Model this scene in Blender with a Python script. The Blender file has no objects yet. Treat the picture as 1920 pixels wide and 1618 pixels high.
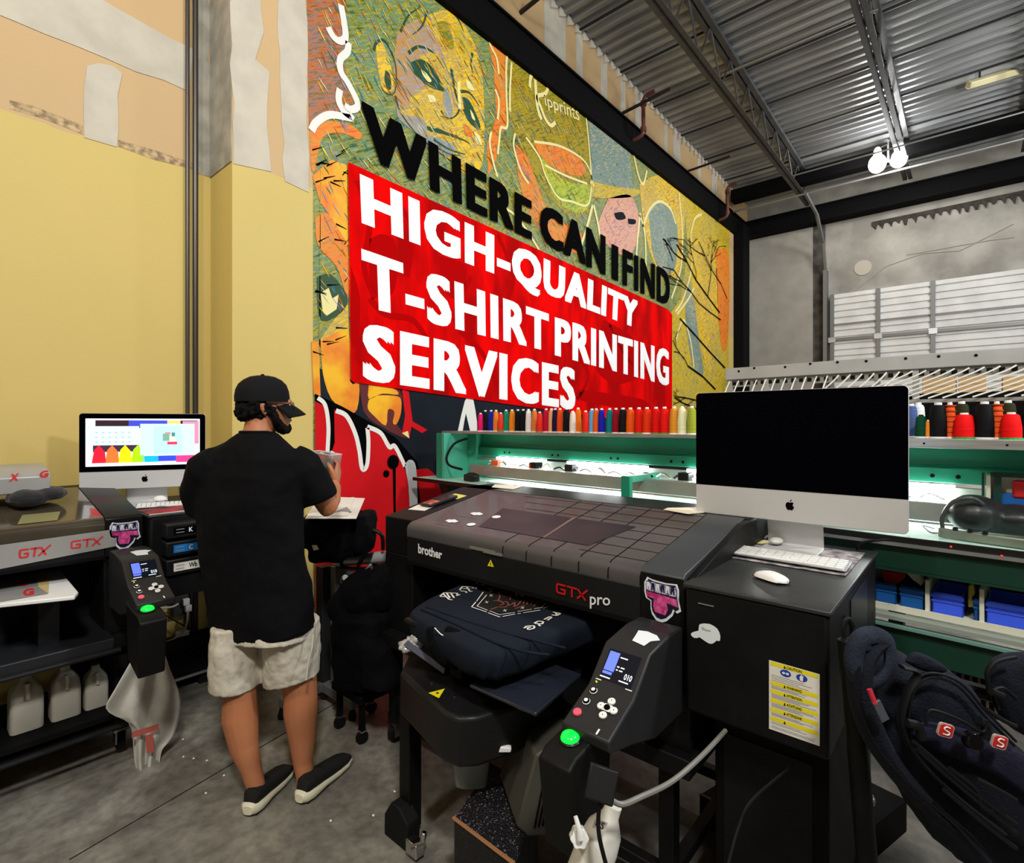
import bpy, bmesh, math, random
from mathutils import Vector, Matrix, noise
random.seed(7)
R = math.radians
scene = bpy.context.scene
COL = scene.collection

# ------------------------------------------------------------------ camera
F = 1004.0; HZ = 795.0; EYE = 1.56; YAW = R(40.9)
cam_data = bpy.data.cameras.new('camera'); cam = bpy.data.objects.new('camera', cam_data); COL.objects.link(cam)
cam_data.sensor_width = 36.0; cam_data.sensor_fit = 'HORIZONTAL'; cam_data.lens = F / 1920 * 36
cam_data.shift_y = -14 / 1920.0
cam_data.clip_start = 0.02; cam_data.clip_end = 200
cam.location = (0, 0, EYE); cam.rotation_euler = (R(90), 0, YAW)
scene.camera = cam
# ------------------------------------------------------------------ world, lamps, exposure
w = bpy.data.worlds.new('world'); scene.world = w; w.use_nodes = True
w.node_tree.nodes['Background'].inputs[0].default_value = (0.55, 0.6, 0.68, 1)
w.node_tree.nodes['Background'].inputs[1].default_value = 0.18
def area(name, loc, target, power, size, color=(1, 1, 1), size_y=None):
    d = bpy.data.lights.new(name, 'AREA'); d.energy = power; d.size = size; d.color = color
    if size_y: d.shape = 'RECTANGLE'; d.size_y = size_y
    o = bpy.data.objects.new(name, d); COL.objects.link(o); o.location = loc
    o.rotation_euler = (Vector(target) - Vector(loc)).to_track_quat('-Z', 'Y').to_euler()
    return o
area('high_bay_lamp_rear', (1.6, -1.0, 5.3), (-2.6, 2.4, 1.2), 225, 0.5, (1.0, 0.97, 0.90))
area('high_bay_lamp_side', (2.6, 3.6, 5.3), (-1.6, 3.4, 1.2), 165, 0.5, (0.97, 0.98, 1.0))
area('high_bay_lamp_left', (-1.2, -2.2, 5.3), (-2.8, 1.5, 0.6), 80, 0.5, (1.0, 0.95, 0.86))
area('high_bay_lamp_far', (1.8, 7.5, 5.2), (-1.6, 8.6, 2.2), 130, 0.6, (0.95, 0.98, 1.0))
area('bounce_fill', (2.5, 2.0, 2.6), (0.2, 6.5, 6.0), 130, 1.6, (0.95, 0.98, 1.0))  # unseen fill added to brighten the roof deck from below
scene.view_settings.view_transform = 'Standard'; scene.view_settings.look = 'None'
scene.view_settings.gamma = 1.0; scene.view_settings.use_curve_mapping = False
scene.view_settings.exposure = 0.0

# ------------------------------------------------------------------ pixel helpers (used to place things at real positions)
FX, FY = -math.sin(YAW), math.cos(YAW); RX, RY = math.cos(YAW), math.sin(YAW)
def pD(x, y, d):
    l = (x - 960) / F
    return Vector((d * (FX + l * RX), d * (FY + l * RY), EYE + d * (HZ - y) / F))
def pZ(x, y, z): return pD(x, y, F * (EYE - z) / (y - HZ))
def pX(x, y, X): return pD(x, y, X / (FX + (x - 960) / F * RX))
def pY(x, y, Y): return pD(x, y, Y / (FY + (x - 960) / F * RY))

# ------------------------------------------------------------------ materials
def lin(c):
    out = []
    for v in c[:3]:
        v = v / 255.0
        out.append(v / 12.92 if v <= 0.04045 else ((v + 0.055) / 1.055) ** 2.4)
    return (out[0], out[1], out[2], 1)
MATS = {}
def mat(name, rgb, rough=0.6, metal=0.0, var=0.0, vscale=6.0, bump=0.0, bscale=40.0, rgb2=None, emit=0.0, spec=0.5,
        alpha=1.0, trans=0.0, stretch=(1, 1, 1), coat=0.0, sheen=0.0, ior=1.45):
    if name in MATS: return MATS[name]
    m = bpy.data.materials.new(name); m.use_nodes = True; nt = m.node_tree
    b = nt.nodes['Principled BSDF']; b.inputs['Base Color'].default_value = lin(rgb)
    b.inputs['Roughness'].default_value = rough; b.inputs['Metallic'].default_value = metal
    b.inputs['Specular IOR Level'].default_value = spec; b.inputs['Alpha'].default_value = alpha
    b.inputs['Transmission Weight'].default_value = trans; b.inputs['Coat Weight'].default_value = coat
    b.inputs['Sheen Weight'].default_value = sheen; b.inputs['IOR'].default_value = ior
    if emit: b.inputs['Emission Color'].default_value = lin(rgb); b.inputs['Emission Strength'].default_value = emit
    tc = nt.nodes.new('ShaderNodeTexCoord'); mp = nt.nodes.new('ShaderNodeMapping'); mp.inputs['Scale'].default_value = stretch
    nt.links.new(tc.outputs['Object'], mp.inputs['Vector'])
    if var or rgb2:
        n = nt.nodes.new('ShaderNodeTexNoise'); n.inputs['Scale'].default_value = vscale; n.inputs['Detail'].default_value = 6
        nt.links.new(mp.outputs[0], n.inputs['Vector'])
        cr = nt.nodes.new('ShaderNodeValToRGB'); c = lin(rgb)
        c2 = lin(rgb2) if rgb2 else tuple(max(0, v * (1 - var)) for v in c[:3]) + (1,)
        cr.color_ramp.elements[0].position = 0.38; cr.color_ramp.elements[1].position = 0.62
        cr.color_ramp.elements[0].color = c2
        cr.color_ramp.elements[1].color = c if rgb2 else tuple(min(1, v * (1 + var * .4)) for v in c[:3]) + (1,)
        nt.links.new(n.outputs['Fac'], cr.inputs[0]); nt.links.new(cr.outputs[0], b.inputs['Base Color'])
        if emit: nt.links.new(cr.outputs[0], b.inputs['Emission Color'])
    if bump:
        n2 = nt.nodes.new('ShaderNodeTexNoise'); n2.inputs['Scale'].default_value = bscale; n2.inputs['Detail'].default_value = 4
        nt.links.new(mp.outputs[0], n2.inputs['Vector'])
        bp = nt.nodes.new('ShaderNodeBump'); bp.inputs['Strength'].default_value = bump; bp.inputs['Distance'].default_value = 0.01
        nt.links.new(n2.outputs['Fac'], bp.inputs['Height']); nt.links.new(bp.outputs[0], b.inputs['Normal'])
    MATS[name] = m
    return m

# ------------------------------------------------------------------ mesh builder
WM = {}
def wmat(o):
    return WM.get(o.name, Matrix.Identity(4)) if o else Matrix.Identity(4)
class MB:
    def __init__(s): s.v = []; s.f = []
    def add(s, vs, fs, M=None):
        o = len(s.v)
        for p in vs:
            p = Vector(p); s.v.append(tuple(M @ p) if M else tuple(p))
        for f in fs: s.f.append([i + o for i in f])
        return s
    def box(s, x0, x1, y0, y1, z0, z1, M=None):
        return s.add([(x0, y0, z0), (x1, y0, z0), (x1, y1, z0), (x0, y1, z0), (x0, y0, z1), (x1, y0, z1), (x1, y1, z1), (x0, y1, z1)],
                     [(0, 3, 2, 1), (4, 5, 6, 7), (0, 1, 5, 4), (1, 2, 6, 5), (2, 3, 7, 6), (3, 0, 4, 7)], M)
    def prism(s, poly, a, b, axis='z', M=None):
        def mk(p, t):
            return (p[0], p[1], t) if axis == 'z' else ((p[0], t, p[1]) if axis == 'y' else (t, p[0], p[1]))
        n = len(poly)
        return s.add([mk(p, a) for p in poly] + [mk(p, b) for p in poly],
                     [list(range(n))[::-1], list(range(n, 2 * n))] + [(i, (i + 1) % n, n + (i + 1) % n, n + i) for i in range(n)], M)
    def loft(s, rings, cap=True, closed=False, M=None):
        n = len(rings[0]); vs = [p for r in rings for p in r]; fs = []
        m = len(rings)
        for k in range(m if closed else m - 1):
            k2 = (k + 1) % m
            for i in range(n):
                j = (i + 1) % n; fs.append((k * n + i, k * n + j, k2 * n + j, k2 * n + i))
        if cap and not closed: fs.append(list(range(n))[::-1]); fs.append([(m - 1) * n + i for i in range(n)])
        return s.add(vs, fs, M)
    def tube(s, pts, r, n=8, cap=True, M=None, flat=1.0):
        pts = [Vector(p) for p in pts]
        if not hasattr(r, '__len__'): r = [r] * len(pts)
        rings = []; up = None
        for i, p in enumerate(pts):
            t = (pts[min(i + 1, len(pts) - 1)] - pts[max(i - 1, 0)])
            if t.length < 1e-9: t = Vector((0, 0, 1))
            t.normalize()
            if up is None: up = Vector((0, 0, 1)) if abs(t.z) < 0.9 else Vector((0, 1, 0))
            a = t.cross(up)
            if a.length < 1e-6: a = t.orthogonal()
            a.normalize(); b = a.cross(t).normalized(); up = b
            rings.append([p + a * (r[i] * math.cos(2 * math.pi * k / n)) + b * (r[i] * flat * math.sin(2 * math.pi * k / n)) for k in range(n)])
        return s.loft(rings, cap, M=M)
    def lathe(s, prof, n=16, M=None):
        rings = [[(r * math.cos(2 * math.pi * k / n), r * math.sin(2 * math.pi * k / n), z) for k in range(n)] for r, z in prof]
        return s.loft(rings, True, M=M)
    def ball(s, c, r, nu=12, nv=8, M=None):
        if not hasattr(r, '__len__'): r = (r, r, r)
        rings = []
        for j in range(nv + 1):
            t = -math.pi / 2 + math.pi * (j + .02) / (nv + .04)
            rings.append([(c[0] + r[0] * math.cos(t) * math.cos(2 * math.pi * k / nu), c[1] + r[1] * math.cos(t) * math.sin(2 * math.pi * k / nu), c[2] + r[2] * math.sin(t)) for k in range(nu)])
        return s.loft(rings, True, M=M)
    def poly(s, pts, M=None): return s.add(pts, [list(range(len(pts)))], M)
    def grid(s, fn, nu, nv, M=None):
        vs = [fn(i / nu, j / nv) for j in range(nv + 1) for i in range(nu + 1)]
        fs = [(j * (nu + 1) + i, j * (nu + 1) + i + 1, (j + 1) * (nu + 1) + i + 1, (j + 1) * (nu + 1) + i) for j in range(nv) for i in range(nu)]
        return s.add(vs, fs, M)
    def build(s, name, m, parent=None, world=False, bevel=0.0, smooth=False, seg=2, remesh=0.0, smo=0, disp=0.0, dscale=0.2, solid=0.0, sub=0, label=None, fix=True):
        me = bpy.data.meshes.new(name)
        vs = s.v
        if parent and world:
            inv = wmat(parent).inverted(); vs = [tuple(inv @ Vector(p)) for p in s.v]
        me.from_pydata(vs, [], s.f)
        if fix:
            bm = bmesh.new(); bm.from_mesh(me); bmesh.ops.recalc_face_normals(bm, faces=bm.faces); bm.to_mesh(me); bm.free()
        if m: me.materials.append(m)
        o = bpy.data.objects.new(name, me); COL.objects.link(o)
        if parent: o.parent = parent
        WM[o.name] = wmat(parent)
        if remesh:
            md = o.modifiers.new('remesh', 'REMESH'); md.mode = 'VOXEL'; md.voxel_size = remesh; md.use_smooth_shade = True
            if smo: q = o.modifiers.new('smooth', 'SMOOTH'); q.factor = 0.5; q.iterations = smo
            smooth = True
        if sub: q = o.modifiers.new('sub', 'SUBSURF'); q.levels = sub; q.render_levels = sub; smooth = True
        if solid: q = o.modifiers.new('solid', 'SOLIDIFY'); q.thickness = solid
        if disp:
            t = bpy.data.textures.new(name + '_folds', 'CLOUDS'); t.noise_scale = dscale; t.noise_depth = 2
            q = o.modifiers.new('folds', 'DISPLACE'); q.texture = t; q.strength = disp; q.mid_level = 0.5; q.texture_coords = 'LOCAL'
        if bevel:
            q = o.modifiers.new('bevel', 'BEVEL'); q.width = bevel; q.segments = seg; q.limit_method = 'ANGLE'; q.angle_limit = R(40)
            q.use_clamp_overlap = True
        if smooth or bevel:
            for p in me.polygons: p.use_smooth = True
            if not remesh and not sub and hasattr(me, 'set_sharp_from_angle'): me.set_sharp_from_angle(angle=R(38))
        if label: o['label'] = label
        return o
def tag(o, label=None, cat=None, group=None, kind=None):
    if label: o['label'] = label
    if cat: o['category'] = cat
    if group: o['group'] = group
    if kind: o['kind'] = kind
    return o
def thing(name, label, cat, loc=(0, 0, 0), rz=0.0, group=None, sc=1.0):
    o = bpy.data.objects.new(name, None); COL.objects.link(o); o.empty_display_size = 0.1
    o.location = loc; o.rotation_euler = (0, 0, rz)
    WM[o.name] = Matrix.Translation(Vector(loc)) @ Matrix.Rotation(rz, 4, 'Z')
    return tag(o, label, cat, group)
def struct(o): o['kind'] = 'structure'; return o
def kids(o): return [c for c in bpy.data.objects if c.parent == o]
def copy_tree(o, parent=None, loc=None):
    c = o.copy(); COL.objects.link(c)
    if parent: c.parent = parent
    if loc is not None: c.location = loc
    for ch in kids(o): copy_tree(ch, c)
    return c
# lettering: a flat print whose characters are mapped into the quad BL, BR, TR, TL (world points)
def text_mesh(s, bold=0.0, extrude=0.0, spacing=1.0, lines=False):
    cu = bpy.data.curves.new('tmp', 'FONT'); cu.body = s; cu.offset = bold; cu.extrude = extrude; cu.space_character = spacing; cu.resolution_u = 3
    o = bpy.data.objects.new('tmp', cu); COL.objects.link(o)
    dg = bpy.context.evaluated_depsgraph_get(); dg.update()
    me = bpy.data.meshes.new_from_object(o.evaluated_get(dg))
    bpy.data.objects.remove(o); bpy.data.curves.remove(cu)
    return me
def lettering(s, quad, m, parent, name='lettering', bold=0.0, spacing=1.0, label=None, heavy=0):
    me = text_mesh(s, bold, 0.0, spacing)
    xs = [v.co.x for v in me.vertices]; ys = [v.co.y for v in me.vertices]
    x0, x1, y0, y1 = min(xs), max(xs), min(ys), max(ys)
    q = [Vector(p) for p in quad]; inv = wmat(parent).inverted()
    for v in me.vertices:
        u = (v.co.x - x0) / (x1 - x0); t = (v.co.y - y0) / (y1 - y0)
        p = (q[0] * (1 - u) + q[1] * u) * (1 - t) + (q[3] * (1 - u) + q[2] * u) * t
        v.co = inv @ p
    if heavy:
        bm = bmesh.new(); bm.from_mesh(me); sx = (q[1] - q[0]) * heavy; inv3 = inv.to_3x3(); sz = (q[3] - q[0]).normalized() * (sx.length * .6)
        src = me.copy()
        nn = (q[1] - q[0]).cross(q[3] - q[0]).normalized()
        ring = [sx * (r_ * i0) + sz * (r_ * j0) for r_ in (1.0, .5) for i0 in (-1, 0, 1) for j0 in (-1, 0, 1) if i0 or j0]
        for i_, d in enumerate(ring):
            t_ = src.copy(); d = d + nn * (.0002 * (i_ + 1)); t_.transform(Matrix.Translation(inv3 @ d)); bm.from_mesh(t_)
        bm.to_mesh(me); bm.free()
    me.materials.clear(); me.materials.append(m); me.name = name
    o = bpy.data.objects.new(name, me); COL.objects.link(o); o.parent = parent; WM[o.name] = wmat(parent)
    if label: o['label'] = label
    return o
def rrect(x0, x1, y0, y1, r, n=4):
    pts = []
    for cx, cy, a in ((x1 - r, y0 + r, -90), (x1 - r, y1 - r, 0), (x0 + r, y1 - r, 90), (x0 + r, y0 + r, 180)):
        for k in range(n + 1):
            t = R(a + 90 * k / n); pts.append((cx + r * math.cos(t), cy + r * math.sin(t)))
    return pts
def T(x=0, y=0, z=0, rx=0, ry=0, rz=0):
    return Matrix.Translation((x, y, z)) @ Matrix.Rotation(rz, 4, 'Z') @ Matrix.Rotation(ry, 4, 'Y') @ Matrix.Rotation(rx, 4, 'X')
def curve(pts, n=8):
    """Catmull-Rom through points"""
    pts = [Vector(p) for p in pts]; out = []
    for i in range(len(pts) - 1):
        p0 = pts[max(i - 1, 0)]; p1 = pts[i]; p2 = pts[i + 1]; p3 = pts[min(i + 2, len(pts) - 1)]
        for k in range(n):
            t = k / n
            out.append(0.5 * ((2 * p1) + (p2 - p0) * t + (2 * p0 - 5 * p1 + 4 * p2 - p3) * t * t + (3 * p1 - p0 - 3 * p2 + p3) * t ** 3))
    out.append(pts[-1]); return out

BLK = mat('black_powder_coat', (15, 15, 16), 0.5, var=0.25, vscale=9, bump=0.05, bscale=300, spec=0.22)
BLK2 = mat('black_satin_plastic', (24, 24, 26), 0.4, var=0.15, vscale=5, spec=0.3)
DARK = mat('deep_black', (8, 8, 9), 0.7, spec=0.15)
CHROME = mat('chrome', (200, 200, 205), 0.2, 1.0)
ALU = mat('brushed_aluminium', (196, 198, 200), 0.35, 0.85, var=0.15, vscale=4, stretch=(1, 20, 20))
WHT = mat('white_plastic', (232, 232, 230), 0.4)
PAPER = mat('white_paper', (225, 222, 214), 0.8)
RUBBER = mat('black_rubber', (13, 13, 14), 0.7, spec=.25)
REDP = mat('red_print', (205, 28, 34), 0.6)
WPRINT = mat('white_print', (235, 235, 235), 0.6)
KPRINT = mat('black_print', (4, 4, 4), 0.8, spec=0.05)
YPRINT = mat('yellow_print', (236, 220, 20), 0.6)
BPRINT = mat('blue_print', (30, 60, 165), 0.6)
# ================================================================== SETTING
def wall_paint(name, split, low, high, low2, high2):
    m = bpy.data.materials.new(name); m.use_nodes = True; nt = m.node_tree; N = nt.nodes.new; L = nt.links.new
    b = nt.nodes['Principled BSDF']; b.inputs['Roughness'].default_value = 0.62
    g = N('ShaderNodeNewGeometry'); sx = N('ShaderNodeSeparateXYZ'); L(g.outputs['Position'], sx.inputs[0])
    n = N('ShaderNodeTexNoise'); n.inputs['Scale'].default_value = 4; n.inputs['Detail'].default_value = 8; L(g.outputs['Position'], n.inputs['Vector'])
    n1 = N('ShaderNodeTexNoise'); n1.inputs['Scale'].default_value = 0.9; n1.inputs['Detail'].default_value = 5; L(g.outputs['Position'], n1.inputs['Vector'])
    ad = N('ShaderNodeMath'); ad.operation = 'MULTIPLY_ADD'; L(n.outputs['Fac'], ad.inputs[0]); ad.inputs[1].default_value = 0.07; L(sx.outputs['Z'], ad.inputs[2])
    gt = N('ShaderNodeMath'); gt.operation = 'GREATER_THAN'; L(ad.outputs[0], gt.inputs[0]); gt.inputs[1].default_value = split + 0.035
    def mx(c1, c2):
        x = N('ShaderNodeMix'); x.data_type = 'RGBA'; x.inputs[6].default_value = lin(c1); x.inputs[7].default_value = lin(c2); L(n1.outputs['Fac'], x.inputs[0]); return x
    a = mx(low, low2); c = mx(high, high2)
    x = N('ShaderNodeMix'); x.data_type = 'RGBA'; L(gt.outputs[0], x.inputs[0]); L(a.outputs[2], x.inputs[6]); L(c.outputs[2], x.inputs[7])
    L(x.outputs[2], b.inputs['Base Color'])
    n2 = N('ShaderNodeTexNoise'); n2.inputs['Scale'].default_value = 160; L(g.outputs['Position'], n2.inputs['Vector'])
    bp = N('ShaderNodeBump'); bp.inputs['Strength'].default_value = 0.12; bp.inputs['Distance'].default_value = 0.004; L(n2.outputs['Fac'], bp.inputs['Height']); L(bp.outputs[0], b.inputs['Normal'])
    return m
M_WALL = wall_paint('yellow_wall_paint', 3.16, (214, 186, 112), (206, 172, 128), (196, 176, 98), (190, 160, 112))
wl = struct(MB().prism([(-3.74, -5), (-3.74, 1.34), (-3.4, 1.34), (-3.4, 11.0), (-3.9, 11.0), (-3.9, -5)], 0, 6.3).build('wall_left', M_WALL))
CMP = mat('joint_compound', (196, 188, 172), 0.8, var=0.1, vscale=5, bump=0.2, bscale=30)
CMP2 = mat('shaded_joint_compound', (166, 162, 150), 0.8, var=0.25, vscale=7, bump=0.2, bscale=30)  # compound darkened, with the shade of the recess put into its colour
TAPE = mat('torn_paper_tape', (186, 160, 122), 0.9, var=0.5, vscale=30)
def wallpatch(pix, X, t=0.004, m=CMP, name='joint_compound', rough=0.012):
    pts = []
    n = len(pix)
    for i in range(n):
        a = pX(*pix[i], X); b = pX(*pix[(i + 1) % n], X)
        k = max(1, int((b - a).length / 0.12))
        for j in range(k):
            q = a.lerp(b, j / k); s_ = rough if j else 0
            pts.append((q.y + random.uniform(-s_, s_), q.z + random.uniform(-s_, s_)))
    return MB().prism(pts, X - 0.002, X + t, 'x').build(name, m, wl)
wallpatch([(-60, 5), (20, 37), (354, 172), (362, 92), (217, 15), (60, -70), (-60, -70)], -3.74)
wallpatch([(163, 124), (185, 119), (212, 124), (229, 138), (220, 180), (222, 240), (219, 276), (158, 258), (157, 170)], -3.74)
wallpatch([(356, -40), (366, 168), (368, 325), (397, 333), (391, -40)], -3.74, 0.003, CMP2)
wallpatch([(433, -30), (437, 307), (508, 322), (500, 200), (505, 135), (478, 112), (494, 60), (488, -30)], -3.4)
wallpatch([(524, -30), (520, 60), (527, 190), (534, 340), (578, 361), (573, -30)], -3.4)
for seg in ([(18, 188), (60, 198), (155, 235), (155, 252), (80, 222), (18, 204)], [(222, 262), (300, 285), (366, 308), (366, 318), (290, 300), (222, 275)]):
    wallpatch(seg, -3.74, 0.0015, TAPE, 'torn_tape', 0.01)
# return of the pilaster: filler above the paint line, recess shade in its colour
MB().box(-3.735, -3.405, 1.334, 1.3405, 3.15, 6.2).build('joint_compound', CMP2, wl)
# light joint strips up the wall above the mural beam
for x0, x1, ya in ((1020, 1060, 5), (1080, 1092, 60), (1126, 1138, 110), (1163, 1172, 150), (1190, 1202, 190), (1245, 1251, 270), (1262, 1275, 280), (1308, 1314, 330), (1334, 1344, 350)):
    a = pX(x0, 500, -3.4); b = pX(x1, 500, -3.4)
    MB().box(-3.401, -3.396, a.y, b.y, 5.45, 6.1).build('joint_compound', CMP, wl)
# floor
mfl = bpy.data.materials.new('stained_concrete'); mfl.use_nodes = True; nt = mfl.node_tree; N = nt.nodes.new; L = nt.links.new
b = nt.nodes['Principled BSDF']; tc = N('ShaderNodeTexCoord')
n1 = N('ShaderNodeTexNoise'); n1.inputs['Scale'].default_value = 1.6; n1.inputs['Detail'].default_value = 9; n1.inputs['Roughness'].default_value = 0.65; n1.inputs['Distortion'].default_value = 0.6
n2 = N('ShaderNodeTexNoise'); n2.inputs['Scale'].default_value = 22; n2.inputs['Detail'].default_value = 6
L(tc.outputs['Object'], n1.inputs['Vector']); L(tc.outputs['Object'], n2.inputs['Vector'])
cr = N('ShaderNodeValToRGB'); cr.color_ramp.elements[0].position = 0.35; cr.color_ramp.elements[0].color = lin((82, 80, 74)); cr.color_ramp.elements[1].position = 0.68; cr.color_ramp.elements[1].color = lin((158, 155, 144))
e = cr.color_ramp.elements.new(0.5); e.color = lin((118, 114, 106))
L(n1.outputs['Fac'], cr.inputs[0])
cr2 = N('ShaderNodeValToRGB'); cr2.color_ramp.elements[0].position = 0.3; cr2.color_ramp.elements[0].color = (0.55, 0.55, 0.55, 1); cr2.color_ramp.elements[1].position = 0.6
L(n2.outputs['Fac'], cr2.inputs[0])
mx = N('ShaderNodeMix'); mx.data_type = 'RGBA'; mx.blend_type = 'MULTIPLY'; mx.inputs[0].default_value = 0.8; L(cr.outputs[0], mx.inputs[6]); L(cr2.outputs[0], mx.inputs[7]); L(mx.outputs[2], b.inputs['Base Color'])
b.inputs['Roughness'].default_value = 0.5
bp = N('ShaderNodeBump'); bp.inputs['Strength'].default_value = 0.15; L(n2.outputs['Fac'], bp.inputs['Height']); L(bp.outputs[0], b.inputs['Normal'])
fl = struct(MB().box(-3.9, 7, -5, 11.2, -0.1, 0).build('floor', mfl))
# saw-cut joint and small scraps of litter on the floor
JC = mat('saw_cut_joint', (30, 28, 26), 0.9)
a = pZ(130, 1612, 0); c = pZ(720, 1265, 0); dv = (c - a).normalized(); nv = Vector((-dv.y, dv.x, 0)) * 0.003
MB().add([a - nv - Vector((0, 0, .002)), c - nv - Vector((0, 0, .002)), c + nv - Vector((0, 0, .002)), a + nv - Vector((0, 0, .002)), a - nv + Vector((0, 0, .001)), c - nv + Vector((0, 0, .001)), c + nv + Vector((0, 0, .001)), a + nv + Vector((0, 0, .001))],
         [(0, 3, 2, 1), (4, 5, 6, 7), (0, 1, 5, 4), (1, 2, 6, 5), (2, 3, 7, 6), (3, 0, 4, 7)]).build('floor_joint', JC, fl)
lint = MB()
for (x, y) in ((363, 1423), (388, 1427), (343, 1387), (740, 1485), (386, 1488), (420, 1455), (344, 1420), (700, 1530), (620, 1540)):
    p = pZ(x, y, 0); lint.ball((p.x, p.y, .003), (.007, .005, .003), 6, 4)
tag(lint.build('lint', WHT), 'tiny white scraps of lint scattered on the concrete floor around the man', 'lint', kind='stuff')
# far wall
mcw = mat('stained_concrete_wall', (122, 118, 110), 0.75, rgb2=(158, 154, 144), vscale=1.6, bump=0.2, bscale=14)
wf = struct(MB().box(-3.9, 7, 11.0, 11.3, 0, 5.9).build('wall_back', mcw))
wr = struct(MB().box(7, 7.2, -5, 11.3, 0, 6.3).build('wall_right', mat('painted_block_wall', (190, 186, 176), 0.8)))
wb = struct(MB().box(-3.9, 7.2, -5.2, -5, 0, 6.3).build('wall_rear', mat('rear_wall_paint', (200, 192, 170), 0.8)))
def wy(x, y): p = pY(x, y, 11.0); return p.x, p.z
# lighter smooth panel left of the door, damp stain, patched hole, jagged sealant
p0 = wy(1402, 444); p1 = wy(1535, 420)
MB().box(-3.38, -2.25, 10.985, 11.001, 0, 5.28).build('render_panel', mat('grey_render', (148, 143, 134), 0.8, var=0.12, vscale=3), wf)
MB().box(-2.25, -2.05, 10.99, 11.001, 0, 5.2).build('damp_stain', mat('dark_damp_stain', (74, 70, 64), 0.8, var=0.5, vscale=6), wf)
cx, cz = wy(1618, 502); MB().lathe([(0.0, 0), (.13, 0), (.13, .012), (0, .014)], 18, T(cx, 11.0, cz, rx=R(90))).build('wall_patch', mat('pale_patch', (165, 158, 142), 0.8), wf)
SEAL = mat('dark_torn_sealant', (52, 47, 40), 0.9, var=0.4, vscale=12)
jag = []; x = -1.35
while x < 0.9:
    jag += [(x, 4.97), (x + .03, 4.92 + random.uniform(-.06, .03)), (x + .06, 4.90 + random.uniform(-.05, .03)), (x + .08, 4.96)]; x += random.uniform(.09, .13)
jag = jag + [(0.9, 5.03), (-1.35, 5.02)]
MB().prism(jag, 10.97, 11.001, 'y').build('sealant', SEAL, wf)
for pts in ([(1590, 555), (1660, 500), (1730, 475), (1800, 470), (1900, 420)], [(1700, 478), (1790, 462), (1860, 450), (1902, 445)]):
    MB().tube([Vector((*wy(*q), 0)).xzy + Vector((0, 10.99, 0)) if False else Vector((wy(*q)[0], 10.995, wy(*q)[1])) for q in pts], 0.008, 5).build('scuff', mat('pale_scuff', (150, 145, 134), 0.8), wf)
# roll-up door: one panel of ribs per section
DW = mat('white_door_steel', (205, 204, 200), 0.5, var=0.12, vscale=3)
DG = mat('grey_door_hardware', (120, 120, 118), 0.45, 0.6)
dr = struct(thing('door_1', None, None, (-1.95, 10.98, 0)))
del_keys = [k for k in list(dr.keys()) if k in ('label', 'category')]
dx0, dx1, dtop = -1.93, 3.3, 3.86
secs = [3.86, 3.05, 2.50, 1.95, 1.40, .85, .3, 0.02]
for k in range(len(secs) - 1):
    z1, z0 = secs[k], secs[k + 1] + 0.012
    prof = [(10.995, z0), (10.995, z1)]; n = max(2, round((z1 - z0) / 0.115)); st = (z1 - z0) / n; f = []
    for i in range(n):
        zt = z1 - i * st
        f += [(10.93, zt - .004), (10.93, zt - st * .62), (10.955, zt - st * .72), (10.955, zt - st * .92)]
    prof = [(10.99, z1)] + f + [(10.93, z0), (10.99, z0)]
    MB().prism(prof, dx0, dx1, 'x').build('door_panel', DW, dr, world=True)
for x in (-1.93, -1.25, -0.52, 0.9, 2.3):
    MB().box(x - .03, x + .03, 10.90, 10.93, 0.02, 3.86).build('stile', DG, dr, world=True)
    for z in (3.05, 2.5, 1.95): MB().box(x - .055, x + .055, 10.885, 10.905, z - .045, z + .045).build('hinge', ALU, dr, world=True)
for z, h in ((3.05, .05), (3.32, .014), (2.5, .02)):
    MB().box(dx0, dx1, 10.895, 10.925, z - h / 2, z + h / 2).build('strut', DG, dr, world=True)
MB().box(-2.06, -2.0, 10.84, 10.99, 0, 4.3).build('door_track', DG, dr, world=True)
MB().tube([(-2.03, 10.9, 4.25), (-2.03, 10.7, 4.75), (-2.03, 10.2, 5.1), (-2.03, 9.4, 5.2)], .03, 6).build('door_track', DG, dr, world=True)
# black column strip and pale jamb at the room corner
tag(MB().box(-3.4, -3.22, 10.2, 10.55, 0, 5.25).build('column', mat('black_column_paint', (8, 8, 10), 0.75, spec=.1), bevel=.004), 'black painted column at the far end of the mural', 'column')
MB().box(-3.40, -3.385, 10.6, 10.98, 0, 5.2).build('joint_compound', CMP, wl)
# ---- ceiling deck: one panel per 0.914 m sheet, six ribs each
DECK = mat('galvanised_deck', (164, 166, 166), 0.36, 0.6, rgb2=(126, 128, 130), vscale=1.2, stretch=(0.25, 4, 1))
ce = struct(thing('ceiling', None, None, (0, 0, 6.0)))
def zc(y): return 6.06 - 0.028 * (y - 3.0)
y = -5.0; k = 0
while y < 11.3:
    prof = []
    for i in range(6):
        yy = y + i * .1524
        prof += [(yy, zc(yy)), (yy + .045, zc(yy)), (yy + .066, zc(yy) + .04), (yy + .131, zc(yy) + .04)]
    yy = y + .9144
    prof += [(yy - .002, zc(yy))]
    top = [(p[0], p[1] + .012) for p in prof][::-1]
    MB().prism(prof + top, -3.9, 7.0, 'x').build('deck_panel', DECK, ce, world=True)
    MB().box(-3.4, 7, yy - .016, yy + .012, zc(yy) - .012, zc(yy) + .004).build('side_lap', JC, ce, world=True)
    y += .9144
MB().box(-3.9, 7.2, -5, 11.3, 6.4, 6.5).build('roof_board', JC, ce, world=True)
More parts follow.
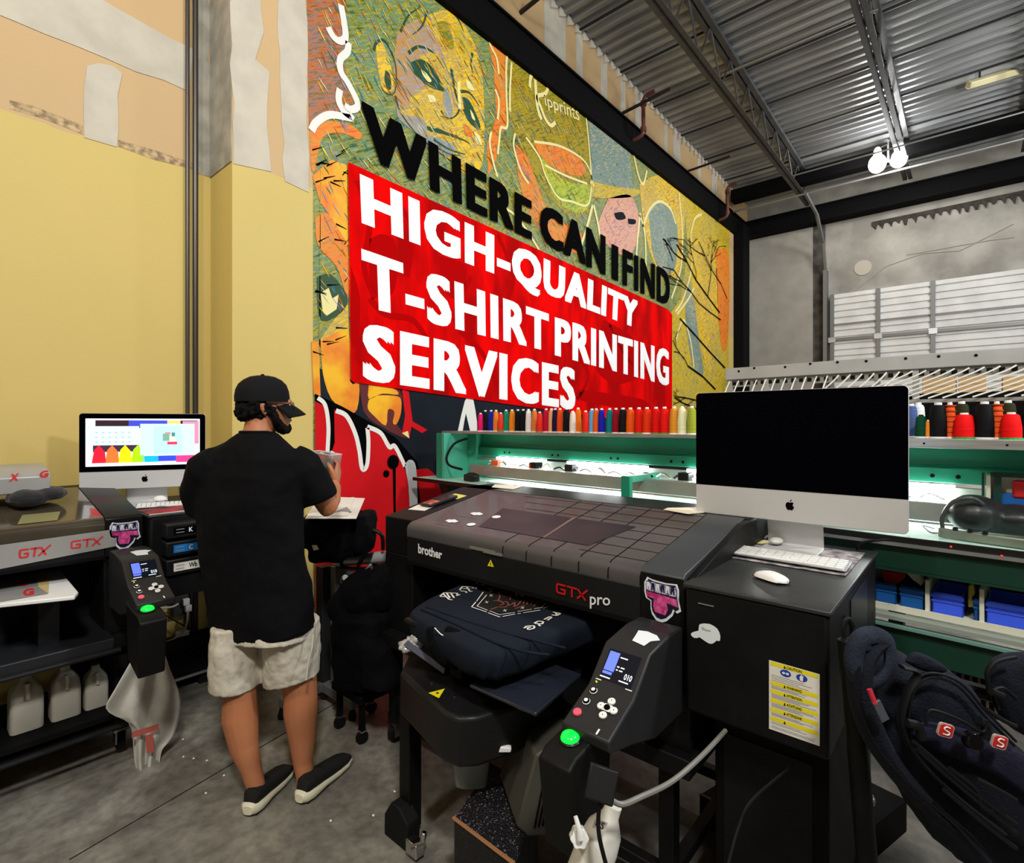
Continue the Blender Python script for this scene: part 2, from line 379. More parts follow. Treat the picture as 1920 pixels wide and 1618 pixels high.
# ragged pale sealant along the wall head, between the ribs
rag = MB(); yy = 3.0
while yy < 10.6:
    z = zc(yy); rag.prism([(yy, z - .05 - random.uniform(0, .05)), (yy + .11, z - .02), (yy + .12, z + .03), (yy, z + .03)], -3.4, -3.37, 'x'); yy += .1524
rag.build('wall_head_sealant', CMP, wl)
# ---- open web joists
JST = mat('grey_joist_paint', (74, 74, 74), 0.5, 0.2, var=0.2)
def joist(X, label, zb=5.42):
    t = thing('bar_joist', label, 'joist', (X, 4, zb), 0, 'open web steel joists under the roof deck')
    y0, y1 = -4.5, 10.6
    for s_ in (-1, 1):
        MB().box(X + s_ * .012 + (0 if s_ > 0 else -.05), X + s_ * .012 + (.05 if s_ > 0 else 0), y0, y1, zb, zb + .006).box(X + s_ * .012 - .003, X + s_ * .012 + .003, y0, y1, zb, zb + .05).build('bottom_chord', JST, t, world=True)
        m = MB()
        for (a, b_) in ((y0, y1),):
            m.add([(X + s_ * .012, a, zc(a) - .06), (X + s_ * .012, b_, zc(b_) - .06), (X + s_ * .07, b_, zc(b_) - .06), (X + s_ * .07, a, zc(a) - .06),
                   (X + s_ * .012, a, zc(a) - .005), (X + s_ * .012, b_, zc(b_) - .005), (X + s_ * .07, b_, zc(b_) - .005), (X + s_ * .07, a, zc(a) - .005)],
                  [(0, 1, 2, 3), (4, 5, 6, 7), (0, 1, 5, 4), (1, 2, 6, 5), (2, 3, 7, 6), (3, 0, 4, 7)])
        m.build('top_chord', JST, t, world=True)
    y = 2.4; up = True
    while y < 10.3:
        a = (X, y, zb + .02) if up else (X, y, zc(y) - .03); b_ = (X, y + .32, zc(y) - .03) if up else (X, y + .32, zb + .02)
        MB().tube([a, b_], .012, 6).build('web_bar', JST, t, world=True); y += .32; up = not up
    return t
joist(-2.22, 'grey open web roof joist nearest the mural wall')
joist(-.82, 'grey open web roof joist above the twin lit lamps', 5.46)
joist(.55, 'grey open web roof joist at the right edge over the unlit fixture', 5.46)
# black beams at the far wall and black steel beam over the mural
BEAM = mat('black_beam_paint', (6, 6, 7), 0.75, spec=.1)
struct(MB().box(-3.4, 7, 10.75, 10.98, 5.18, 5.42).box(-3.4, 7, 10.72, 11.0, 5.16, 5.19).box(-3.4, 7, 10.72, 11.0, 5.42, 5.45).build('trim_1', BEAM))
struct(MB().box(-3.3, 7, 9.75, 9.95, 5.52, 5.72).build('trim_3', BEAM))
struct(MB().box(-3.42, -3.34, 1.95, 10.6, 5.08, 5.40).box(-3.42, -3.31, 1.95, 10.6, 5.39, 5.41).build('trim_2', BEAM))
# conduits in the corner of the left wall
CON = mat('grey_conduit', (70, 66, 62), 0.4, 0.5)
for i, (yy, r) in enumerate(((1.20, .012), (1.245, .016))):
    tag(MB().tube([(-3.72, yy, 0.1), (-3.72, yy, 6.05)], r, 8).build('conduit', CON, smooth=True),
        ('thin grey conduit running up the corner beside the pilaster, left one' if i == 0 else 'thicker grey conduit running up the corner, right against the pilaster'), 'conduit')
# pipes under the deck along X
PIPE = mat('pale_steel_pipe', (150, 150, 146), 0.35, 0.8)
DPIPE = mat('dark_bracket_steel', (44, 40, 38), 0.5, 0.4)
RUST = mat('red_brown_sprinkler_pipe', (96, 52, 44), 0.5, 0.2)
def pipe(p, q, r, m, name, label, cat='pipe'):
    return tag(MB().tube([p, q], r, 8).build(name, m, smooth=True), label, cat)
a = pZ(1380, 130, 5.75); pipe((-2.3, a.y, 5.75), (-.75, a.y, 5.75), .02, PIPE, 'roof_pipe', 'bright steel pipe spanning between the first two roof joists')
a = pZ(1400, 440, 5.3) ; pipe((-3.3, 9.9, 5.38), (3.0, 9.9, 5.38), .018, PIPE, 'roof_pipe', 'pale pipe running just in front of the far wall beam')
pipe((-2.2, 9.2, 5.44), (3.0, 9.2, 5.44), .012, PIPE, 'roof_pipe', 'thin pale conduit crossing behind the lit lamps')
a = pZ(1150, 70, 5.6); 
pipe((-3.4, 4.05, 5.62), (-2.9, 4.05, 5.68), .022, DPIPE, 'wall_rod', 'dark steel rod jutting from the wall above the start of the black beam', 'rod')
pipe((-3.4, 6.05, 5.50), (-2.75, 6.05, 5.55), .02, DPIPE, 'wall_rod', 'dark steel rod crossing behind the red-brown sprinkler drop', 'rod')
pipe((-3.4, 8.1, 5.50), (-2.75, 8.1, 5.52), .018, DPIPE, 'wall_rod', 'dark steel rod jutting from the wall towards the far end', 'rod')
def sprink(Y, label, z0=5.25, z1=5.72):
    t = thing('sprinkler_drop', label, 'pipe', (-3.2, Y, z0))
    MB().tube(curve([(-3.34, Y, z0 - .03), (-3.22, Y, z0), (-3.2, Y, z0 + .1), (-3.2, Y, z1 - .1), (-3.17, Y, z1), (-3.05, Y, z1 + .02)], 5), .025, 10).build('pipe', RUST, t, world=True, smooth=True)
    for z in (z0 + .06, z1 - .08): MB().lathe([(.03, -.03), (.038, -.03), (.038, .03), (.03, .03)], 12, T(-3.2, Y, z)).build('coupling', RUST, t, world=True)
sprink(6.25, 'red-brown sprinkler pipe elbowing down over the black beam')
sprink(9.3, 'red-brown sprinkler pipe at the far corner of the black beam', 5.1, 5.6)
# ---- twin lit lamp
def twin_lamp():
    t = thing('twin_lamp', 'twin lit high bay lamp hanging from the middle roof joist', 'lamp', tuple(pD(1665, 300, 8.0)))
    c = pD(1665, 240, 8.0)
    for px, py, nm in ((1645, 307, 0), (1685, 297, 1)):
        p = pD(px, py, 8.0)
        MB().ball((0, 0, 0), (.115, .115, .135), 16, 10, T(*p)).build('bulb', mat('lit_bulb', (255, 250, 240), 0.3, emit=14), t, world=True, smooth=True)
        MB().lathe([(.04, .12), (.055, .12), (.05, .20), (.03, .24)], 14, T(*p)).build('socket', WHT, t, world=True, smooth=True)
        MB().tube([p + Vector((0, 0, .22)), (c.x, c.y, p.z + .30)], .012, 6).build('bracket', DPIPE, t, world=True)
    MB().tube([(c.x, c.y, pD(1665, 300, 8).z + .27), (c.x, c.y, 5.47)], .014, 6).build('stem', PIPE, t, world=True)
    for px, py, nm in ((1645, 307, 0), (1685, 297, 1)):
        p = pD(px, py, 7.85); d = bpy.data.lights.new('lamp_light', 'POINT'); d.energy = 60; d.shadow_soft_size = .12
        o = bpy.data.objects.new('lamp_light', d); COL.objects.link(o); o.location = p
twin_lamp()
t = thing('strip_fixture', 'unlit yellowed strip light fixture under the roof at the right edge', 'lamp', (0.5, 7.2, 5.2))
a = pD(1815, 160, 6.6); c = pD(1900, 135, 6.6)
M_FX = mat('yellowed_diffuser', (190, 180, 140), 0.4)
dv = (c - a).normalized()
MB().tube([a, c + dv * .8], .055, 4).build('diffuser', M_FX, t, world=True, bevel=.01)
for q in (a + dv * .15, a + dv * .6): MB().tube([q, (q.x, q.y, 5.95)], .012, 6).build('hanger', DPIPE, t, world=True)
c = pD(1700, 350, 9.0)
t = tag(MB().tube([pD(1698, 355, 9.), pD(1708, 372, 9.)], .015, 6).tube([pD(1694, 330, 9.), pD(1698, 356, 9)], .03, 6).build('ceiling_hook', DPIPE), 'small dark hook hanging just below the lit lamps', 'hook')
# ================================================================== MURAL (flat print on the wall)
def paint(name, cols, stretch=(1, 1, 1), scale=5, rot=0.0, detail=5, rough=0.55, distort=0.3, lo=.3, hi=.7):
    m = bpy.data.materials.new(name); m.use_nodes = True; nt = m.node_tree; N = nt.nodes.new; L = nt.links.new
    b = nt.nodes['Principled BSDF']; b.inputs['Roughness'].default_value = rough
    tc = N('ShaderNodeTexCoord'); mp = N('ShaderNodeMapping'); mp.inputs['Rotation'].default_value = (rot, 0, 0)
    m2 = N('ShaderNodeMapping'); m2.inputs['Scale'].default_value = stretch
    L(tc.outputs['Object'], mp.inputs[0]); L(mp.outputs[0], m2.inputs[0])
    n = N('ShaderNodeTexNoise'); n.inputs['Scale'].default_value = scale; n.inputs['Detail'].default_value = detail; n.inputs['Roughness'].default_value = 0.65; n.inputs['Distortion'].default_value = distort
    L(m2.outputs[0], n.inputs['Vector'])
    n2 = N('ShaderNodeTexNoise'); n2.inputs['Scale'].default_value = 1.3; n2.inputs['Detail'].default_value = 2; L(tc.outputs['Object'], n2.inputs['Vector'])
    ad = N('ShaderNodeMath'); ad.operation = 'MULTIPLY_ADD'; L(n2.outputs['Fac'], ad.inputs[0]); ad.inputs[1].default_value = 0.5; L(n.outputs['Fac'], ad.inputs[2])
    sb = N('ShaderNodeMath'); sb.operation = 'SUBTRACT'; L(ad.outputs[0], sb.inputs[0]); sb.inputs[1].default_value = 0.25
    cr = N('ShaderNodeValToRGB'); k = len(cols)
    cr.color_ramp.elements[0].position = lo; cr.color_ramp.elements[0].color = lin(cols[0]); cr.color_ramp.elements[1].position = hi; cr.color_ramp.elements[1].color = lin(cols[-1])
    for i in range(1, k - 1):
        e = cr.color_ramp.elements.new(lo + (hi - lo) * i / (k - 1)); e.color = lin(cols[i])
    L(sb.outputs[0], cr.inputs[0]); L(cr.outputs[0], b.inputs['Base Color'])
    return m
ST = (1, 3.2, 22); RO = R(-32)
P_GREEN = paint('green_teal_brushwork', [(16, 76, 66), (72, 104, 24), (150, 138, 8), (24, 128, 120), (186, 160, 10), (110, 116, 8), (20, 88, 60)], ST, 2.4, RO)
P_BROWN = paint('rust_brushwork', [(110, 74, 60), (150, 76, 10), (190, 100, 16), (140, 112, 110), (104, 88, 10), (186, 116, 16)], ST, 2.4, RO)
P_YEL = paint('yellow_brushwork', [(140, 116, 4), (214, 168, 4), (238, 196, 20), (164, 146, 90), (226, 180, 6), (110, 120, 40)], ST, 1.8, RO)
P_MAUVE = paint('mauve_brushwork', [(140, 132, 150), (200, 130, 40), (170, 140, 90), (150, 145, 160), (210, 160, 40)], ST, 2.6, RO)
P_ORANGE = paint('orange_brushwork', [(200, 90, 12), (232, 118, 20), (214, 140, 40), (180, 100, 30)], ST, 2.0, RO)
P_OLIVE = paint('olive_brushwork', [(84, 82, 2), (140, 126, 4), (176, 150, 6), (104, 108, 10), (150, 140, 8)], ST, 2.2, RO)
P_LIME = paint('lime_brushwork', [(70, 120, 20), (130, 160, 20), (190, 190, 40), (100, 140, 30)], ST, 1.6, RO)
P_TEAL = paint('teal_grey_brushwork', [(90, 130, 130), (150, 150, 120), (60, 120, 130), (180, 170, 130), (110, 140, 130)], ST, 3.0, RO)
P_PINK = paint('pink_brushwork', [(150, 110, 130), (214, 140, 130), (220, 170, 120), (180, 130, 150), (200, 110, 60)], ST, 2.6, RO)
P_RIGHT = paint('pale_gold_brushwork', [(150, 140, 40), (190, 160, 20), (214, 180, 30), (150, 150, 90), (200, 150, 10)], ST, 2.0, RO)
P_NAVY = mat('charcoal_navy_paint', (30, 36, 44), 0.8, spec=.1, var=0.3, vscale=1.5)
P_BLACK = mat('mural_black', (4, 4, 5), 0.85, spec=0.04)
P_RED = mat('mural_red', (205, 20, 28), 0.7, spec=.1, var=0.12, vscale=2)
P_WHITE = mat('mural_white', (228, 226, 220), 0.5)
P_CREAM = mat('mural_cream', (232, 220, 150), 0.5)
P_GOLD = mat('mural_gold', (240, 180, 20), 0.5, rgb2=(226, 120, 18), vscale=4)
P_MAROON = mat('mural_maroon', (90, 22, 24), 0.5)
P_SIGN = mat('sign_red', (240, 4, 4), 0.85, spec=.04, rgb2=(168, 4, 6), vscale=1.7, stretch=(1, 2.0, .8))
P_DKGREEN = mat('mural_dark_green', (30, 70, 40), 0.5)
PW = mat('pure_white_lettering', (255, 255, 255), 0.7)
P_LT = mat('mural_pale_grey', (196, 198, 200), 0.5)
WX = -3.4
mu = thing('mural', 'huge painted mural of faces and drips with a red sign across the side wall', 'mural', (WX, 5.5, 2.5))
def W(x, y, lvl): p = pX(x, y, WX); return Vector((WX + 0.002 + 0.0012 * lvl, p.y, p.z))
base = [(574, -40), (596, 850), (0, 0), (0, 0)]
y0 = pX(587, 500, WX).y; y1 = pX(1366, 437, WX).y
MB().box(WX - .002, WX + .0025, y0, y1, 0.0, 5.1).build('canvas', P_GREEN, mu, world=True)
def shape(pix, m, lvl, name='painted_shape', smooth=0):
    pts = [W(x, y, lvl) for x, y in pix]
    if smooth: pts = curve(pts + [pts[0]], smooth)[:-1]
    return MB().poly(pts).build(name, m, mu, world=True, fix=False)
def stroke(pix, wd, m, lvl, name='painted_line', taper=False, n=6):
    c = curve([W(x, y, lvl) for x, y in pix], n); mb = MB(); k = len(c); L_, R_ = [], []
    for i, p in enumerate(c):
        t = c[min(i + 1, k - 1)] - c[max(i - 1, 0)]; nn = Vector((0, -t.z, t.y)).normalized()
        h = wd / 2 * (1 if not taper else (1 - .85 * i / (k - 1)))
        L_.append(p + nn * h); R_.append(p - nn * h)
    mb.add(L_ + R_, [(i, i + 1, k + i + 1, k + i) for i in range(k - 1)])
    return mb.build(name, m, mu, world=True, fix=False)
# colour regions
shape([(574, -30), (640, -30), (648, 70), (640, 112), (655, 160), (672, 192), (640, 215), (600, 225), (579, 245)], P_BROWN, 1)
shape([(745, 60), (772, 42), (800, 30), (838, 20), (872, 50), (898, 110), (907, 190), (905, 300), (880, 330), (842, 300), (790, 262), (742, 200), (738, 120)], P_YEL, 1, smooth=5)
shape([(745, 60), (772, 42), (800, 48), (828, 95), (842, 150), (852, 200), (820, 215), (770, 205), (742, 200), (738, 120)], P_MAUVE, 2, smooth=5)
shape([(785, 105), (815, 100), (835, 125), (850, 200), (870, 250), (850, 262), (800, 235), (765, 190), (800, 160)], P_YEL, 3, smooth=5)
shape([(704, 86), (716, 82), (728, 110), (738, 150), (735, 172), (718, 168), (708, 130)], P_YEL, 2, smooth=5)
shape([(722, 132), (730, 140), (733, 165), (726, 168), (720, 150)], P_DKGREEN, 3, smooth=4)
shape([(850, 55), (862, 52), (880, 85), (885, 105), (872, 112), (858, 90)], P_RIGHT, 3, smooth=5)
for e in ([(768, 118), (790, 112), (812, 130), (832, 170), (815, 165), (792, 150), (778, 138)], [(866, 182), (878, 188), (892, 215), (900, 240), (884, 232), (872, 212)]):
    shape(e, P_DKGREEN, 4, smooth=5)
for e in ([(788, 130), (798, 138), (808, 152), (802, 154), (792, 142)], [(880, 205), (886, 214), (890, 226), (884, 222)]):
    shape(e, P_CREAM, 5, smooth=4)
for e in ([(765, 100), (785, 88), (812, 100), (832, 130)], [(862, 172), (880, 175), (898, 200)], [(845, 130), (852, 170), (860, 205), (846, 222), (824, 218)], [(800, 240), (830, 250), (866, 262), (880, 270)], [(812, 262), (840, 280), (872, 290)], [(885, 100), (882, 120), (886, 138)]):
    stroke(e, .028, P_DKGREEN, 5, taper=True)
shape([(856, 155), (862, 152), (864, 205), (858, 208)], P_CREAM, 5)
shape([(905, 20), (935, 55), (965, 95), (952, 100), (950, 170), (952, 240), (935, 250), (930, 300), (915, 330), (912, 270), (930, 220), (925, 130), (915, 80), (900, 50)], P_ORANGE, 2)
shape([(955, 92), (1010, 130), (1095, 208), (1112, 330), (1105, 400), (1062, 405), (1020, 360), (985, 305), (958, 235), (952, 200)], P_OLIVE, 2)
shape([(1000, 268), (1030, 272), (1075, 288), (1098, 318), (1085, 330), (1050, 322), (1015, 296)], P_ORANGE, 4, smooth=5)
shape([(985, 262), (1010, 290), (1022, 330), (1040, 372), (1075, 398), (1102, 390), (1108, 350), (1060, 340), (1020, 300)], P_LIME, 3, smooth=4)
shape([(965, 270), (985, 290), (1005, 340), (1025, 390), (1060, 420), (1090, 440), (1080, 475), (1010, 430), (975, 350)], P_ORANGE, 3, smooth=4)
shape([(1102, 215), (1140, 240), (1180, 280), (1185, 345), (1200, 362), (1160, 372), (1108, 365), (1108, 300)], P_TEAL, 3)
shape([(1108, 340), (1150, 350), (1198, 356), (1190, 368), (1150, 372), (1108, 368)], P_RIGHT, 4, smooth=4)
shape([(1140, 372), (1180, 366), (1196, 400), (1198, 440), (1180, 478), (1150, 470), (1120, 430)], P_PINK, 4, smooth=5)
shape([(1150, 400), (1166, 398), (1172, 410), (1156, 412)], P_NAVY, 5, smooth=4)
shape([(1176, 410), (1190, 412), (1190, 420), (1178, 420)], P_NAVY, 5, smooth=4)
shape([(1198, 345), (1240, 328), (1280, 362), (1282, 440), (1272, 520), (1230, 500), (1208, 430)], P_YEL, 3, smooth=4)
shape([(1215, 400), (1235, 378), (1260, 395), (1270, 440), (1262, 510), (1228, 490)], P_TEAL, 4, smooth=5)
shape([(1280, 362), (1320, 395), (1368, 432), (1366, 700), (1362, 830), (1255, 830), (1256, 590), (1275, 560), (1290, 470)], P_RIGHT, 2)
shape([(1300, 455), (1330, 445), (1345, 520), (1342, 640), (1330, 700), (1312, 640), (1300, 560)], P_YEL, 3, smooth=4)
shape([(1340, 470), (1366, 480), (1364, 640), (1350, 640)], P_ORANGE, 3, smooth=4)
shape([(1288, 520), (1300, 560), (1310, 640), (1318, 700), (1300, 690), (1285, 600)], P_TEAL, 4, smooth=4)
# left column of shapes beside the sign
shape([(580, 245), (600, 228), (650, 232), (676, 250), (672, 262), (640, 250), (608, 255), (596, 285), (590, 320), (583, 315)], P_ORANGE, 3, smooth=4)
shape([(585, 330), (620, 300), (650, 310), (652, 460), (632, 450), (615, 400), (600, 380)], P_GOLD, 3)
shape([(590, 410), (612, 400), (640, 440), (652, 470), (652, 560), (630, 500), (595, 460)], P_ORANGE, 4, smooth=3)
shape([(593, 520), (620, 515), (650, 555), (640, 585), (600, 600)], P_DKGREEN, 4, smooth=3)
shape([(600, 550), (615, 540), (622, 560), (634, 552), (630, 580), (612, 592), (604, 585)], P_CREAM, 5)
shape([(596, 640), (625, 600), (652, 570), (656, 715), (610, 690)], P_YEL, 4)
shape([(600, 240), (600, 690), (597, 690)], P_GREEN, 4)
# dark bottom field
shape([(595, 690), (640, 705), (660, 712), (1260, 800), (1366, 815), (1366, 1020), (1366, 1090), (598, 1295)], P_NAVY, 5)
shape([(600, 640), (652, 620), (655, 715), (672, 718), (668, 768), (650, 772), (620, 748), (604, 700)], P_GOLD, 6, smooth=3)
shape([(672, 718), (720, 725), (748, 732), (752, 760), (742, 795), (765, 822), (735, 812), (715, 800), (700, 792), (680, 770)], P_MAROON, 6, smooth=2)
shape([(690, 750), (705, 742), (735, 742), (750, 748), (750, 775), (742, 795), (735, 792), (738, 772), (726, 768), (722, 798), (700, 780), (688, 766)], P_GOLD, 7, smooth=3)
shape([(690, 722), (735, 728), (745, 740), (715, 738), (690, 748)], P_GOLD, 7, smooth=3)
shape([(752, 728), (765, 735), (768, 760), (772, 790), (800, 806), (790, 812), (770, 800), (766, 820), (752, 812), (758, 780)], P_RED, 7)
shape([(752, 812), (763, 808), (766, 822)], P_CREAM, 8)
shape([(589, 738), (640, 762), (690, 790), (740, 820), (780, 865), (800, 925), (800, 1250), (591, 1320)], P_BLACK, 7)
shape([(589, 752), (607, 762), (614, 800), (613, 852), (607, 858), (608, 880), (600, 1310), (590, 1310)], P_RED, 8)
shape([(583, 640), (596, 640), (600, 745), (587, 740)], P_GOLD, 6)
shape([(625, 768), (650, 785), (668, 820), (678, 878), (686, 878), (686, 798), (715, 812), (738, 842), (752, 868), (768, 905), (776, 960), (778, 1260), (600, 1310), (608, 900), (616, 860), (626, 830)], P_RED, 8)
stroke([(594, 746), (608, 760), (614, 800), (612, 850)], .03, P_WHITE, 9)
stroke([(617, 858), (622, 846)], .03, P_WHITE, 9)
stroke([(628, 770), (648, 780), (664, 812), (672, 845), (676, 874), (681, 880), (687, 868), (689, 830), (687, 802)], .034, P_WHITE, 9, n=8)
stroke([(687, 800), (712, 812), (728, 838), (738, 836), (752, 862), (757, 874)], .034, P_WHITE, 9)
shape([(757, 872), (765, 862), (776, 868), (780, 900), (780, 965), (768, 965), (764, 910)], P_LT, 9, smooth=3)
shape([(730, 858), (740, 862), (740, 968), (736, 968), (734, 872)], P_BLACK, 10)
for cx_, cy_, r_ in ((735, 866, .055), (722, 888, .028)):
    c = W(cx_, cy_, 11); MB().poly([c + Vector((0, r_ * math.cos(a), r_ * 1.0 * math.sin(a))) for a in [k * math.pi / 10 for k in range(20)]]).build('paint_dot', P_BLACK, mu, world=True, fix=False)
shape([(857, 808), (870, 752), (882, 740), (890, 770), (893, 808), (880, 808), (872, 775), (866, 808)], P_WHITE, 7, smooth=2)
shape([(778, 880), (800, 878), (815, 890), (830, 935), (800, 965), (790, 960)], P_RED, 8)
# cream outlines
for s_ in ([(638, 10), (645, 50), (646, 72), (636, 78), (624, 70), (614, 52)], [(652, 80), (650, 98), (637, 112), (638, 135), (652, 158), (668, 190), (668, 202), (656, 206), (645, 198)], [(636, 168), (634, 190), (644, 210), (658, 222), (618, 216), (592, 230), (583, 246)]):
    stroke(s_, .05, P_WHITE, 6)
for s_ in ([(893, 35), (900, 50), (912, 58), (918, 85), (930, 110), (934, 140)], [(968, 100), (950, 104), (948, 170), (950, 236), (938, 240), (935, 262), (932, 290)], [(958, 118), (955, 170), (955, 210)],
           [(927, 168), (934, 190), (932, 225)], [(920, 248), (917, 270), (925, 310), (932, 332)], [(965, 250), (962, 275), (975, 320), (990, 345)], [(985, 258), (1010, 295), (1022, 330), (1045, 370), (1070, 378), (1100, 385), (1108, 352)],
           [(1000, 266), (1050, 275), (1092, 300), (1108, 330), (1106, 345)], [(1020, 310), (1060, 330), (1100, 345)], [(1096, 208), (1102, 260), (1108, 330), (1112, 350)], [(1110, 385), (1098, 430), (1085, 470)], [(1112, 385), (1120, 420), (1126, 460)],
           [(1186, 285), (1196, 330), (1205, 345), (1212, 320)], [(1204, 425), (1218, 392), (1236, 378), (1256, 392), (1266, 420)], [(1272, 362), (1278, 430), (1276, 500), (1258, 560)], [(1294, 440), (1302, 410), (1315, 402)], [(1294, 440), (1296, 500), (1280, 560), (1265, 585)],
           [(1198, 400), (1208, 440), (1210, 500)], [(1192, 480), (1196, 430), (1200, 400)], [(1268, 590), (1290, 560), (1300, 540)], [(1266, 640), (1280, 600), (1294, 640), (1300, 690)], [(930, 385), (960, 400), (985, 430), (1010, 470)]):
    stroke(s_, .026 if s_[0][0] < 1100 else .04, P_CREAM, 6)
# black twigs on the right of the mural
rnd = random.Random(11)
def twig(x, y, ang, ln, wd, dep, out):
    pts = [(x, y)]
    for k in range(5):
        ang += rnd.uniform(-.28, .28); x += math.cos(ang) * ln / 5; y += math.sin(ang) * ln / 5
        pts.append((x, y))
        if dep > 0 and k > 0 and rnd.random() < .85: twig(x, y, ang + rnd.choice((-1, 1)) * rnd.uniform(.4, .8), ln * .42, wd * .65, dep - 1, out)
    out.append((pts, wd))
outs = []
for x, y, a, ln, wd in ((1358, 690, -2.3, 210, .03), (1366, 620, -2.05, 190, .03), (1362, 560, -1.9, 150, .02), (1340, 730, -2.35, 170, .03), (1310, 770, -2.5, 90, .02), (1260, 490, -2.0, 70, .02), (1350, 600, -2.5, 130, .02), (1330, 760, -2.6, 80, .02)):
    twig(x, y, a, ln, wd, 3, outs)
tw = MB()
for pts, wd in outs:
    pts = [q for q in pts if q[0] > 1240 + (q[1] > 580) * 20 and q[0] < 1365 and q[1] > 445]
    if len(pts) < 2: continue
    c = [W(px_, py_, 12) for px_, py_ in pts]; k = len(c)
    for i in range(k - 1):
        t_ = (c[i + 1] - c[i]); nn = Vector((0, -t_.z, t_.y)).normalized() * wd * .5
        tw.add([c[i] - nn, c[i + 1] - nn * .8, c[i + 1] + nn * .8, c[i] + nn], [(0, 1, 2, 3)])
tag(tw.build('painted_twigs', P_BLACK, mu, world=True, fix=False), kind='stuff')
tw = MB()
for k in range(26):   # black ink splashes at the left margin
    x = rnd.uniform(583, 645); y = rnd.choice((320, 440, 520, 640, 300)) + rnd.uniform(-28, 28); a = rnd.uniform(-.6, .5)
    c0, c1 = W(x, y, 6), W(min(x + 22 * math.cos(a), 652), y + 22 * math.sin(a), 6); nn = Vector((0, 0, .006))
    tw.add([c0 - nn, c1 - nn * .3, c1 + nn * .3, c0 + nn], [(0, 1, 2, 3)])
tag(tw.build('ink_splashes', P_BLACK, mu, world=True, fix=False), kind='stuff')
P_LILAC = paint('lilac_shadow', [(130, 130, 160), (170, 150, 120), (120, 140, 150), (180, 160, 150)], ST, 2.6, RO)
for pts, m_ in (([(742, 195), (760, 215), (790, 222), (800, 245), (790, 258), (765, 240), (745, 220)], P_LILAC), ([(835, 165), (845, 190), (848, 215), (838, 222), (832, 205), (830, 180)], P_LILAC), ([(800, 252), (825, 262), (850, 275), (845, 292), (815, 285), (795, 270)], P_LILAC),
                ([(800, 178), (812, 180), (816, 190), (806, 192)], P_CREAM), ([(872, 150), (884, 156), (888, 170), (876, 166)], P_CREAM), ([(888, 248), (898, 255), (902, 272), (892, 268)], P_CREAM), ([(815, 45), (835, 40), (845, 62), (850, 90), (838, 88), (826, 66)], P_OLIVE), ([(868, 232), (880, 240), (884, 256), (872, 252)], P_ORANGE)):
    shape(pts, m_, 4.5, smooth=5)
for e in ([(700, 95), (705, 80), (718, 76), (730, 92), (740, 120), (742, 150), (738, 175), (724, 176), (712, 162)], [(775, 135), (790, 150), (808, 164), (832, 172)], [(868, 205), (878, 226), (892, 240), (902, 243)], [(740, 180), (752, 215), (790, 262), (842, 300), (880, 330)], [(826, 208), (834, 220), (846, 224)], [(750, 60), (765, 30), (790, 12)], [(800, 22), (790, 50), (772, 66)], [(845, 20), (860, 40), (868, 60)], [(806, 246), (820, 243), (838, 250), (858, 256)], [(815, 275), (838, 288), (862, 292)]):
    stroke(e, .02, P_DKGREEN, 5.2, taper=True)
# loose brush streaks over the upper mural, in the painter's sweeping direction
rs_ = random.Random(21)
for nm, c in (('teal', (16, 130, 140)), ('cream', (226, 216, 150)), ('gold', (240, 190, 10)), ('rust', (196, 96, 16)), ('forest', (70, 110, 30)), ('lilac', (150, 150, 180))):
    mb = MB(); m_ = mat('streak_' + nm, c, .7, spec=.1)
    for k in range(420):
        y = rs_.uniform(y0 + .02, y1 - .1) if rs_.random() < .45 else rs_.uniform(y0 + .02, 5.2); z = rs_.uniform(2.2, 5.02)
        if 2.1 < y < 7.6 and z < 3.25: continue
        if y < 2.1 and z < 2.3: continue
        L_ = rs_.uniform(.04, .16) * (1 if y < 5 else .8); a = R(-38) + rs_.uniform(-.18, .18) - (.25 if y < 2.4 else 0); hw = rs_.uniform(.0022, .0055)
        d = Vector((0, math.cos(a), math.sin(a))); n_ = Vector((0, -d.z, d.y)); p = Vector((WX + .002 + .0012 * 5.6, y, z))
        e = p + d * L_; 
        if e.y > y1 or e.y < y0 or e.z > 5.08: continue
        mb.add([p, p.lerp(e, .3) - n_ * hw, e, p.lerp(e, .6) + n_ * hw], [(0, 1, 2, 3)])
    tag(mb.build('brush_streaks', m_, mu, world=True, fix=False), kind='stuff')
# red sign panel (flat print) and its lettering
sg = [W(*q, 14) for q in ((650, 305), (1250, 580), (1258, 590), (1258, 796), (1250, 800), (660, 717), (655, 712))]
def signquad(BL, BR, TR, TL, lvl): return [W(*BL, lvl), W(*BR, lvl), W(*TR, lvl), W(*TL, lvl)]
MB().poly(sg).build('sign_panel', P_SIGN, mu, world=True, fix=False, label='bright red panel with rounded corners')
DR = mat('sign_dark_red', (176, 2, 4), 0.85, spec=.04)  # darker red pattern printed on the panel
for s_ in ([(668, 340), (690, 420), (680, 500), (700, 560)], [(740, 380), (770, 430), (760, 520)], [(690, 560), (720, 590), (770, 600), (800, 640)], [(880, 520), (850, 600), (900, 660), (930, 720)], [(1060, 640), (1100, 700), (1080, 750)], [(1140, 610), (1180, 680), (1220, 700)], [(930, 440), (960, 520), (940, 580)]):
    stroke(s_, .05, DR, 15, 'sign_dark_line')
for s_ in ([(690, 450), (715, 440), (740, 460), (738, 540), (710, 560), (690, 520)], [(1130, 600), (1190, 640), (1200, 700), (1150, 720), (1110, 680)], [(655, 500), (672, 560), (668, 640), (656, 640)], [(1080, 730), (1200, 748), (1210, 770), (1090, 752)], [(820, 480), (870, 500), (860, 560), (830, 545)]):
    shape(s_, DR, 15, 'sign_dark_shape', smooth=4)
SB = 0.05
lettering('WHERE', signquad((686, 294), (991, 447), (991, 380), (680, 198), 16), P_BLACK, mu, spacing=1.12, heavy=0.0145)
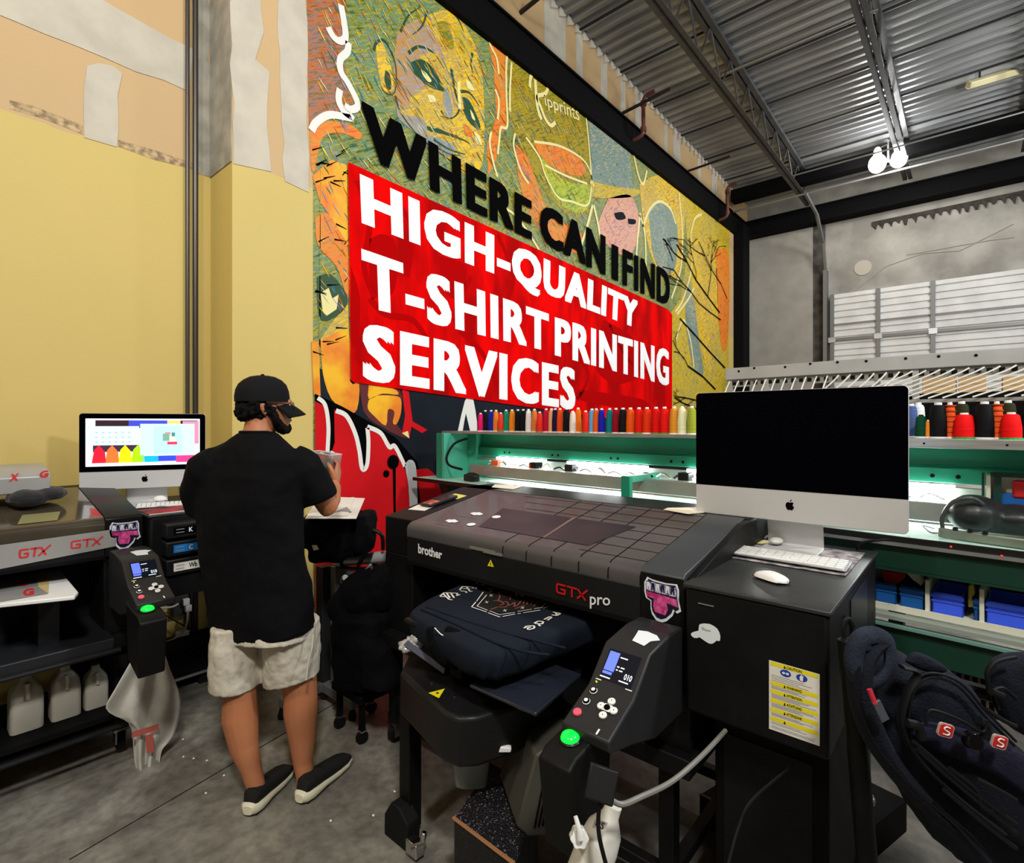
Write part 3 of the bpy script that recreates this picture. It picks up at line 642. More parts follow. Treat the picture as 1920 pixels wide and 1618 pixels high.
lettering('CAN', signquad((1014, 452), (1130, 514), (1130, 445), (1012, 385), 16), P_BLACK, mu, spacing=1.12, heavy=0.026)
lettering('I', signquad((1146, 521), (1155, 526), (1155, 465), (1146, 460), 16), P_BLACK, mu, spacing=1.08, heavy=0.16)
lettering('FIND', signquad((1167, 532), (1252, 572), (1252, 512), (1167, 470), 16), P_BLACK, mu, spacing=1.12, heavy=0.02)
lettering('HIGH-QUALITY', signquad((682, 434), (1188, 622), (1191, 566), (678, 334), 16), PW, mu, spacing=1.12, heavy=0.0072)
lettering('T-SHIRT', signquad((684, 574), (1023, 657), (1023, 590), (680, 472), 16), PW, mu, spacing=1.12, heavy=0.012)
lettering('PRINTING', signquad((1040, 665), (1250, 722), (1250, 658), (1040, 598), 16), PW, mu, spacing=1.12, heavy=0.01)
lettering('SERVICES', signquad((683, 710), (1073, 766), (1073, 694), (683, 610), 16), PW, mu, spacing=1.12, heavy=0.0105)
# hand written name: big R drawn as strokes, the rest small
stroke([(1002, 150), (1006, 200), (1014, 225)], .045, P_CREAM, 7)
stroke([(992, 165), (995, 142), (1012, 138), (1026, 155), (1022, 175), (1006, 182), (1012, 200), (1022, 225), (1032, 236), (1040, 230)], .04, P_CREAM, 7)
lettering('ipprints', signquad((1022, 205), (1086, 236), (1083, 202), (1018, 178), 7), P_CREAM, mu, bold=0.005)
lettering('SHOOT BELOW', signquad((1114, 312), (1182, 332), (1182, 318), (1112, 298), 7), P_RIGHT, mu) if False else None
# ================================================================== PRINTERS
COVER = mat('smoked_cover', (76, 73, 75), 0.40, var=0.2, vscale=2, coat=0.1)
COVER2 = mat('brown_smoked_cover', (70, 62, 50), 0.16, var=0.3, vscale=2, coat=0.5)
COVEDGE = mat('smoked_cover_edge', (104, 92, 82), 0.3)
GREYTOP = mat('grey_fairing', (62, 66, 70), 0.42, var=0.12, vscale=4)
DECKREFL = mat('deck_reflection_line', (10, 9, 10), 0.7, spec=.1)  # ceiling deck reflection painted on the cover as dark lines
PANEL = mat('control_panel_grey', (40, 40, 42), 0.42, spec=.35, var=0.1, vscale=8)
SCR = mat('lcd_dark', (10, 14, 24), 0.2, emit=0.6)
SCRB = mat('lcd_blue', (90, 110, 235), 0.3, emit=1.0)
SCRW = mat('lcd_white', (220, 228, 240), 0.3, emit=0.9)
PINKB = mat('pink_button', (236, 92, 116), 0.35)
GREENB = mat('lit_green_button', (10, 235, 60), 0.2, emit=1.3)
ST_W = mat('sticker_white', (225, 232, 236), 0.4)
ST_N = mat('sticker_navy', (26, 22, 52), 0.4)
ST_P = mat('sticker_pink', (226, 96, 160), 0.4, rgb2=(178, 40, 110), vscale=60)
ST_L = mat('sticker_lilac', (216, 200, 240), 0.4, rgb2=(60, 60, 110), vscale=80)
SILVER = mat('silver_tape', (168, 166, 164), 0.4, 0.3, var=0.1, vscale=3)
REDTX = mat('red_tape_print', (206, 40, 44), 0.5)
DIML = mat('deep_red_logo', (200, 16, 22), 0.5)

def gtx_letters(root, q, m, dark=False):
    """BL, BR, TR, TL : the three wide letters of the machine's mark"""
    q = [Vector(p) for p in q]; inv = wmat(root).inverted()
    def at(u, v): return inv @ ((q[0] * (1 - u) + q[1] * u) * (1 - v) + (q[3] * (1 - u) + q[2] * u) * v)
    def ln(pts, w_):
        mb = MB(); L_, R_ = [], []; k = len(pts); asp = ((q[1] - q[0]).length / (q[3] - q[0]).length)
        P = [Vector((p[0] * asp, p[1])) for p in pts]
        for i, p in enumerate(P):
            a = (P[i] - P[i - 1]).normalized() if i else (P[1] - P[0]).normalized()
            b_ = (P[i + 1] - P[i]).normalized() if i < k - 1 else a
            t_ = (a + b_).normalized(); nn = Vector((-t_.y, t_.x)) * w_ / max(.5, t_.dot(b_))
            for S, sg_ in ((L_, 1), (R_, -1)):
                c = p + nn * sg_; S.append(at(c.x / asp, c.y))
        mb.add(L_ + R_, [(i, i + 1, k + i + 1, k + i) for i in range(k - 1)]); return mb
    for pts in ([(.30, .9), (.06, .9), (.02, .8), (.02, .2), (.06, .1), (.26, .1), (.28, .2), (.28, .48), (.14, .48)], [(.34, .9), (.66, .9)], [(.5, .9), (.5, .0)], [(.68, .92), (.92, .02)], [(.66, .02), (.98, 1.05)]):
        ln(pts, .085).build('lettering', m, root, fix=False)

def control_panel(R_, dark=False):
    x0, x1 = 1.20, 1.34
    prof = [(-.02, .955), (-.11, .958), (-.23, .94), (-.32, .852), (-.445, .80), (-.44, .77), (-.33, .74), (-.20, .70), (-.02, .70)]
    cp = MB().prism(prof, x0, x1, 'x').build('control_panel', PANEL, R_, bevel=.006)
    def on(u, v, seg, h=.0012):
        a, b_ = (Vector((0, -.23, .94)), Vector((0, -.32, .852))) if seg == 0 else (Vector((0, -.32, .852)), Vector((0, -.445, .80)))
        p = a.lerp(b_, v); n = Vector((0, (b_ - a).z, -(b_ - a).y)).normalized()
        if n.z < 0: n = -n
        p = p + n * h; p.x = x0 + (x1 - x0) * u; return p
    def plate(u0, u1, v0, v1, seg, m, nm, h=.0012): return MB().poly([on(u0, v1, seg, h), on(u1, v1, seg, h), on(u1, v0, seg, h), on(u0, v0, seg, h)]).build(nm, m, cp, fix=False)
    def disc(u, v, r, m, nm, h=.002, seg=1, hh=.003):
        c = on(u, v, seg, h); e1 = Vector((1, 0, 0)); e2 = (on(u, 0, seg) - on(u, 1, seg)).normalized(); nn = e1.cross(e2)
        ring = lambda z, s_: [c + nn * z + e1 * (r * s_ * math.cos(a)) + e2 * (r * s_ * math.sin(a)) for a in [k * math.pi / 10 for k in range(20)]]
        return MB().loft([ring(0, 1), ring(hh, 1), ring(hh * 1.5, .85)]).build(nm, m, cp)
    plate(.17, .86, .12, .80, 0, SCR, 'screen')
    plate(.20, .42, .17, .60, 0, SCRB, 'screen_picture', .002)
    plate(.20, .40, .62, .68, 0, SCRB, 'screen_picture', .002)
    def ltr(s, u0, u1, v0, v1, seg, m, h=.0022, bold=0): 
        q = [wmat(R_) @ on(u0, v1, seg, h), wmat(R_) @ on(u1, v1, seg, h), wmat(R_) @ on(u1, v0, seg, h), wmat(R_) @ on(u0, v0, seg, h)]
        return lettering(s, q, m, cp, bold=bold)
    ltr('010', .66, .82, .55, .68, 0, SCRW, bold=.01)
    for u, v, wd in ((.45, .24, .16), (.45, .45, .05), (.53, .45, .08), (.45, .52, .04), (.52, .52, .07), (.58, .72, .2), (.18, .74, .22)):
        plate(u, u + wd, v, v + .025, 0, SCRW, 'screen_line', .002)
    plate(.12, .24, .83, .85, 0, WPRINT, 'printed_mark'); plate(.76, .9, .83, .85, 0, WPRINT, 'printed_mark')
    disc(.17, .91, .0022, mat('yellow_led', (200, 220, 40), .4, emit=1.), 'status_light', seg=0)
    for v in (.12, .40):
        disc(.20, v, .0105, WPRINT, 'button_ring', hh=.001); disc(.20, v, .009, KPRINT, 'round_button', .003); disc(.20, v, .0055, WPRINT, 'button_symbol', .0075, hh=.0006)
    disc(.18, .70, .0115, PINKB, 'stop_button', hh=.004)
    for (du, dv) in ((0, -.17), (0, .17), (-.13, 0), (.13, 0)):
        disc(.64 + du, .38 + dv, .0105, WHT, 'arrow_key', hh=.003); disc(.64 + du * 1.05, .38 + dv * 1.05, .0015, KPRINT, 'arrow_mark', .0066, hh=.0003)
    plate(.56, .72, .3, .46, 1, WHT, 'key_centre', .0055)
    disc(.64, .38, .008, KPRINT, 'ok_key', .0058)
    plate(.70, .735, .83, .95, 1, WHT, 'slot_mark')
    # lit start button on a lower console
    co = MB().prism([(-.33, .80), (-.345, .785), (-.50, .765), (-.53, .745), (-.50, .52), (-.36, .56)], x0 - .01, x0 + .085, 'x').build('start_console', BLK, R_, bevel=.008)
    c = Vector((x0 + .035, -.455, .773))
    MB().lathe([(.024, 0), (.024, .006), (.021, .013), (.012, .018), (.0, .02)], 24, Matrix.Translation(c) @ Matrix.Rotation(R(8), 4, 'X')).build('start_button', GREENB, co, smooth=True)
    MB().lathe([(.0265, -.004), (.028, .002), (.0245, .005)], 24, Matrix.Translation(c) @ Matrix.Rotation(R(8), 4, 'X')).build('button_bezel', BLK2, co, smooth=True)
    # pale printed paper cap shape stuck on the top
    st = [(-.065, 0), (-.075, .03), (-.03, .038), (.03, .03), (.065, .008), (.04, -.005), (.028, -.012), (.02, -.045), (-.055, -.035)]
    st = [(.045 + 1.25 + x * .55, -.16 + y * .9) for x, y in st]
    def top_z(y): return .958 + .0018 if y > -.11 else .958 - (.018) * (-.11 - y) / .12 + .0018
    MB().add([(x, y, top_z(y)) for x, y in st], [list(range(len(st)))]).build('sticker', ST_W, R_, label='pale torn paper sticker on top of the control panel')
    return cp

def printer(root, variant, dep=.72):
    R_ = root; B = 'main' if variant == 0 else 'left'
    # lower body with the open platen mouth under the cover
    MB().box(-.22, -.005, .04, dep, .56, .93).prism([(.04, .93), (dep, .93), (dep, 1.20), (.56, 1.20), (.04, 1.105)], -.22, -.005, 'x').build('side_housing', BLK, R_, bevel=.005)
    MB().box(1.19, 1.345, .02, dep, .56, .95).build('body', BLK, R_, bevel=.004)
    MB().box(-.005, 1.19, .30, dep, .56, .92).build('body', BLK, R_)
    MB().box(-.22, 1.35, .57, dep + (.1 if variant == 0 else 0), 1.10, 1.20).build('rear_shelf', BLK, R_, bevel=.004)
    MB().box(.0, 1.19, .0, .30, .915, .93).build('body_lip', DARK, R_)
    # front band
    MB().prism([(.002, .925), (.03, .918), (.03, 1.04), (.002, 1.04)], 0, 1.19, 'x').build('front_band', BLK2, R_, bevel=.003)
    # smoked cover with a rounded nose
    nose = [(.004, 1.04), (.002, 1.07), (.008, 1.088), (.024, 1.10), (.04, 1.104), (.56, 1.20)]
    inner = [(p[0] + .006, p[1] - .006) for p in nose][::-1]
    MB().prism(nose + inner, .0, 1.19, 'x').build('cover', COVER if variant == 0 else COVER2, R_, smooth=True)
    MB().prism([(.03, 1.04), (.03, 1.085), (.55, 1.175), (.55, 1.04)], .004, 1.186, 'x').build('carriage_bay', DARK, R_)
    def cz(y): return 1.104 + (y - .04) * .096 / .52
    if variant == 0:
        g = []
        for k in range(6):     # reflected deck lines running back over the right half
            x = .60 + k * .118
            GR = MB().add([(x - .002, .04 if x > .9 or True else .2, cz(.04) + .0012), (x + .002, .04, cz(.04) + .0012), (x + .002, .555, cz(.555) + .0012), (x - .002, .555, cz(.555) + .0012)], [(0, 1, 2, 3)])
            GR.add([(x - .002, .0005, 1.045), (x + .002, .0005, 1.045), (x + .002, .0005, 1.075), (x + .002, .022, 1.1015), (x + .002, .04, cz(.04) + .0012), (x - .002, .04, cz(.04) + .0012), (x - .002, .022, 1.1015), (x - .002, .0005, 1.075)], [(0, 1, 2, 7), (7, 2, 3, 6), (6, 3, 4, 5)])
            GR.build('deck_reflection_line', DECKREFL, R_, fix=False)
        for k in range(7):
            y = .06 + k * .078; xs = .92 if y < .33 else .25 + (.555 - y) * .9
            MB().add([(xs, y - .0016, cz(y - .0016) + .0012), (1.188, y - .0016, cz(y - .0016) + .0012), (1.188, y + .0016, cz(y + .0016) + .0012), (xs, y + .0016, cz(y + .0016) + .0012)], [(0, 1, 2, 3)]).build('deck_reflection_line', DECKREFL, R_, fix=False)
        # darker view window with a pale rail showing through
        NAV = mat('view_window', (26, 28, 40), 0.38, spec=.3, rgb2=(52, 46, 52), vscale=3)
        def cp_(x, y, h=.002): return (x, y, cz(y) + h)
        MB().poly([cp_(.30, .335), cp_(.37, .10), cp_(.93, .10), cp_(1.0, .335)]).build('view_window', NAV, R_, fix=False)
        MB().poly([cp_(.72, .10, .003), cp_(.73, .10, .003), cp_(.715, .335, .003), cp_(.70, .335, .003)]).build('inner_rail', COVEDGE, R_, fix=False)
        # printed pictograms at the left of the cover
        for (x, y) in ((.235, .225), (.195, .105)):
            for dx, r in ((0, .030), (.125, .022)):
                MB().add([cp_(x + dx + r * math.cos(a) * (1.2 if dx == 0 else 1), y + r * .8 * math.sin(a) * (1 if dx else (.55 + .4 * math.sin(3 * a) ** 2)), .0025) for a in [k * math.pi / 9 for k in range(18)]], [list(range(18))]).build('pictogram', WPRINT, R_, fix=False)
            for k in range(4):
                MB().add([cp_(x - .07 + k * .03, y - .05, .0025), cp_(x - .045 + k * .03, y - .05, .0025), cp_(x - .043 + k * .03, y - .046, .0025), cp_(x - .068 + k * .03, y - .046, .0025)], [(0, 1, 2, 3)]).build('pictogram', COVEDGE, R_, fix=False)
        MB().box(.42, .56, -.004, .006, 1.046, 1.056).box(.50, .60, -.006, .004, 1.042, 1.05).build('latch', mat('latch_grey', (120, 116, 108), .35), R_)
    else:
        def cp_(x, y, h=.002): return (x, y, cz(y) + h)
        MB().poly([cp_(.90, .05), cp_(1.03, .05), cp_(1.06, .17), cp_(.93, .17)]).build('inner_label', mat('yellowed_label', (128, 124, 84), .5), R_, fix=False)
    # fairing right of the cover and wedge beside the cabinet
    MB().prism([(.0, .925), (.0, 1.092), (.012, 1.104), (.56, 1.203), (.56, .93)], 1.192, 1.335, 'x').build('fairing', GREYTOP if variant == 0 else BLK2, R_, bevel=.003)
    MB().add([(1.192, -.0012, .925), (1.335, -.0012, .925), (1.335, -.0012, 1.09), (1.192, -.0012, 1.09)], [(0, 1, 2, 3)]).build('fairing_front', BLK, R_, fix=False)
    if variant == 0:
        MB().prism([(.02, .95), (.02, 1.092), (.46, 1.195), (.72, 1.195), (.72, .95)], 1.337, 1.362, 'x').build('wedge_cover', BLK, R_, bevel=.003)
    # cabinet
    cd = .80 if variant == 0 else dep
    cb = MB().box(1.355, 1.725, -.04, cd - .02, .72, 1.085).build('cabinet', BLK, R_, bevel=.01)
    MB().box(1.35, 1.73, -.045, cd, 1.082, 1.094).build('cabinet_top', mat('cabinet_top_vinyl', (40, 42, 43), .40, var=.2, vscale=5, bump=.05), R_, bevel=.003)
    if variant == 0:
        MB().box(1.395, 1.44, -.044, -.039, 1.043, 1.0455).build('door_pull', ALU, R_)
        MB().tube(curve([(1.727, .16, 1.03), (1.745, .16, 1.0), (1.748, .16, .95), (1.727, .16, .92)], 5), .006, 8).build('side_handle', BLK2, R_, smooth=True)
        MB().box(1.726, 1.728, .25, .55, .76, 1.05).build('side_panel', BLK2, R_)
    # sticker with chunky unreadable lettering on the fairing
    sy = -.0035
    def stk(pts, m, h, nm='sticker'): return MB().poly([(1.192 + .143 * u / 1.0, sy - h, .925 + .165 * v) for u, v in pts]).build(nm, m, R_, fix=False)
    out = [(.17, .93), (.28, .90), (.40, .89), (.62, .88), (.86, .90), (.90, .80), (.90, .62), (.93, .48), (.95, .42), (.86, .36), (.80, .40), (.76, .30), (.62, .17), (.50, .12), (.38, .14), (.28, .24), (.25, .34), (.25, .48), (.14, .52), (.10, .64), (.10, .82)]
    stk(out, ST_W, 0)
    stk([(.5 + (u - .5) * .90, .56 + (v - .56) * .88 + .012) for u, v in out], ST_N, .001, 'sticker_art')
    stk([(.15, .86), (.84, .83), (.85, .66), (.15, .68)], ST_L, .002, 'sticker_art')
    stk([(.15, .66), (.85, .62), (.88, .48), (.60, .52), (.42, .54), (.17, .56)], ST_P, .002, 'sticker_art')
    stk([(.34, .54), (.62, .56), (.66, .40), (.60, .28), (.36, .30), (.32, .40)], ST_P, .003, 'sticker_art')
    for k in range(6):
        u = .17 + k * .112
        stk([(u, .84), (u + .07, .84), (u + .085, .70), (u + .055, .70), (u + .045, .76), (u + .03, .76), (u + .025, .70), (u - .005, .70)], ST_N if k % 2 else ST_W, .004, 'sticker_letter')
    control_panel(R_, dark=variant == 1)
    # stand
    legs = ((-.16, .06), (1.26, .06), (-.16, dep - .06), (1.26, dep - .06), (1.26, .35))[:4]
    st = MB().box(-.22, 1.36, -.02, dep, .50, .56).build('stand_top', BLK, R_, bevel=.004)
    for lx, ly in legs:
        lg = MB().box(lx - .025, lx + .025, ly - .025, ly + .025, .10, .50).build('stand_leg', BLK, R_, bevel=.003)
    for y in (.06, dep - .06): MB().box(-.2, 1.28, y - .02, y + .02, .10, .14).build('stand_rail', BLK, R_, bevel=.003)
    for x in (-.16, 1.26): MB().box(x - .02, x + .02, .06, dep - .06, .10, .14).build('stand_rail', BLK, R_, bevel=.003)
    for lx, ly in legs:
        c = MB().tube([(lx - .014, ly, .04), (lx + .014, ly, .04)], .04, 14).build('caster', RUBBER, R_, smooth=True)
        MB().box(lx - .022, lx - .016, ly - .022, ly + .022, .03, .10).box(lx + .016, lx + .022, ly - .022, ly + .022, .03, .10).box(lx - .03, lx + .03, ly - .03, ly + .03, .09, .101).build('caster_fork', CHROME, c)
    return R_

PR = thing('garment_printer', 'large black garment printer with smoked cover, painted deck reflection and desktop computer on its cabinet', 'printer', (-2.0, 1.56, 0))
printer(PR, 0)
def fr(x, y, Y=1.5575): return pY(x, y, Y)
# brand lettering on the front band
lettering('brother', [fr(784, 1037), fr(829, 1049), fr(829, 1032), fr(784, 1019)], WPRINT, PR, bold=.03)
gtx_letters(PR, [fr(1043, 1112), fr(1103, 1128), fr(1103, 1108), fr(1043, 1092)], DIML)
lettering('pro', [fr(1106, 1141), fr(1144, 1142), fr(1144, 1121), fr(1106, 1118)], WPRINT, PR, bold=.01)
tri = [fr(914, 1061), fr(926, 1063), fr(920, 1049)]
MB().poly(tri).build('warning_triangle', YPRINT, PR, world=True, fix=False)
c = (tri[0] + tri[1] + tri[2]) / 3 + Vector((0, -.001, 0)); MB().box(c.x - .0015, c.x + .0015, c.y, c.y + .0005, c.z - .006, c.z + .008).build('warning_mark', KPRINT, PR, world=True)
# cabinet door labels
CF = 1.5185
def cf(x, y, h=0): return pY(x, y, CF - h)
lq = [cf(1442, 1366), cf(1537, 1399), cf(1537, 1264), cf(1442, 1237)]
def lab(u0, u1, v0, v1, m, h, nm):
    q = [Vector(p) for p in lq]
    def at(u, v): p = (q[0] * (1 - u) + q[1] * u) * (1 - v) + (q[3] * (1 - u) + q[2] * u) * v; return Vector((p.x, CF - h, p.z))
    if nm is None: return [at(u0, v0), at(u1, v0), at(u1, v1), at(u0, v1)]
    return MB().poly([at(u0, v0), at(u1, v0), at(u1, v1), at(u0, v1)]).build(nm, m, PR, world=True, fix=False)
lab(0, 1, 0, 1, PAPER, 0.0005, 'caution_label')
bands = [(.945, .995, 'CAUTION'), (.70, .745, 'ACHTUNG'), (.575, .62, 'ATTENTION'), (.44, .49, 'ATTENZIONE'), (.29, .34, 'ATENCIÓN'), (.15, .21, '注意')]
bands = [(.935, .99, 'CAUTION'), (.655, .71, 'WARNING'), (.535, .59, 'ATTENTION'), (.405, .46, 'ACHTUNG'), (.27, .325, 'ATTENZIONE'), (.14, .195, 'NOTICE')]
for v0, v1, s in bands[:-1] + [(.14, .195, None)]:
    lab(.03, .97, v0, v1, YPRINT, .001, 'label_band')
    if s: lettering(s, lab(.36, .66, v0 + .008, v1 - .008, None, .0015, None), KPRINT, PR, bold=.02)
    q = lab(.30, .345, v0 + .006, v1 - .004, None, .0015, None); MB().poly([q[0], q[1], (q[2] + q[3]) / 2]).build('label_triangle', KPRINT, PR, world=True, fix=False)
GTXT = mat('grey_small_print', (150, 146, 150), .7)
for v in [.80, .775, .75, .725, .64, .625, .61, .52, .505, .49, .475, .39, .375, .36, .345, .25, .235, .22, .12, .10, .06, .04]:
    lab(.05, random.uniform(.6, .95), v - .003, v + .003, GTXT, .001, 'small_print')
for u, kind in ((.34, 0), (.66, 1)):
    q = lab(u - .11, u + .11, .825, .925, None, .0012, None); c = sum(q, Vector()) / 4; rx_ = (q[1] - q[0]).length / 2; rz_ = (q[3] - q[0]).length / 2
    MB().poly([c + Vector((rx_ * math.cos(a), 0, rz_ * math.sin(a))) for a in [k * math.pi / 12 for k in range(24)]]).build('safety_disc', BPRINT, PR, world=True, fix=False)
    if kind == 0:
        for s_ in (-1, 1): MB().poly([c + Vector((s_ * .0045 + .004 * math.cos(a), -.0006, .003 * math.sin(a))) for a in [k * math.pi / 6 for k in range(12)]]).build('goggles_symbol', WPRINT, PR, world=True, fix=False)
    else:
        MB().poly([c + Vector((x * .001, -.0006, z * .001)) for x, z in ((-4, -7), (3, -8), (3, 2), (5, 6), (2, 5), (0, 8), (-2, 7), (-5, 1))]).build('glove_symbol', WPRINT, PR, world=True, fix=False)
capst = [(598 + 0, 0)]
zc_ = [(310, 790), (340, 740), (420, 700), (600, 655), (620, 460), (660, 405), (800, 380), (1030, 400), (1200, 490), (1320, 590), (1400, 740), (1430, 880), (1415, 1030), (1380, 1050), (1280, 1035), (1200, 1110), (1110, 1155), (1000, 1145), (860, 1060), (640, 905), (540, 935), (440, 930), (350, 870)]
MB().poly([cf(1280 + x * .04945, 1150 + y * .04945, .0006) for x, y in zc_]).build('sticker', ST_W, PR, world=True, fix=False, label='white cap-shaped sticker')
cc = [cf(1280 + x * .04945, 1150 + y * .04945, .0012) for x, y in [(690, 520), (760, 520), (880, 600), (1060, 640), (1070, 690), (900, 670), (740, 620)]]
MB().poly(cc).build('sticker_art', mat('sticker_grey', (178, 178, 178), .5), PR, world=True, fix=False)
# platen arm, black base box, steel tray and grey ducting under the platen belong to the printer
MB().box(-2.0 + .42, -2.0 + .82, 1.22, 1.9, .835, .85).box(-1.42, -1.36, 1.3, 1.9, .66, .835).build('platen', BLK2, PR, world=True, bevel=.004)
bx = [(-1.72, 1.36), (-1.60, 1.22), (-1.27, 1.135), (-1.21, 1.145), (-1.17, 1.19), (-1.12, 1.33), (-1.12, 1.7), (-1.72, 1.7)]
MB().prism(bx, .49, .65, 'z').build('platen_base', BLK2, PR, world=True, bevel=.015, seg=3)
tq = [pZ(*q, .6515) for q in ((803, 1299), (823, 1309), (834, 1291))]
MB().poly(tq).build('warning_triangle', YPRINT, PR, world=True, fix=False)
c = sum(tq, Vector()) / 3; MB().box(c.x - .004, c.x + .004, c.y - .004, c.y + .004, c.z, c.z + .001).build('warning_mark', KPRINT, PR, world=True)
for q in ((810, 1281), (853, 1305)): p = pZ(*q, .65); MB().lathe([(.006, 0), (.006, .004), (0, .005)], 8, T(*p)).build('screw', CHROME, PR, world=True)
ty = [pZ(*q, .72) for q in ((880, 1290), (1005, 1345), (1090, 1270), (1000, 1235))]
MB().add([tuple(p) for p in ty] + [tuple(p + Vector((0, 0, .012))) for p in ty], [(0, 1, 2, 3), (4, 5, 6, 7), (0, 1, 5, 4), (1, 2, 6, 5), (2, 3, 7, 6), (3, 0, 4, 7)]).build('drip_tray', mat('dark_glossy_tray', (34, 38, 48), .15, coat=.6), PR, world=True, bevel=.004)

PL = thing('garment_printer', 'black garment printer with silver taped band against the yellow wall', 'printer', (-3.0, -.56, .03), R(90))
printer(PL, 1, .69)
def lf(x, y, X=-2.9965): return pX(x, y, X)
MB().poly([lf(-30, 1073), lf(217, 1024), lf(217, 992), lf(-30, 1026)]).build('silver_tape', SILVER, PL, world=True, fix=False)
for a, b_, c_, d_ in (((36, 1048), (90, 1040), (96, 1022), (36, 1030)), ((133, 1030), (192, 1021), (194, 1006), (133, 1014))):
    gtx_letters(PL, [lf(*a, -2.995), lf(*b_, -2.995), lf(*c_, -2.995), lf(*d_, -2.995)], REDTX)
# cartridge bay: cartridges stacked in the front of the cabinet
def cart(z0, z1, txt, m, extra):
    c = MB().box(1.40, 1.70, -.12, -.03, z0, z1).build('ink_cartridge', BLK2, PL, bevel=.006)
    y = -.1215
    def q(x0, x1, a, b2, h=0): return [(x0, y - h, a), (x1, y - h, a), (x1, y - h, b2), (x0, y - h, b2)]
    zm = (z0 + z1) / 2; hh = (z1 - z0) * .26
    MB().poly(q(1.43, 1.60, zm - hh, zm + hh)).build('cartridge_label', m, c, fix=False)
    lettering(txt, [wmat(PL) @ Vector(p) for p in q(1.495, 1.495 + .018 * len(txt), zm - hh * .6, zm + hh * .6, .001)], WPRINT if m != PAPER else KPRINT, c, bold=.02)
    MB().poly(q(1.54, 1.592, zm - hh * .7, zm + hh * .7, .001)).build('cartridge_label', extra, c, fix=False)
    for k in (-.4, .4): MB().poly(q(1.44, 1.475, zm + hh * k - .002, zm + hh * k + .001, .001)).build('small_print', GTXT, c, fix=False)
    MB().poly(q(1.645, 1.675, zm - hh, zm + hh)).build('cartridge_label', {'K': YPRINT, 'C': REDP}.get(txt, PAPER), c, fix=False)
cart(.985, 1.055, 'K', KPRINT, PAPER); cart(.90, .97, 'C', mat('cyan_label', (24, 120, 200), .5), mat('green_label', (90, 170, 160), .5)); cart(.81, .885, 'Wb', PAPER, PAPER)
MB().box(1.355, 1.725, -.10, -.03, .70, .80).build('cartridge_bay', BLK, PL, bevel=.004)
# white paper-lined tray on the left printer's platen
tr = thing('platen_tray', 'white lined platen tray with red lettering at the left edge', 'tray', (-3.15, .35, .85))
q = [pZ(*p, .865) for p in ((-20, 1080), (108, 1063), (147, 1110), (140, 1118), (-20, 1135))]
MB().prism([(p.x, p.y) for p in q], .85, .866, 'z').build('tray', WHT, tr, world=True, bevel=.004)
q = [pZ(*p, .8675) for p in ((-20, 1082), (82, 1068), (90, 1090), (90, 1113), (-20, 1132))]
MB().poly(q).build('silver_tape', SILVER, tr, world=True, fix=False)
q = [pZ(*p, .868) for p in ((66, 1075), (84, 1072), (92, 1090), (90, 1112), (72, 1100))]
MB().poly(q).build('kraft_strip', mat('kraft_paper', (196, 170, 116), .8), tr, world=True, fix=False)
for a in (((30, 1100), (52, 1098), (52, 1083), (32, 1085)), ((42, 1118), (64, 1115), (64, 1102), (44, 1104))):
    lettering('G', [pZ(*p, .8685) for p in a], REDTX, tr, bold=.05)
MB().box(-3.4, -3.0, .40, .47, .60, .849).build('tray_post', BLK2, tr, world=True)
pt = thing('work_shelf', 'black work shelf under the platen of the left printer', 'shelf', (-3.1, .4, .60))
MB().box(-3.5, -2.88, -.3, .64, .565, .615).build('shelf_board', mat('dark_laminate', (30, 32, 36), .4, var=.2), pt, world=True, bevel=.006)
MB().tube([(-2.875, -.3, .56), (-2.875, .66, .56)], .012, 8).build('shelf_edge_bar', BLK2, pt, world=True, smooth=True)
# ================================================================== DESKTOP COMPUTERS
def emblem(parent, c, ex, ez, ey, s, m=KPRINT):
    """bitten fruit mark, flat; centre c, axes ex (right) ez (up) ey (towards viewer)"""
    body = [(0, .36), (.14, .44), (.30, .44), (.43, .34), (.34, .22), (.32, .06), (.38, -.06), (.48, -.14), (.40, -.34), (.28, -.50), (.16, -.54), (0, -.48), (-.16, -.54), (-.30, -.46), (-.42, -.24), (-.48, .02), (-.44, .26), (-.30, .42), (-.14, .44)]
    leaf = [(.0, .52), (.04, .66), (.20, .80), (.20, .66), (.12, .54)]
    for pts, nm in ((body, 'emblem'), (leaf, 'emblem')):
        MB().poly([c + ex * (x * s) + ez * (z * s) + ey * .0006 for x, z in pts]).build(nm, m, parent, fix=False)
SILV = mat('silver_enclosure', (206, 206, 206), 0.4, 0.25)
GLASSK = mat('black_screen_glass', (0, 0, 4), 0.3, spec=0.05)
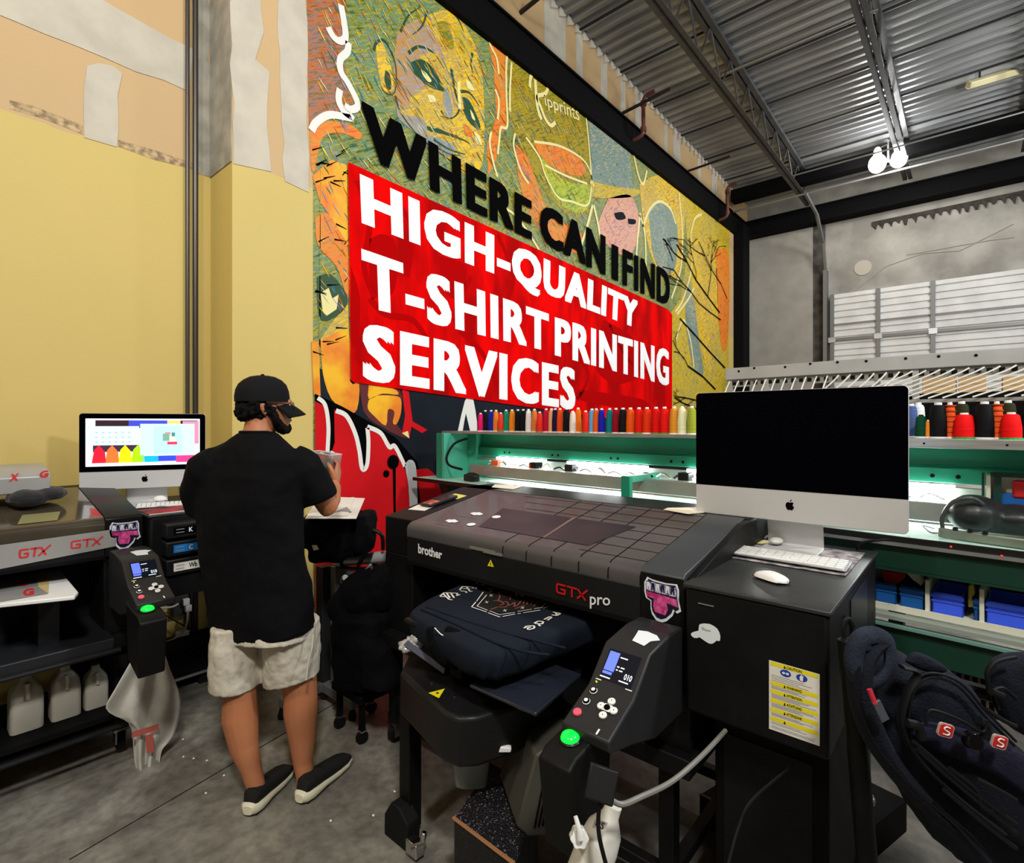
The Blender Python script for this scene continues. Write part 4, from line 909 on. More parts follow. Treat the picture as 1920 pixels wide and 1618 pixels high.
def computer(root, on, W_=.65, Hh=.445, z0=.145):
    R_ = root; z1 = z0 + Hh; ch = .105 * Hh / .445
    MB().prism(rrect(-W_ / 2, W_ / 2, z0, z1, .016), 0, .012, 'y').build('display', SILV, R_, bevel=.002)
    MB().ball((0, .046, (z0 + z1) / 2), (W_ * .46, .036, Hh * .44), 20, 10).build('display_back', SILV, R_, smooth=True)
    o = [(x, z) for x, z in rrect(-W_ / 2 + .001, W_ / 2 - .001, z0 + .02, z1 - .001, .015) if z > z0 + ch + .03]
    o = [(W_ / 2 - .001, z0 + ch)] + o + [(-W_ / 2 + .001, z0 + ch)]
    MB().poly([(x, -.0012, z) for x, z in o]).build('screen_glass', GLASSK, R_, fix=False)
    ey = Vector((0, -1, 0)); emblem(R_, Vector((0, -.0006, z0 + ch * .52)), Vector((1, 0, 0)), Vector((0, 0, 1)), ey, .03)
    # bent foot
    wd = .095
    MB().prism([(.03, .26), (.034, .26), (.075, .012), (.07, .006), (-.10, .004), (-.10, 0), (.078, 0), (.082, .01), (.04, .26)], -wd, wd, 'x').build('stand', SILV, R_, bevel=.002)
    if on:
        bx = .028; x0, x1, a, b_ = -W_ / 2 + bx, W_ / 2 - bx, z0 + ch + bx, z1 - bx
        def q(u0, u1, v0, v1, h): return [(x0 + (x1 - x0) * u0, -.0012 - h, a + (b_ - a) * v0), (x0 + (x1 - x0) * u1, -.0012 - h, a + (b_ - a) * v0), (x0 + (x1 - x0) * u1, -.0012 - h, a + (b_ - a) * v1), (x0 + (x1 - x0) * u0, -.0012 - h, a + (b_ - a) * v1)]
        def scr(nm, c, *r): MB().poly(q(*r)).build('screen_' + nm, mat('screen_' + nm, c, .3, emit=.85), R_, fix=False)
        scr('desktop', (225, 235, 240), 0, 1, 0, 1, .0004)
        scr('dark', (46, 30, 40), .08, .98, .80, .965, .0006); scr('blue_art', (60, 70, 190), .36, .70, .82, .965, .0008); scr('amber_art', (240, 190, 110), .70, .82, .85, .965, .0009); scr('pink_art', (200, 130, 160), .84, .99, .45, .95, .0007)
        scr('window', (196, 228, 244), .0, .45, .44, .84, .0012); scr('big_window', (186, 222, 242), .46, .95, .22, .89, .0014)
        for i, (nm, c) in enumerate((('red', (250, 30, 50)), ('orange', (255, 110, 50)), ('yellow', (255, 240, 20)), ('green', (160, 225, 20)))):
            u = .05 + i * .11
            MB().poly([q(u, u, .07, .07, .0011)[0], q(u + .12, u + .12, .07, .07, .0011)[0], q(u + .12, 0, .30, 0, .0011)[0] if False else q(u + .11, u + .11, .30, .30, .0011)[0], q(u + .06, u + .06, .44, .44, .0011)[0], q(u + .02, u + .02, .34, .34, .0011)[0]]).build('screen_' + nm, mat('screen_' + nm, c, .3, emit=.85), R_, fix=False)
        scr('dark_band', (60, 40, 60), .06, .45, .30, .44, .0009)
        scr('cyan', (20, 170, 220), .47, .62, .07, .20, .0011); scr('royal', (50, 70, 220), .62, .78, .08, .20, .0011); scr('magenta', (225, 60, 130), .78, .97, .05, .20, .0011)
        scr('shirt', (170, 205, 235), .58, .83, .24, .84, .0016)
        for (u, v, du, dv, nm, c) in ((.68, .66, .05, .05, 'art_rose', (220, 130, 130)), (.66, .52, .06, .16, 'art_green', (110, 160, 140)), (.72, .50, .05, .12, 'art_cream', (235, 220, 200)), (.70, .44, .09, .06, 'art_red', (220, 60, 80)), (.74, .60, .03, .10, 'art_teal', (60, 130, 120))):
            scr(nm, c, u, u + du, v, v + dv, .0019)
        for i in range(6):
            for j in range(3): scr('icon', (120, 160, 180), .08 + i * .055, .10 + i * .055, .50 + j * .1, .515 + j * .1, .0016)
        scr('dock', (220, 225, 235), .03, .97, .012, .045, .0012)
    return R_
c0 = thing('desktop_computer', 'silver all-in-one computer with black screen standing on the large printer cabinet', 'computer', (-.515, 2.15, 1.096), 0)
computer(c0, False, .702, .485, .105)
c1 = thing('desktop_computer', 'silver all-in-one computer with lit colourful screen beside the yellow wall', 'computer', (-3.42, .895, 1.124), R(66))
computer(c1, True, .575, .405, .088)
def keyboard(root, W_=.42, D_=.115):
    MB().prism([(-D_ / 2, 0), (D_ / 2, 0), (D_ / 2, .011), (-D_ / 2, .004)], -W_ / 2, W_ / 2, 'x').build('keyboard_body', ALU, root, bevel=.001)
    KEY = WHT
    for r_ in range(5):
        y = -D_ / 2 + .014 + r_ * .0215; n = 14; x = -W_ / 2 + .006; wk = (W_ - .012) / n
        widths = [1] * 14 if r_ else [1, 1, 1, 1.3, 5.4, 1.3, 1, 1, 1]
        for wv in widths:
            a = x; b_ = x + wk * wv - .003; zz = .004 + (y + D_ / 2) * .062
            MB().box(a, b_, y - .009, y + .009, zz, zz + .0035).build('key', KEY, root); x += wk * wv
k0 = thing('keyboard', 'white slim keyboard in front of the black-screen computer', 'keyboard', tuple(pZ(1468, 1047, 1.104)), R(0)); 
keyboard(k0, .385, .11)
k1 = thing('keyboard', 'white slim keyboard below the lit computer by the yellow wall', 'keyboard', (-3.235, .96, 1.128), R(72)); keyboard(k1, .30, .09)
def mouse(loc, rz, label):
    o = thing('mouse', label, 'mouse', loc, rz)
    rings = []
    for k in range(9):
        t_ = k / 8; y = -.057 + .114 * t_; w_ = .030 * math.sqrt(max(.02, 1 - (2 * t_ - 1) ** 4)); h = .004 + .017 * math.sin(math.pi * min(1, max(0, t_ * .9 + .08)))
        rings.append([(w_ * math.cos(a), y, .003 + (h if math.sin(a) > 0 else .0) * math.sin(a) + (.0 if math.sin(a) > 0 else 0)) for a in [i * math.pi / 8 for i in range(16)]])
    MB().loft(rings).build('mouse_shell', WHT, o, smooth=True)
    MB().box(-.024, .024, -.05, .05, 0, .004).build('mouse_base', BLK2, o, bevel=.002)
mouse(tuple(pZ(1446, 1086, 1.097)), R(62), 'white mouse on the black cabinet top of the large printer')
mouse(tuple(pX(300, 938, -3.10) * 1), R(80), 'white mouse on the red and black mat by the lit computer')
MB_ = thing('mouse_mat', 'red and black picture mat under the mouse by the lit computer', 'mat', (-3.09, .95, 1.124))
MB().box(-3.2, -2.99, .80, 1.12, 1.1245, 1.127).build('mat_sheet', mat('red_black_print', (190, 24, 36), .6, rgb2=(40, 20, 22), vscale=9), MB_, world=True)
MB().box(-2.993, -2.985, .80, 1.12, 1.1245, 1.1275).build('mat_edge', PAPER, MB_, world=True)
p = pZ(1465, 1018, 1.11)
tag(MB().ball((p.x - .015, p.y - .01, 1.118), (.024, .035, .012), 14, 8).build('mouse', mat('dusty_white', (214, 212, 204), .4), smooth=True), 'small round dusty white mouse behind the keyboard against the computer stand', 'mouse')
sh = thing('printed_sheet', 'crumpled dusty printed sheet under the keyboard and computer stand', 'paper', (-.46, 2.1, 1.097))
MB().grid(lambda u, v: (-.72 + .42 * u, 1.90 + .38 * v, 1.0965 + .0012 * random.random()), 14, 8).build('sheet', mat('dusty_print', (176, 168, 166), .7, rgb2=(96, 90, 98), vscale=30), sh, world=True, fix=False, solid=.0008)
tag(MB().poly([(-.73, 2.18, 1.1005), (-.62, 2.18, 1.1005), (-.60, 2.26, 1.1005), (-.72, 2.26, 1.1005)]).build('note', mat('yellow_note', (226, 218, 150), .7), solid=.001), 'pale yellow note lying behind the computer stand', 'paper')
# things lying on the printers
def sheet(pix, z, m, name, label, cat='paper', t=.002):
    q = [pZ(*p, z) for p in pix]
    return tag(MB().prism([(p.x, p.y) for p in q], z - t, z, 'z').build(name, m), label, cat)
SLP = math.atan(.183)
def on_side(x, y, h=0.001): return Matrix.Translation((x, y, 1.103 + (y - 1.60) * .183 + h)) @ Matrix.Rotation(SLP, 4, 'X')
tag(MB().box(-.05, .06, -.045, .03, 0, .0015, on_side(-2.135, 1.76, .003) @ Matrix.Rotation(R(8), 4, 'Z')).build('paper_slip', PAPER), 'white paper slip under the end of the phone', 'paper')
tag(MB().box(-.05, .05, -.03, .035, 0, .0015, on_side(-2.10, 1.965, .003) @ Matrix.Rotation(R(-6), 4, 'Z')).build('paper_slip', mat('yellow_slip', (220, 214, 110), .7)), 'yellow slip beyond the phone on the printer corner', 'paper')
sheet([(928, 908), (982, 911), (962, 917), (922, 913)], 1.203, mat('cream_slip', (232, 224, 200), .7), 'paper_slip', 'cream paper slip on the rear shelf behind the large smoked cover')
sheet([(1252, 952), (1306, 951), (1322, 960), (1290, 963), (1244, 955)], 1.203, mat('cream_slip', (232, 224, 200), .7), 'paper_slip', 'cream paper slip on the rear shelf beside the black-screen computer')
ph = thing('phone', 'black phone with an orange sunset photo on its screen, lying on the printer corner', 'phone', (-2.11, 1.86, 1.155))
PM = on_side(-2.11, 1.86, .006) @ Matrix.Rotation(R(-4), 4, 'Z')
MB().prism(rrect(-.042, .042, -.095, .095, .012), 0, .011, 'z', PM).build('phone_body', BLK2, ph, world=True, bevel=.002)
MB().prism(rrect(-.038, .038, -.090, .090, .010), .0112, .0118, 'z', PM).build('phone_screen', mat('phone_screen', (16, 14, 18), .15, emit=.3), ph, world=True)
MB().prism(rrect(-.034, .034, -.084, -.02, .004), .0119, .0124, 'z', PM).build('screen_photo', mat('sunset_photo', (196, 84, 50), .3, rgb2=(70, 34, 30), vscale=30, emit=.6), ph, world=True)
# box wrapped in silver tape on the left printer
tb = thing('taped_box', 'silver taped box with red letters on top of the left printer', 'box', (-3.3, .3, 1.22))
p0 = pX(95, 905, -3.25); 
MB().prism([(-3.25, 1.245), (-3.25, 1.32), (-3.28, 1.345), (-3.45, 1.37), (-3.52, 1.36), (-3.52, 1.245)], -.1, p0.y, 'y').build('box_shell', SILVER, tb, world=True, bevel=.006)
lettering('G', [lf(74, 897, -3.2485), lf(91, 894, -3.2485), lf(91, 881, -3.2485), lf(74, 884, -3.2485)], REDTX, tb, bold=.05)
lettering('X', [lf(16, 903, -3.2485), lf(34, 901, -3.2485), lf(37, 887, -3.2485), lf(20, 889, -3.2485)], REDTX, tb, bold=.05)
cl = thing('black_garment', 'black folded garment slumped beside the silver taped box', 'clothing', (-3.3, .5, 1.2))
mb = MB().ball((-3.30, .47, 1.235), (.10, .075, .035), 14, 8).ball((-3.26, .40, 1.225), (.09, .08, .04), 12, 8)
mb.build('cloth', mat('black_cloth', (16, 17, 20), .85, sheen=.2), cl, world=True, remesh=.008, smo=6, disp=.012, dscale=.05)
# ================================================================== EMBROIDERY MACHINE
EO = Vector((-3.25, 2.62, 0)); EA = R(-4.2)
def eL(x, y, ly):
    """pixel -> local point of the machine on its plane y = ly"""
    n = Vector((-math.sin(EA), math.cos(EA), 0)); l = (x - 960) / F; dx, dy = FX + l * RX, FY + l * RY
    d = (ly + EO.dot(n)) / (dx * n.x + dy * n.y); p = pD(x, y, d) - EO
    return (p.x * math.cos(EA) + p.y * math.sin(EA), ly, p.z)
GRN = mat('machine_green', (24, 128, 100), 0.42, var=0.12, vscale=3)
GRNL = mat('machine_light_green', (70, 168, 142), 0.42, var=0.1, vscale=3)
GRND = mat('machine_dark_green', (12, 56, 42), 0.5, var=0.2, vscale=3)
TBL = mat('pale_green_table', (186, 220, 206), 0.3, var=0.1, vscale=4)
em = thing('embroidery_machine', 'long green multi-head embroidery machine with lit work area behind the printer', 'machine', tuple(EO), EA)
LX = 4.3
MB().box(-.02, LX, 0, 1.0, 1.135, 1.15).build('table', TBL, em, bevel=.003)
MB().box(-.02, LX, -.012, 0, 1.128, 1.152).build('table_edge', mat('dark_edge_trim', (20, 18, 18), .4), em)
MB().box(2.2, LX, -.02, .02, 1.118, 1.13).build('table_edge', ALU, em)
MB().box(2.75, LX, .0, .04, 1.028, 1.118).build('front_beam', GRND, em, bevel=.004)
MB().box(2.75, LX, -.004, .0, 1.022, 1.03).build('beam_trim', GRND, em)
for x, y in ((1783, 1025), (1878, 1042)):
    p = eL(x, y, -.022); MB().ball(p, (.003,) * 3, 8, 6).build('red_indicator', mat('red_led', (255, 40, 30), .3, emit=2), em)
# upper green beam in three folds
MB().prism([(.38, 1.49), (.38, 1.395), (.352, 1.385), (.352, 1.325), (.45, 1.32), (.55, 1.49)], .31, LX, 'x').build('head_beam', GRN, em, bevel=.003)
MB().box(.20, .23, .10, .55, 1.15, 1.492).box(.23, .33, .33, .55, 1.15, 1.49).build('end_frame', GRNL, em, bevel=.004)
MB().box(.13, .20, .10, .12, 1.15, 1.492).build('end_frame', GRN, em, bevel=.003)
for x in (.62, .67, 1.08, 1.13, 1.55, 1.60, 1.95, 2.02, 3.10, 3.18):
    MB().lathe([(.008, 0), (.008, .002), (0, .002)], 10, T(x, .352, 1.352, rx=R(90))).build('bolt_hole', DARK, em)
MB().box(.12, LX, .16, .42, 1.488, 1.506).build('cone_shelf', mat('cone_shelf_metal', (150, 148, 146), .4, .5, var=.15), em, bevel=.002)
MB().box(2.6, LX, .150, .162, 1.470, 1.506).build('shelf_lip', ALU, em, bevel=.002)
for x in (2.85, 3.10, 3.33): MB().lathe([(.004, 0), (.004, .002), (0, .003)], 8, T(x, .150, 1.487, rx=R(90))).build('lip_screw', DARK, em)
MB().box(.30, LX, .40, .42, 1.44, 1.488).build('shelf_bracket', DARK, em)
# lamps under the beam
LED = mat('lit_strip', (255, 255, 250), .3, emit=12)
for x0, x1 in ((.55, 1.02), (1.22, 1.80), (2.05, 2.5), (2.86, 3.17)):
    MB().box(x0, x1, .335, .365, 1.302, 1.318).build('strip_lamp', LED, em)
    d = bpy.data.lights.new('strip_light', 'AREA'); d.shape = 'RECTANGLE'; d.size = x1 - x0; d.size_y = .03; d.energy = 3.0
    o = bpy.data.objects.new('strip_light', d); COL.objects.link(o); o.location = EO + Matrix.Rotation(EA, 3, 'Z') @ Vector(((x0 + x1) / 2, .30, 1.30)); o.rotation_euler = (R(-14), 0, EA)
# border frame rails and clutter beneath the lamps
MB().box(.42, LX, .19, .23, 1.19, 1.262).build('frame_rail', mat('dull_silver_rail', (164, 166, 160), .4, .55, var=.12), em, bevel=.003)
MB().box(.30, LX, .38, .41, 1.16, 1.305).build('back_rail', mat('pale_back_plate', (176, 180, 176), .4, .2, var=.2), em)
MB().box(.33, .62, .26, .34, 1.255, 1.29).build('head_bracket', GRNL, em, bevel=.003)
for x, wd, m in ((.60, .07, mat('orange_clip', (226, 84, 46), .5)), (.97, .03, mat('orange_clip', (226, 84, 46), .5))):
    MB().box(x, x + wd, .235, .27, 1.262, 1.30).build('orange_clip', m, em, bevel=.004)
for k in range(26):
    x = .55 + k * .105; rr = random.uniform(.006, .014)
    MB().tube(curve([(x, .25, 1.27), (x + .03, .27, 1.29 + random.uniform(-.01, .01)), (x + .08, .26, 1.268)], 4), rr * .5, 6).build('tubing', random.choice((CHROME, ALU, BLK2, WHT)), em, smooth=True)
for x in (.98, 1.28, 2.05): MB().box(x, x + .06, .235, .30, 1.262, 1.305).build('needle_block', BLK2, em, bevel=.004)
for k in range(7): MB().lathe([(.012, 0), (.014, .006), (.005, .012)], 10, T(.7 + k * .26, .12, 1.15)).build('clamp_knob', ALU, em)
# crossing arm
a = eL(1168, 900, .06); b_ = eL(1260, 880, .30)
MB().box(a[0], a[0] + .055, .04, .07, 1.15, 1.285).build('arm_post', GRN, em, bevel=.003)
MB().box(a[0] + .015, a[0] + .05, .07, .36, 1.25, 1.285).build('cross_arm', GRNL, em, bevel=.003)
# cable and black motor at the left
m0 = eL(885, 868, .12)
MB().ball((m0[0], .12, 1.185), (.07, .04, .03), 12, 8).box(m0[0] - .06, m0[0] + .04, .09, .16, 1.152, 1.2).build('motor', BLK2, em, bevel=.006)
MB().tube(curve([eL(876, 822, .2), eL(852, 832, .16), eL(838, 855, .12), eL(842, 872, .10), eL(866, 880, .10)], 7), .009, 8).build('cable', RUBBER, em, smooth=True)
# sewing head at the right
hd = MB(); h0 = eL(1800, 960, .10)
hx = h0[0]
hd.ball((hx + .03, .20, 1.235), (.085, .10, .068), 14, 10).ball((hx + .14, .24, 1.225), (.09, .09, .05), 14, 10).box(hx - .02, hx + .26, .18, .32, 1.17, 1.235)
hd.build('sewing_head', mat('worn_black_casting', (36, 40, 40), .4, var=.3), em, remesh=.008, smo=5)
MB().tube(curve([(hx - .045, .10, 1.165), (hx - .05, .10, 1.22), (hx - .02, .10, 1.28), (hx + .03, .10, 1.30), (hx + .06, .12, 1.28)], 6), .007, 8).build('head_rim', mat('dark_rim', (60, 64, 62), .4), em, smooth=True)
MB().prism([(hx - .06, .10), (hx + .20, .05), (hx + .20, .03), (hx - .04, .07), (hx - .06, .085)], 1.152, 1.185, 'z').build('clamp_plate', mat('cast_metal', (140, 146, 132), .4, .6, var=.2), em, bevel=.004)
for k, (dx_, dz) in enumerate(((-.01, 0), (.03, .0), (.07, .002))): MB().lathe([(.008, 0), (.008, .01), (.0, .012)], 10, T(hx + dx_, .07 - k * .008, 1.185)).build('clamp_screw', BLK2, em)
MB().tube(curve([(hx - .07, .08, 1.18), (hx - .10, .06, 1.19), (hx - .08, .08, 1.165), (hx - .05, .07, 1.17)], 5), .003, 6).build('wire_clip', CHROME, em)
# tall rear rack: top rail with thread tubes
MB().box(2.215, LX, .44, .47, 1.793, 1.855).build('top_rail', mat('rack_rail', (176, 178, 178), .45, .4, var=.1), em, bevel=.003)
for k, (x, y) in enumerate(((1385, 698), (1414, 692), (1472, 690), (1519, 684), (1570, 681), (1624, 679), (1698, 674), (1760, 670), (1830, 668))):
    p = eL(x, y - 2, .438); MB().lathe([(.006, 0), (.006, .002), (0, .003)], 8, T(p[0], .44, p[2], rx=R(90))).build('rail_bolt', DARK, em)
MB().box(2.22, LX, .455, .465, 1.755, 1.793).build('perforated_strip', mat('strip_grey', (140, 140, 136), .5, .3), em)
holes = MB(); x = 2.25
while x < LX - .05: holes.box(x, x + .018, .452, .456, 1.765, 1.782); x += .036
tag(holes.build('perforation', DARK, em), kind='stuff')
TUB = mat('translucent_tube', (216, 214, 206), .35)
x = 2.24; k = 0
while x < 4.0:
    sw = .02 if x < 2.7 else (.10 if x < 3.0 else .26)
    MB().tube(curve([(x, .44, 1.785), (x - sw * .15, .42, 1.76), (x - sw * .5, .40, 1.72), (x - sw, .37, 1.665)], 3), .0034, 5).build('thread_tube', TUB, em, smooth=True)
    x += .046; k += 1
for x in (2.225, 2.41, 3.02, 3.9): MB().box(x, x + .022, .45, .47, 1.50, 1.80).build('rack_post', mat('rack_rail', (176, 178, 178)), em)
MB().box(2.215, LX, .39, .41, 1.648, 1.662).build('lower_rail', ALU, em)
MB().box(2.7, LX, .48, .50, 1.50, 1.69).build('rear_board', DARK, em)
# floor frame
for x in (.25, 1.6, 2.9, 4.1):
    for y in (.12, .85): MB().box(x - .03, x + .03, y - .03, y + .03, 0, 1.135).build('leg', GRND, em)
MB().box(2.8, LX, .02, .06, .70, .812).build('lower_beam', GRND, em, bevel=.004)
MB().box(2.8, LX, .0, .025, .812, .826).build('beam_trim', mat('grey_green_trim', (110, 150, 140), .4), em, bevel=.002)
gr = MB()
for k in range(44): gr.box(2.86 + k * .022, 2.868 + k * .022, .10, .11, .55, .70)
tag(gr.build('grille', mat('grille_brown_grey', (92, 74, 70), .5, .3), em), kind='stuff')
MB().box(2.84, 3.85, .115, .125, .54, .71).build('grille_back', DARK, em)
# white blank forms lying folded along the open tray
tr_ = MB().prism(rrect(2.82, 3.9, .0, .05, .01), .842, .856, 'z')
tr_.build('tray_rim', mat('aged_clear_trim', (150, 160, 150), .3), em)

# white shelf with blue bins seen below the table
sf = thing('bin_shelf', 'white shelf of blue bins seen below the edge of the embroidery table', 'shelf', tuple(EO), EA)
SHW = mat('cream_shelf', (226, 226, 206), .5)
MB().box(2.80, 4.2, .05, .33, .862, .878).build('shelf_board', SHW, sf, bevel=.002)
MB().box(2.80, 4.2, .045, .055, .862, .885).build('shelf_lip', SHW, sf)
for px_ in (1629, 1739, 1841): 
    p = eL(px_, 1100, .06); MB().box(p[0] - .006, p[0] + .006, .055, .33, .878, .995).build('divider', SHW, sf)
MB().box(2.8, 4.2, .33, .335, .86, 1.1).build('shelf_back', mat('dark_back_panel', (24, 22, 22), .8), sf)  # plain dark board closing the back of the bin shelf
BLU = mat('bright_blue_plastic', (64, 100, 250), .4); BLD = mat('dark_blue_plastic', (24, 92, 170), .4)
def bin_(px0, px1, m, label, top=.955):
    a = eL(px0, 1100, .07)[0]; b2 = eL(px1, 1100, .07)[0]
    t_ = thing('storage_bin', label, 'bin', tuple(EO + Matrix.Rotation(EA, 3, 'Z') @ Vector(((a + b2) / 2, .15, .879))), EA, 'blue bins on the white shelf')
    c = (a + b2) / 2; w2 = (b2 - a) / 2; h = top - .879
    o = MB()
    o.box(-w2, w2, -.08, -.074, 0, h).box(-w2, w2, .10, .106, 0, h).box(-w2, -w2 + .005, -.08, .10, 0, h).box(w2 - .005, w2, -.08, .10, 0, h).box(-w2, w2, -.08, .10, 0, .005)
    o.build('bin_body', m, t_, bevel=.001)
    MB().box(-w2 - .003, w2 + .003, -.085, -.074, h - .018, h - .006).box(-w2 - .003, w2 + .003, -.083, -.074, h - .034, h - .028).build('rim', m, t_, bevel=.001)
    return t_
bin_(1642, 1680, BLD, 'dark blue bin at the left end of the white shelf'); bin_(1688, 1732, BLD, 'dark blue bin left of the first white divider, beside the red pouch')
bin_(1748, 1806, BLU, 'bright blue bin in the middle bay of the white shelf'); bin_(1826, 1836, BLD, 'narrow dark blue bin before the second divider'); bin_(1850, 1930, BLU, 'bright blue bin at the right end of the white shelf')
tag(MB().prism([eL(*q, .12)[::2] for q in ((1655, 1068), (1698, 1072), (1700, 1080), (1680, 1098), (1658, 1088))], .10, .16, 'y', Matrix.Translation(EO) @ Matrix.Rotation(EA, 4, 'Z')).build('red_pouch', mat('red_fabric', (196, 26, 34), .7), bevel=.004), 'red pouch leaning on the dark blue bins', 'pouch')
tag(MB().prism([eL(*q, .10)[::2] for q in ((1697, 1070), (1722, 1072), (1733, 1090), (1728, 1098), (1712, 1086))], .09, .13, 'y', Matrix.Translation(EO) @ Matrix.Rotation(EA, 4, 'Z')).build('white_label_roll', PAPER, bevel=.003), 'crumpled white and grey packet over the dark blue bin', 'packet')
tag(MB().prism([eL(*q, .10)[::2] for q in ((1816, 1096), (1826, 1092), (1830, 1112), (1824, 1118), (1828, 1136), (1816, 1136))], .08, .12, 'y', Matrix.Translation(EO) @ Matrix.Rotation(EA, 4, 'Z')).build('brass_bobbin_case', mat('brass_yellow', (186, 170, 80), .4, .4), bevel=.003), 'yellowish metal bobbin holder between the bright blue bins', 'tool')
# reflected opening at the right edge, built solid with red cloth and blue bin
cu = thing('mirrored_opening', 'small white box built for the mirrored opening with blue bin and red cloth, right edge', 'shelf', tuple(EO), EA)
q = [eL(1850, 865, .30), eL(1935, 870, .30), eL(1850, 915, .30), eL(1850, 942, .30)]
x0 = q[0][0]; zt, zb_ = 1.37, 1.24
MB().box(x0, x0 + .012, .28, .34, zb_, zt).box(x0, x0 + .35, .28, .34, zb_ - .002, zb_ + .012).box(x0, x0 + .35, .335, .345, zb_, zt).build('opening_shell', SHW, cu)
MB().box(x0 + .012, x0 + .35, .275, .29, zt - .004, zt + .012).box(x0 - .012, x0 - .004, .27, .28, 1.16, zt + .01).box(x0 + .022, x0 + .042, .275, .285, zb_ - .03, zt).build('opening_frame', GRND, cu)
MB().box(x0 + .018, x0 + .34, .295, .33, zb_ + .012, zb_ + .065).build('mirrored_bin', BLD, cu, bevel=.003)
MB().box(x0 + .07, x0 + .34, .29, .325, zb_ + .05, zb_ + .115).build('mirrored_cloth', mat('red_fabric', (196, 26, 34)), cu, bevel=.008)
# ------------------------------------------------------------------ thread cones
CONE = {}
def cone(px_, ly, r, h, col, what, where, base=None, cap=None, band=False):
    key = (round(r, 3), round(h, 3), col)
    x = eL(px_, 800, ly)[0]; loc = EO + Matrix.Rotation(EA, 3, 'Z') @ Vector((x, ly, 1.506))
    t_ = thing('thread_cone', '%s %s' % (what, where), 'thread', tuple(loc), 0, 'thread cones along the machine shelf')
    m = mat('thread_%d_%d_%d' % col, col, .7, spec=.12, var=.18, vscale=4, stretch=(1, 1, 60), bump=.25, bscale=8)
    MB().lathe([(r * .98, .004), (r, .01), (r * .98, h * .45), (r * .80, h * .86), (r * .62, h * .93), (r * .4, h * .935)], 14).build('thread', m, t_, smooth=True)
    MB().lathe([(r * 1.12, 0), (r * 1.12, .005), (r * .9, .007)], 14).build('cone_base', mat('base_green', (30, 160, 70), .4) if base == 'g' else WHT, t_)
    MB().lathe([(r * .42, h * .92), (r * .40, h * .99), (r * .34, h)], 10).build('cone_tip', BLK2 if cap == 'k' else WHT, t_)
    if band: 
        for k in range(6): MB().lathe([(r * 1.0, .02 + k * .02), (r * 1.02, .022 + k * .02), (r * 1.0, .025 + k * .02)], 14).build('thread_band', mat('rust_band', (150, 50, 10), .6), t_)
    return t_
seq = [(901, 'pink', (222, 24, 100)), (910, 'black', (22, 22, 30)), (921, 'blue', (26, 36, 170)), (930, 'orange', (232, 130, 40)), (939, 'red', (226, 60, 40)), (949, 'teal green', (20, 140, 110)), (960, 'orange', (234, 130, 26)),
       (971, 'black', (16, 16, 18)), (981, 'black', (16, 16, 18)), (991, 'white', (232, 228, 226)), (1002, 'orange', (216, 120, 50)), (1012, 'red', (226, 44, 36)), (1024, 'crimson', (190, 16, 50)), (1034, 'peach', (230, 160, 110)),
       (1041, 'navy', (24, 22, 60)), (1050, 'orange', (230, 76, 26)), (1062, 'black', (18, 18, 22)), (1074, 'white', (230, 214, 204)), (1084, 'orange', (230, 110, 20)), (1098, 'red', (226, 40, 20)), (1110, 'light blue', (90, 170, 220)),
       (1118, 'orange', (230, 90, 20)), (1128, 'blue', (26, 30, 170)), (1143, 'teal', (14, 116, 120)), (1155, 'crimson', (150, 10, 30)), (1168, 'black', (20, 20, 20)), (1182, 'orange', (226, 84, 16)), (1198, 'red', (220, 24, 14)),
       (1213, 'orange red', (222, 50, 12)), (1230, 'red', (216, 14, 12)), (1246, 'red', (226, 20, 14)), (1264, 'amber', (214, 140, 40)), (1279, 'cream', (226, 222, 176)), (1297, 'lime green', (150, 160, 50))]
for i, (px_, nm, c) in enumerate(seq):
    prev = seq[i - 1][1] if i else None; nxt = seq[i + 1][1] if i + 1 < len(seq) else None
    where = 'thread cone standing first at the left end of the machine shelf' if i == 0 else ('thread cone between the %s and %s ones on the machine shelf' % (prev, nxt) if nxt else 'thread cone right beside the black-screen computer on the machine shelf')
    if i == 8: where = 'thread cone beside the first white one on the machine shelf'
    if i == 9: where = 'thread cone, the first white one after the two black cones'
    if i == 17: where = 'pinkish thread cone, short, between black and orange in mid shelf'
    if i == 16: where = 'thread cone between orange and pinkish white ones, mid shelf'
    if nm == 'orange' and i == 17 + 1: where = 'thread cone right of the pinkish white one on the shelf'
    small = i in (0, 4, 11, 17, 19)
    r = .0215 if i < 25 else .025
    cone(px_, .25 if not small else .22, r, (.135 if small else .155) * (1 if px_ < 1100 else .95), c, nm, where, base='g' if nm in ('red', 'teal') else None)
cone(1708, .27, .024, .135, (70, 90, 140), 'grey-blue', 'thread cone half hidden behind the right edge of the black screen')
cone(1722, .30, .024, .14, (222, 226, 226), 'white', 'thread cone just right of the black-screen computer')
cone(1727, .20, .020, .09, (10, 66, 44), 'dark green', 'short thread cone just right of the black-screen computer', cap='k')
cone(1740, .19, .0085, .07, (236, 140, 40), 'small orange', 'thread spool beside the short dark green cone')
cone(1759, .20, .0295, .135, (16, 16, 18), 'large black', 'thread cone, left of the two at the right of the computer')
cone(1781, .21, .0185, .135, (232, 84, 30), 'tall orange', 'ribbed thread spool right of the first large black cone', band=True)
cone(1808, .19, .031, .095, (236, 20, 22), 'bright red', 'thread cone on green base between the two large black ones', base='g')
cone(1803, .28, .026, .14, (44, 44, 22), 'dark olive', 'thread cone standing behind the bright red one')
cone(1846, .20, .0295, .135, (16, 16, 20), 'large black', 'thread cone right of the bright red one', cap=None)
cone(1869, .21, .0185, .135, (232, 84, 30), 'tall orange', 'ribbed thread spool near the right edge of the frame', band=True)
cone(1896, .19, .029, .095, (236, 20, 22), 'bright red', 'thread cone on green base at the right edge of the frame', base='g')
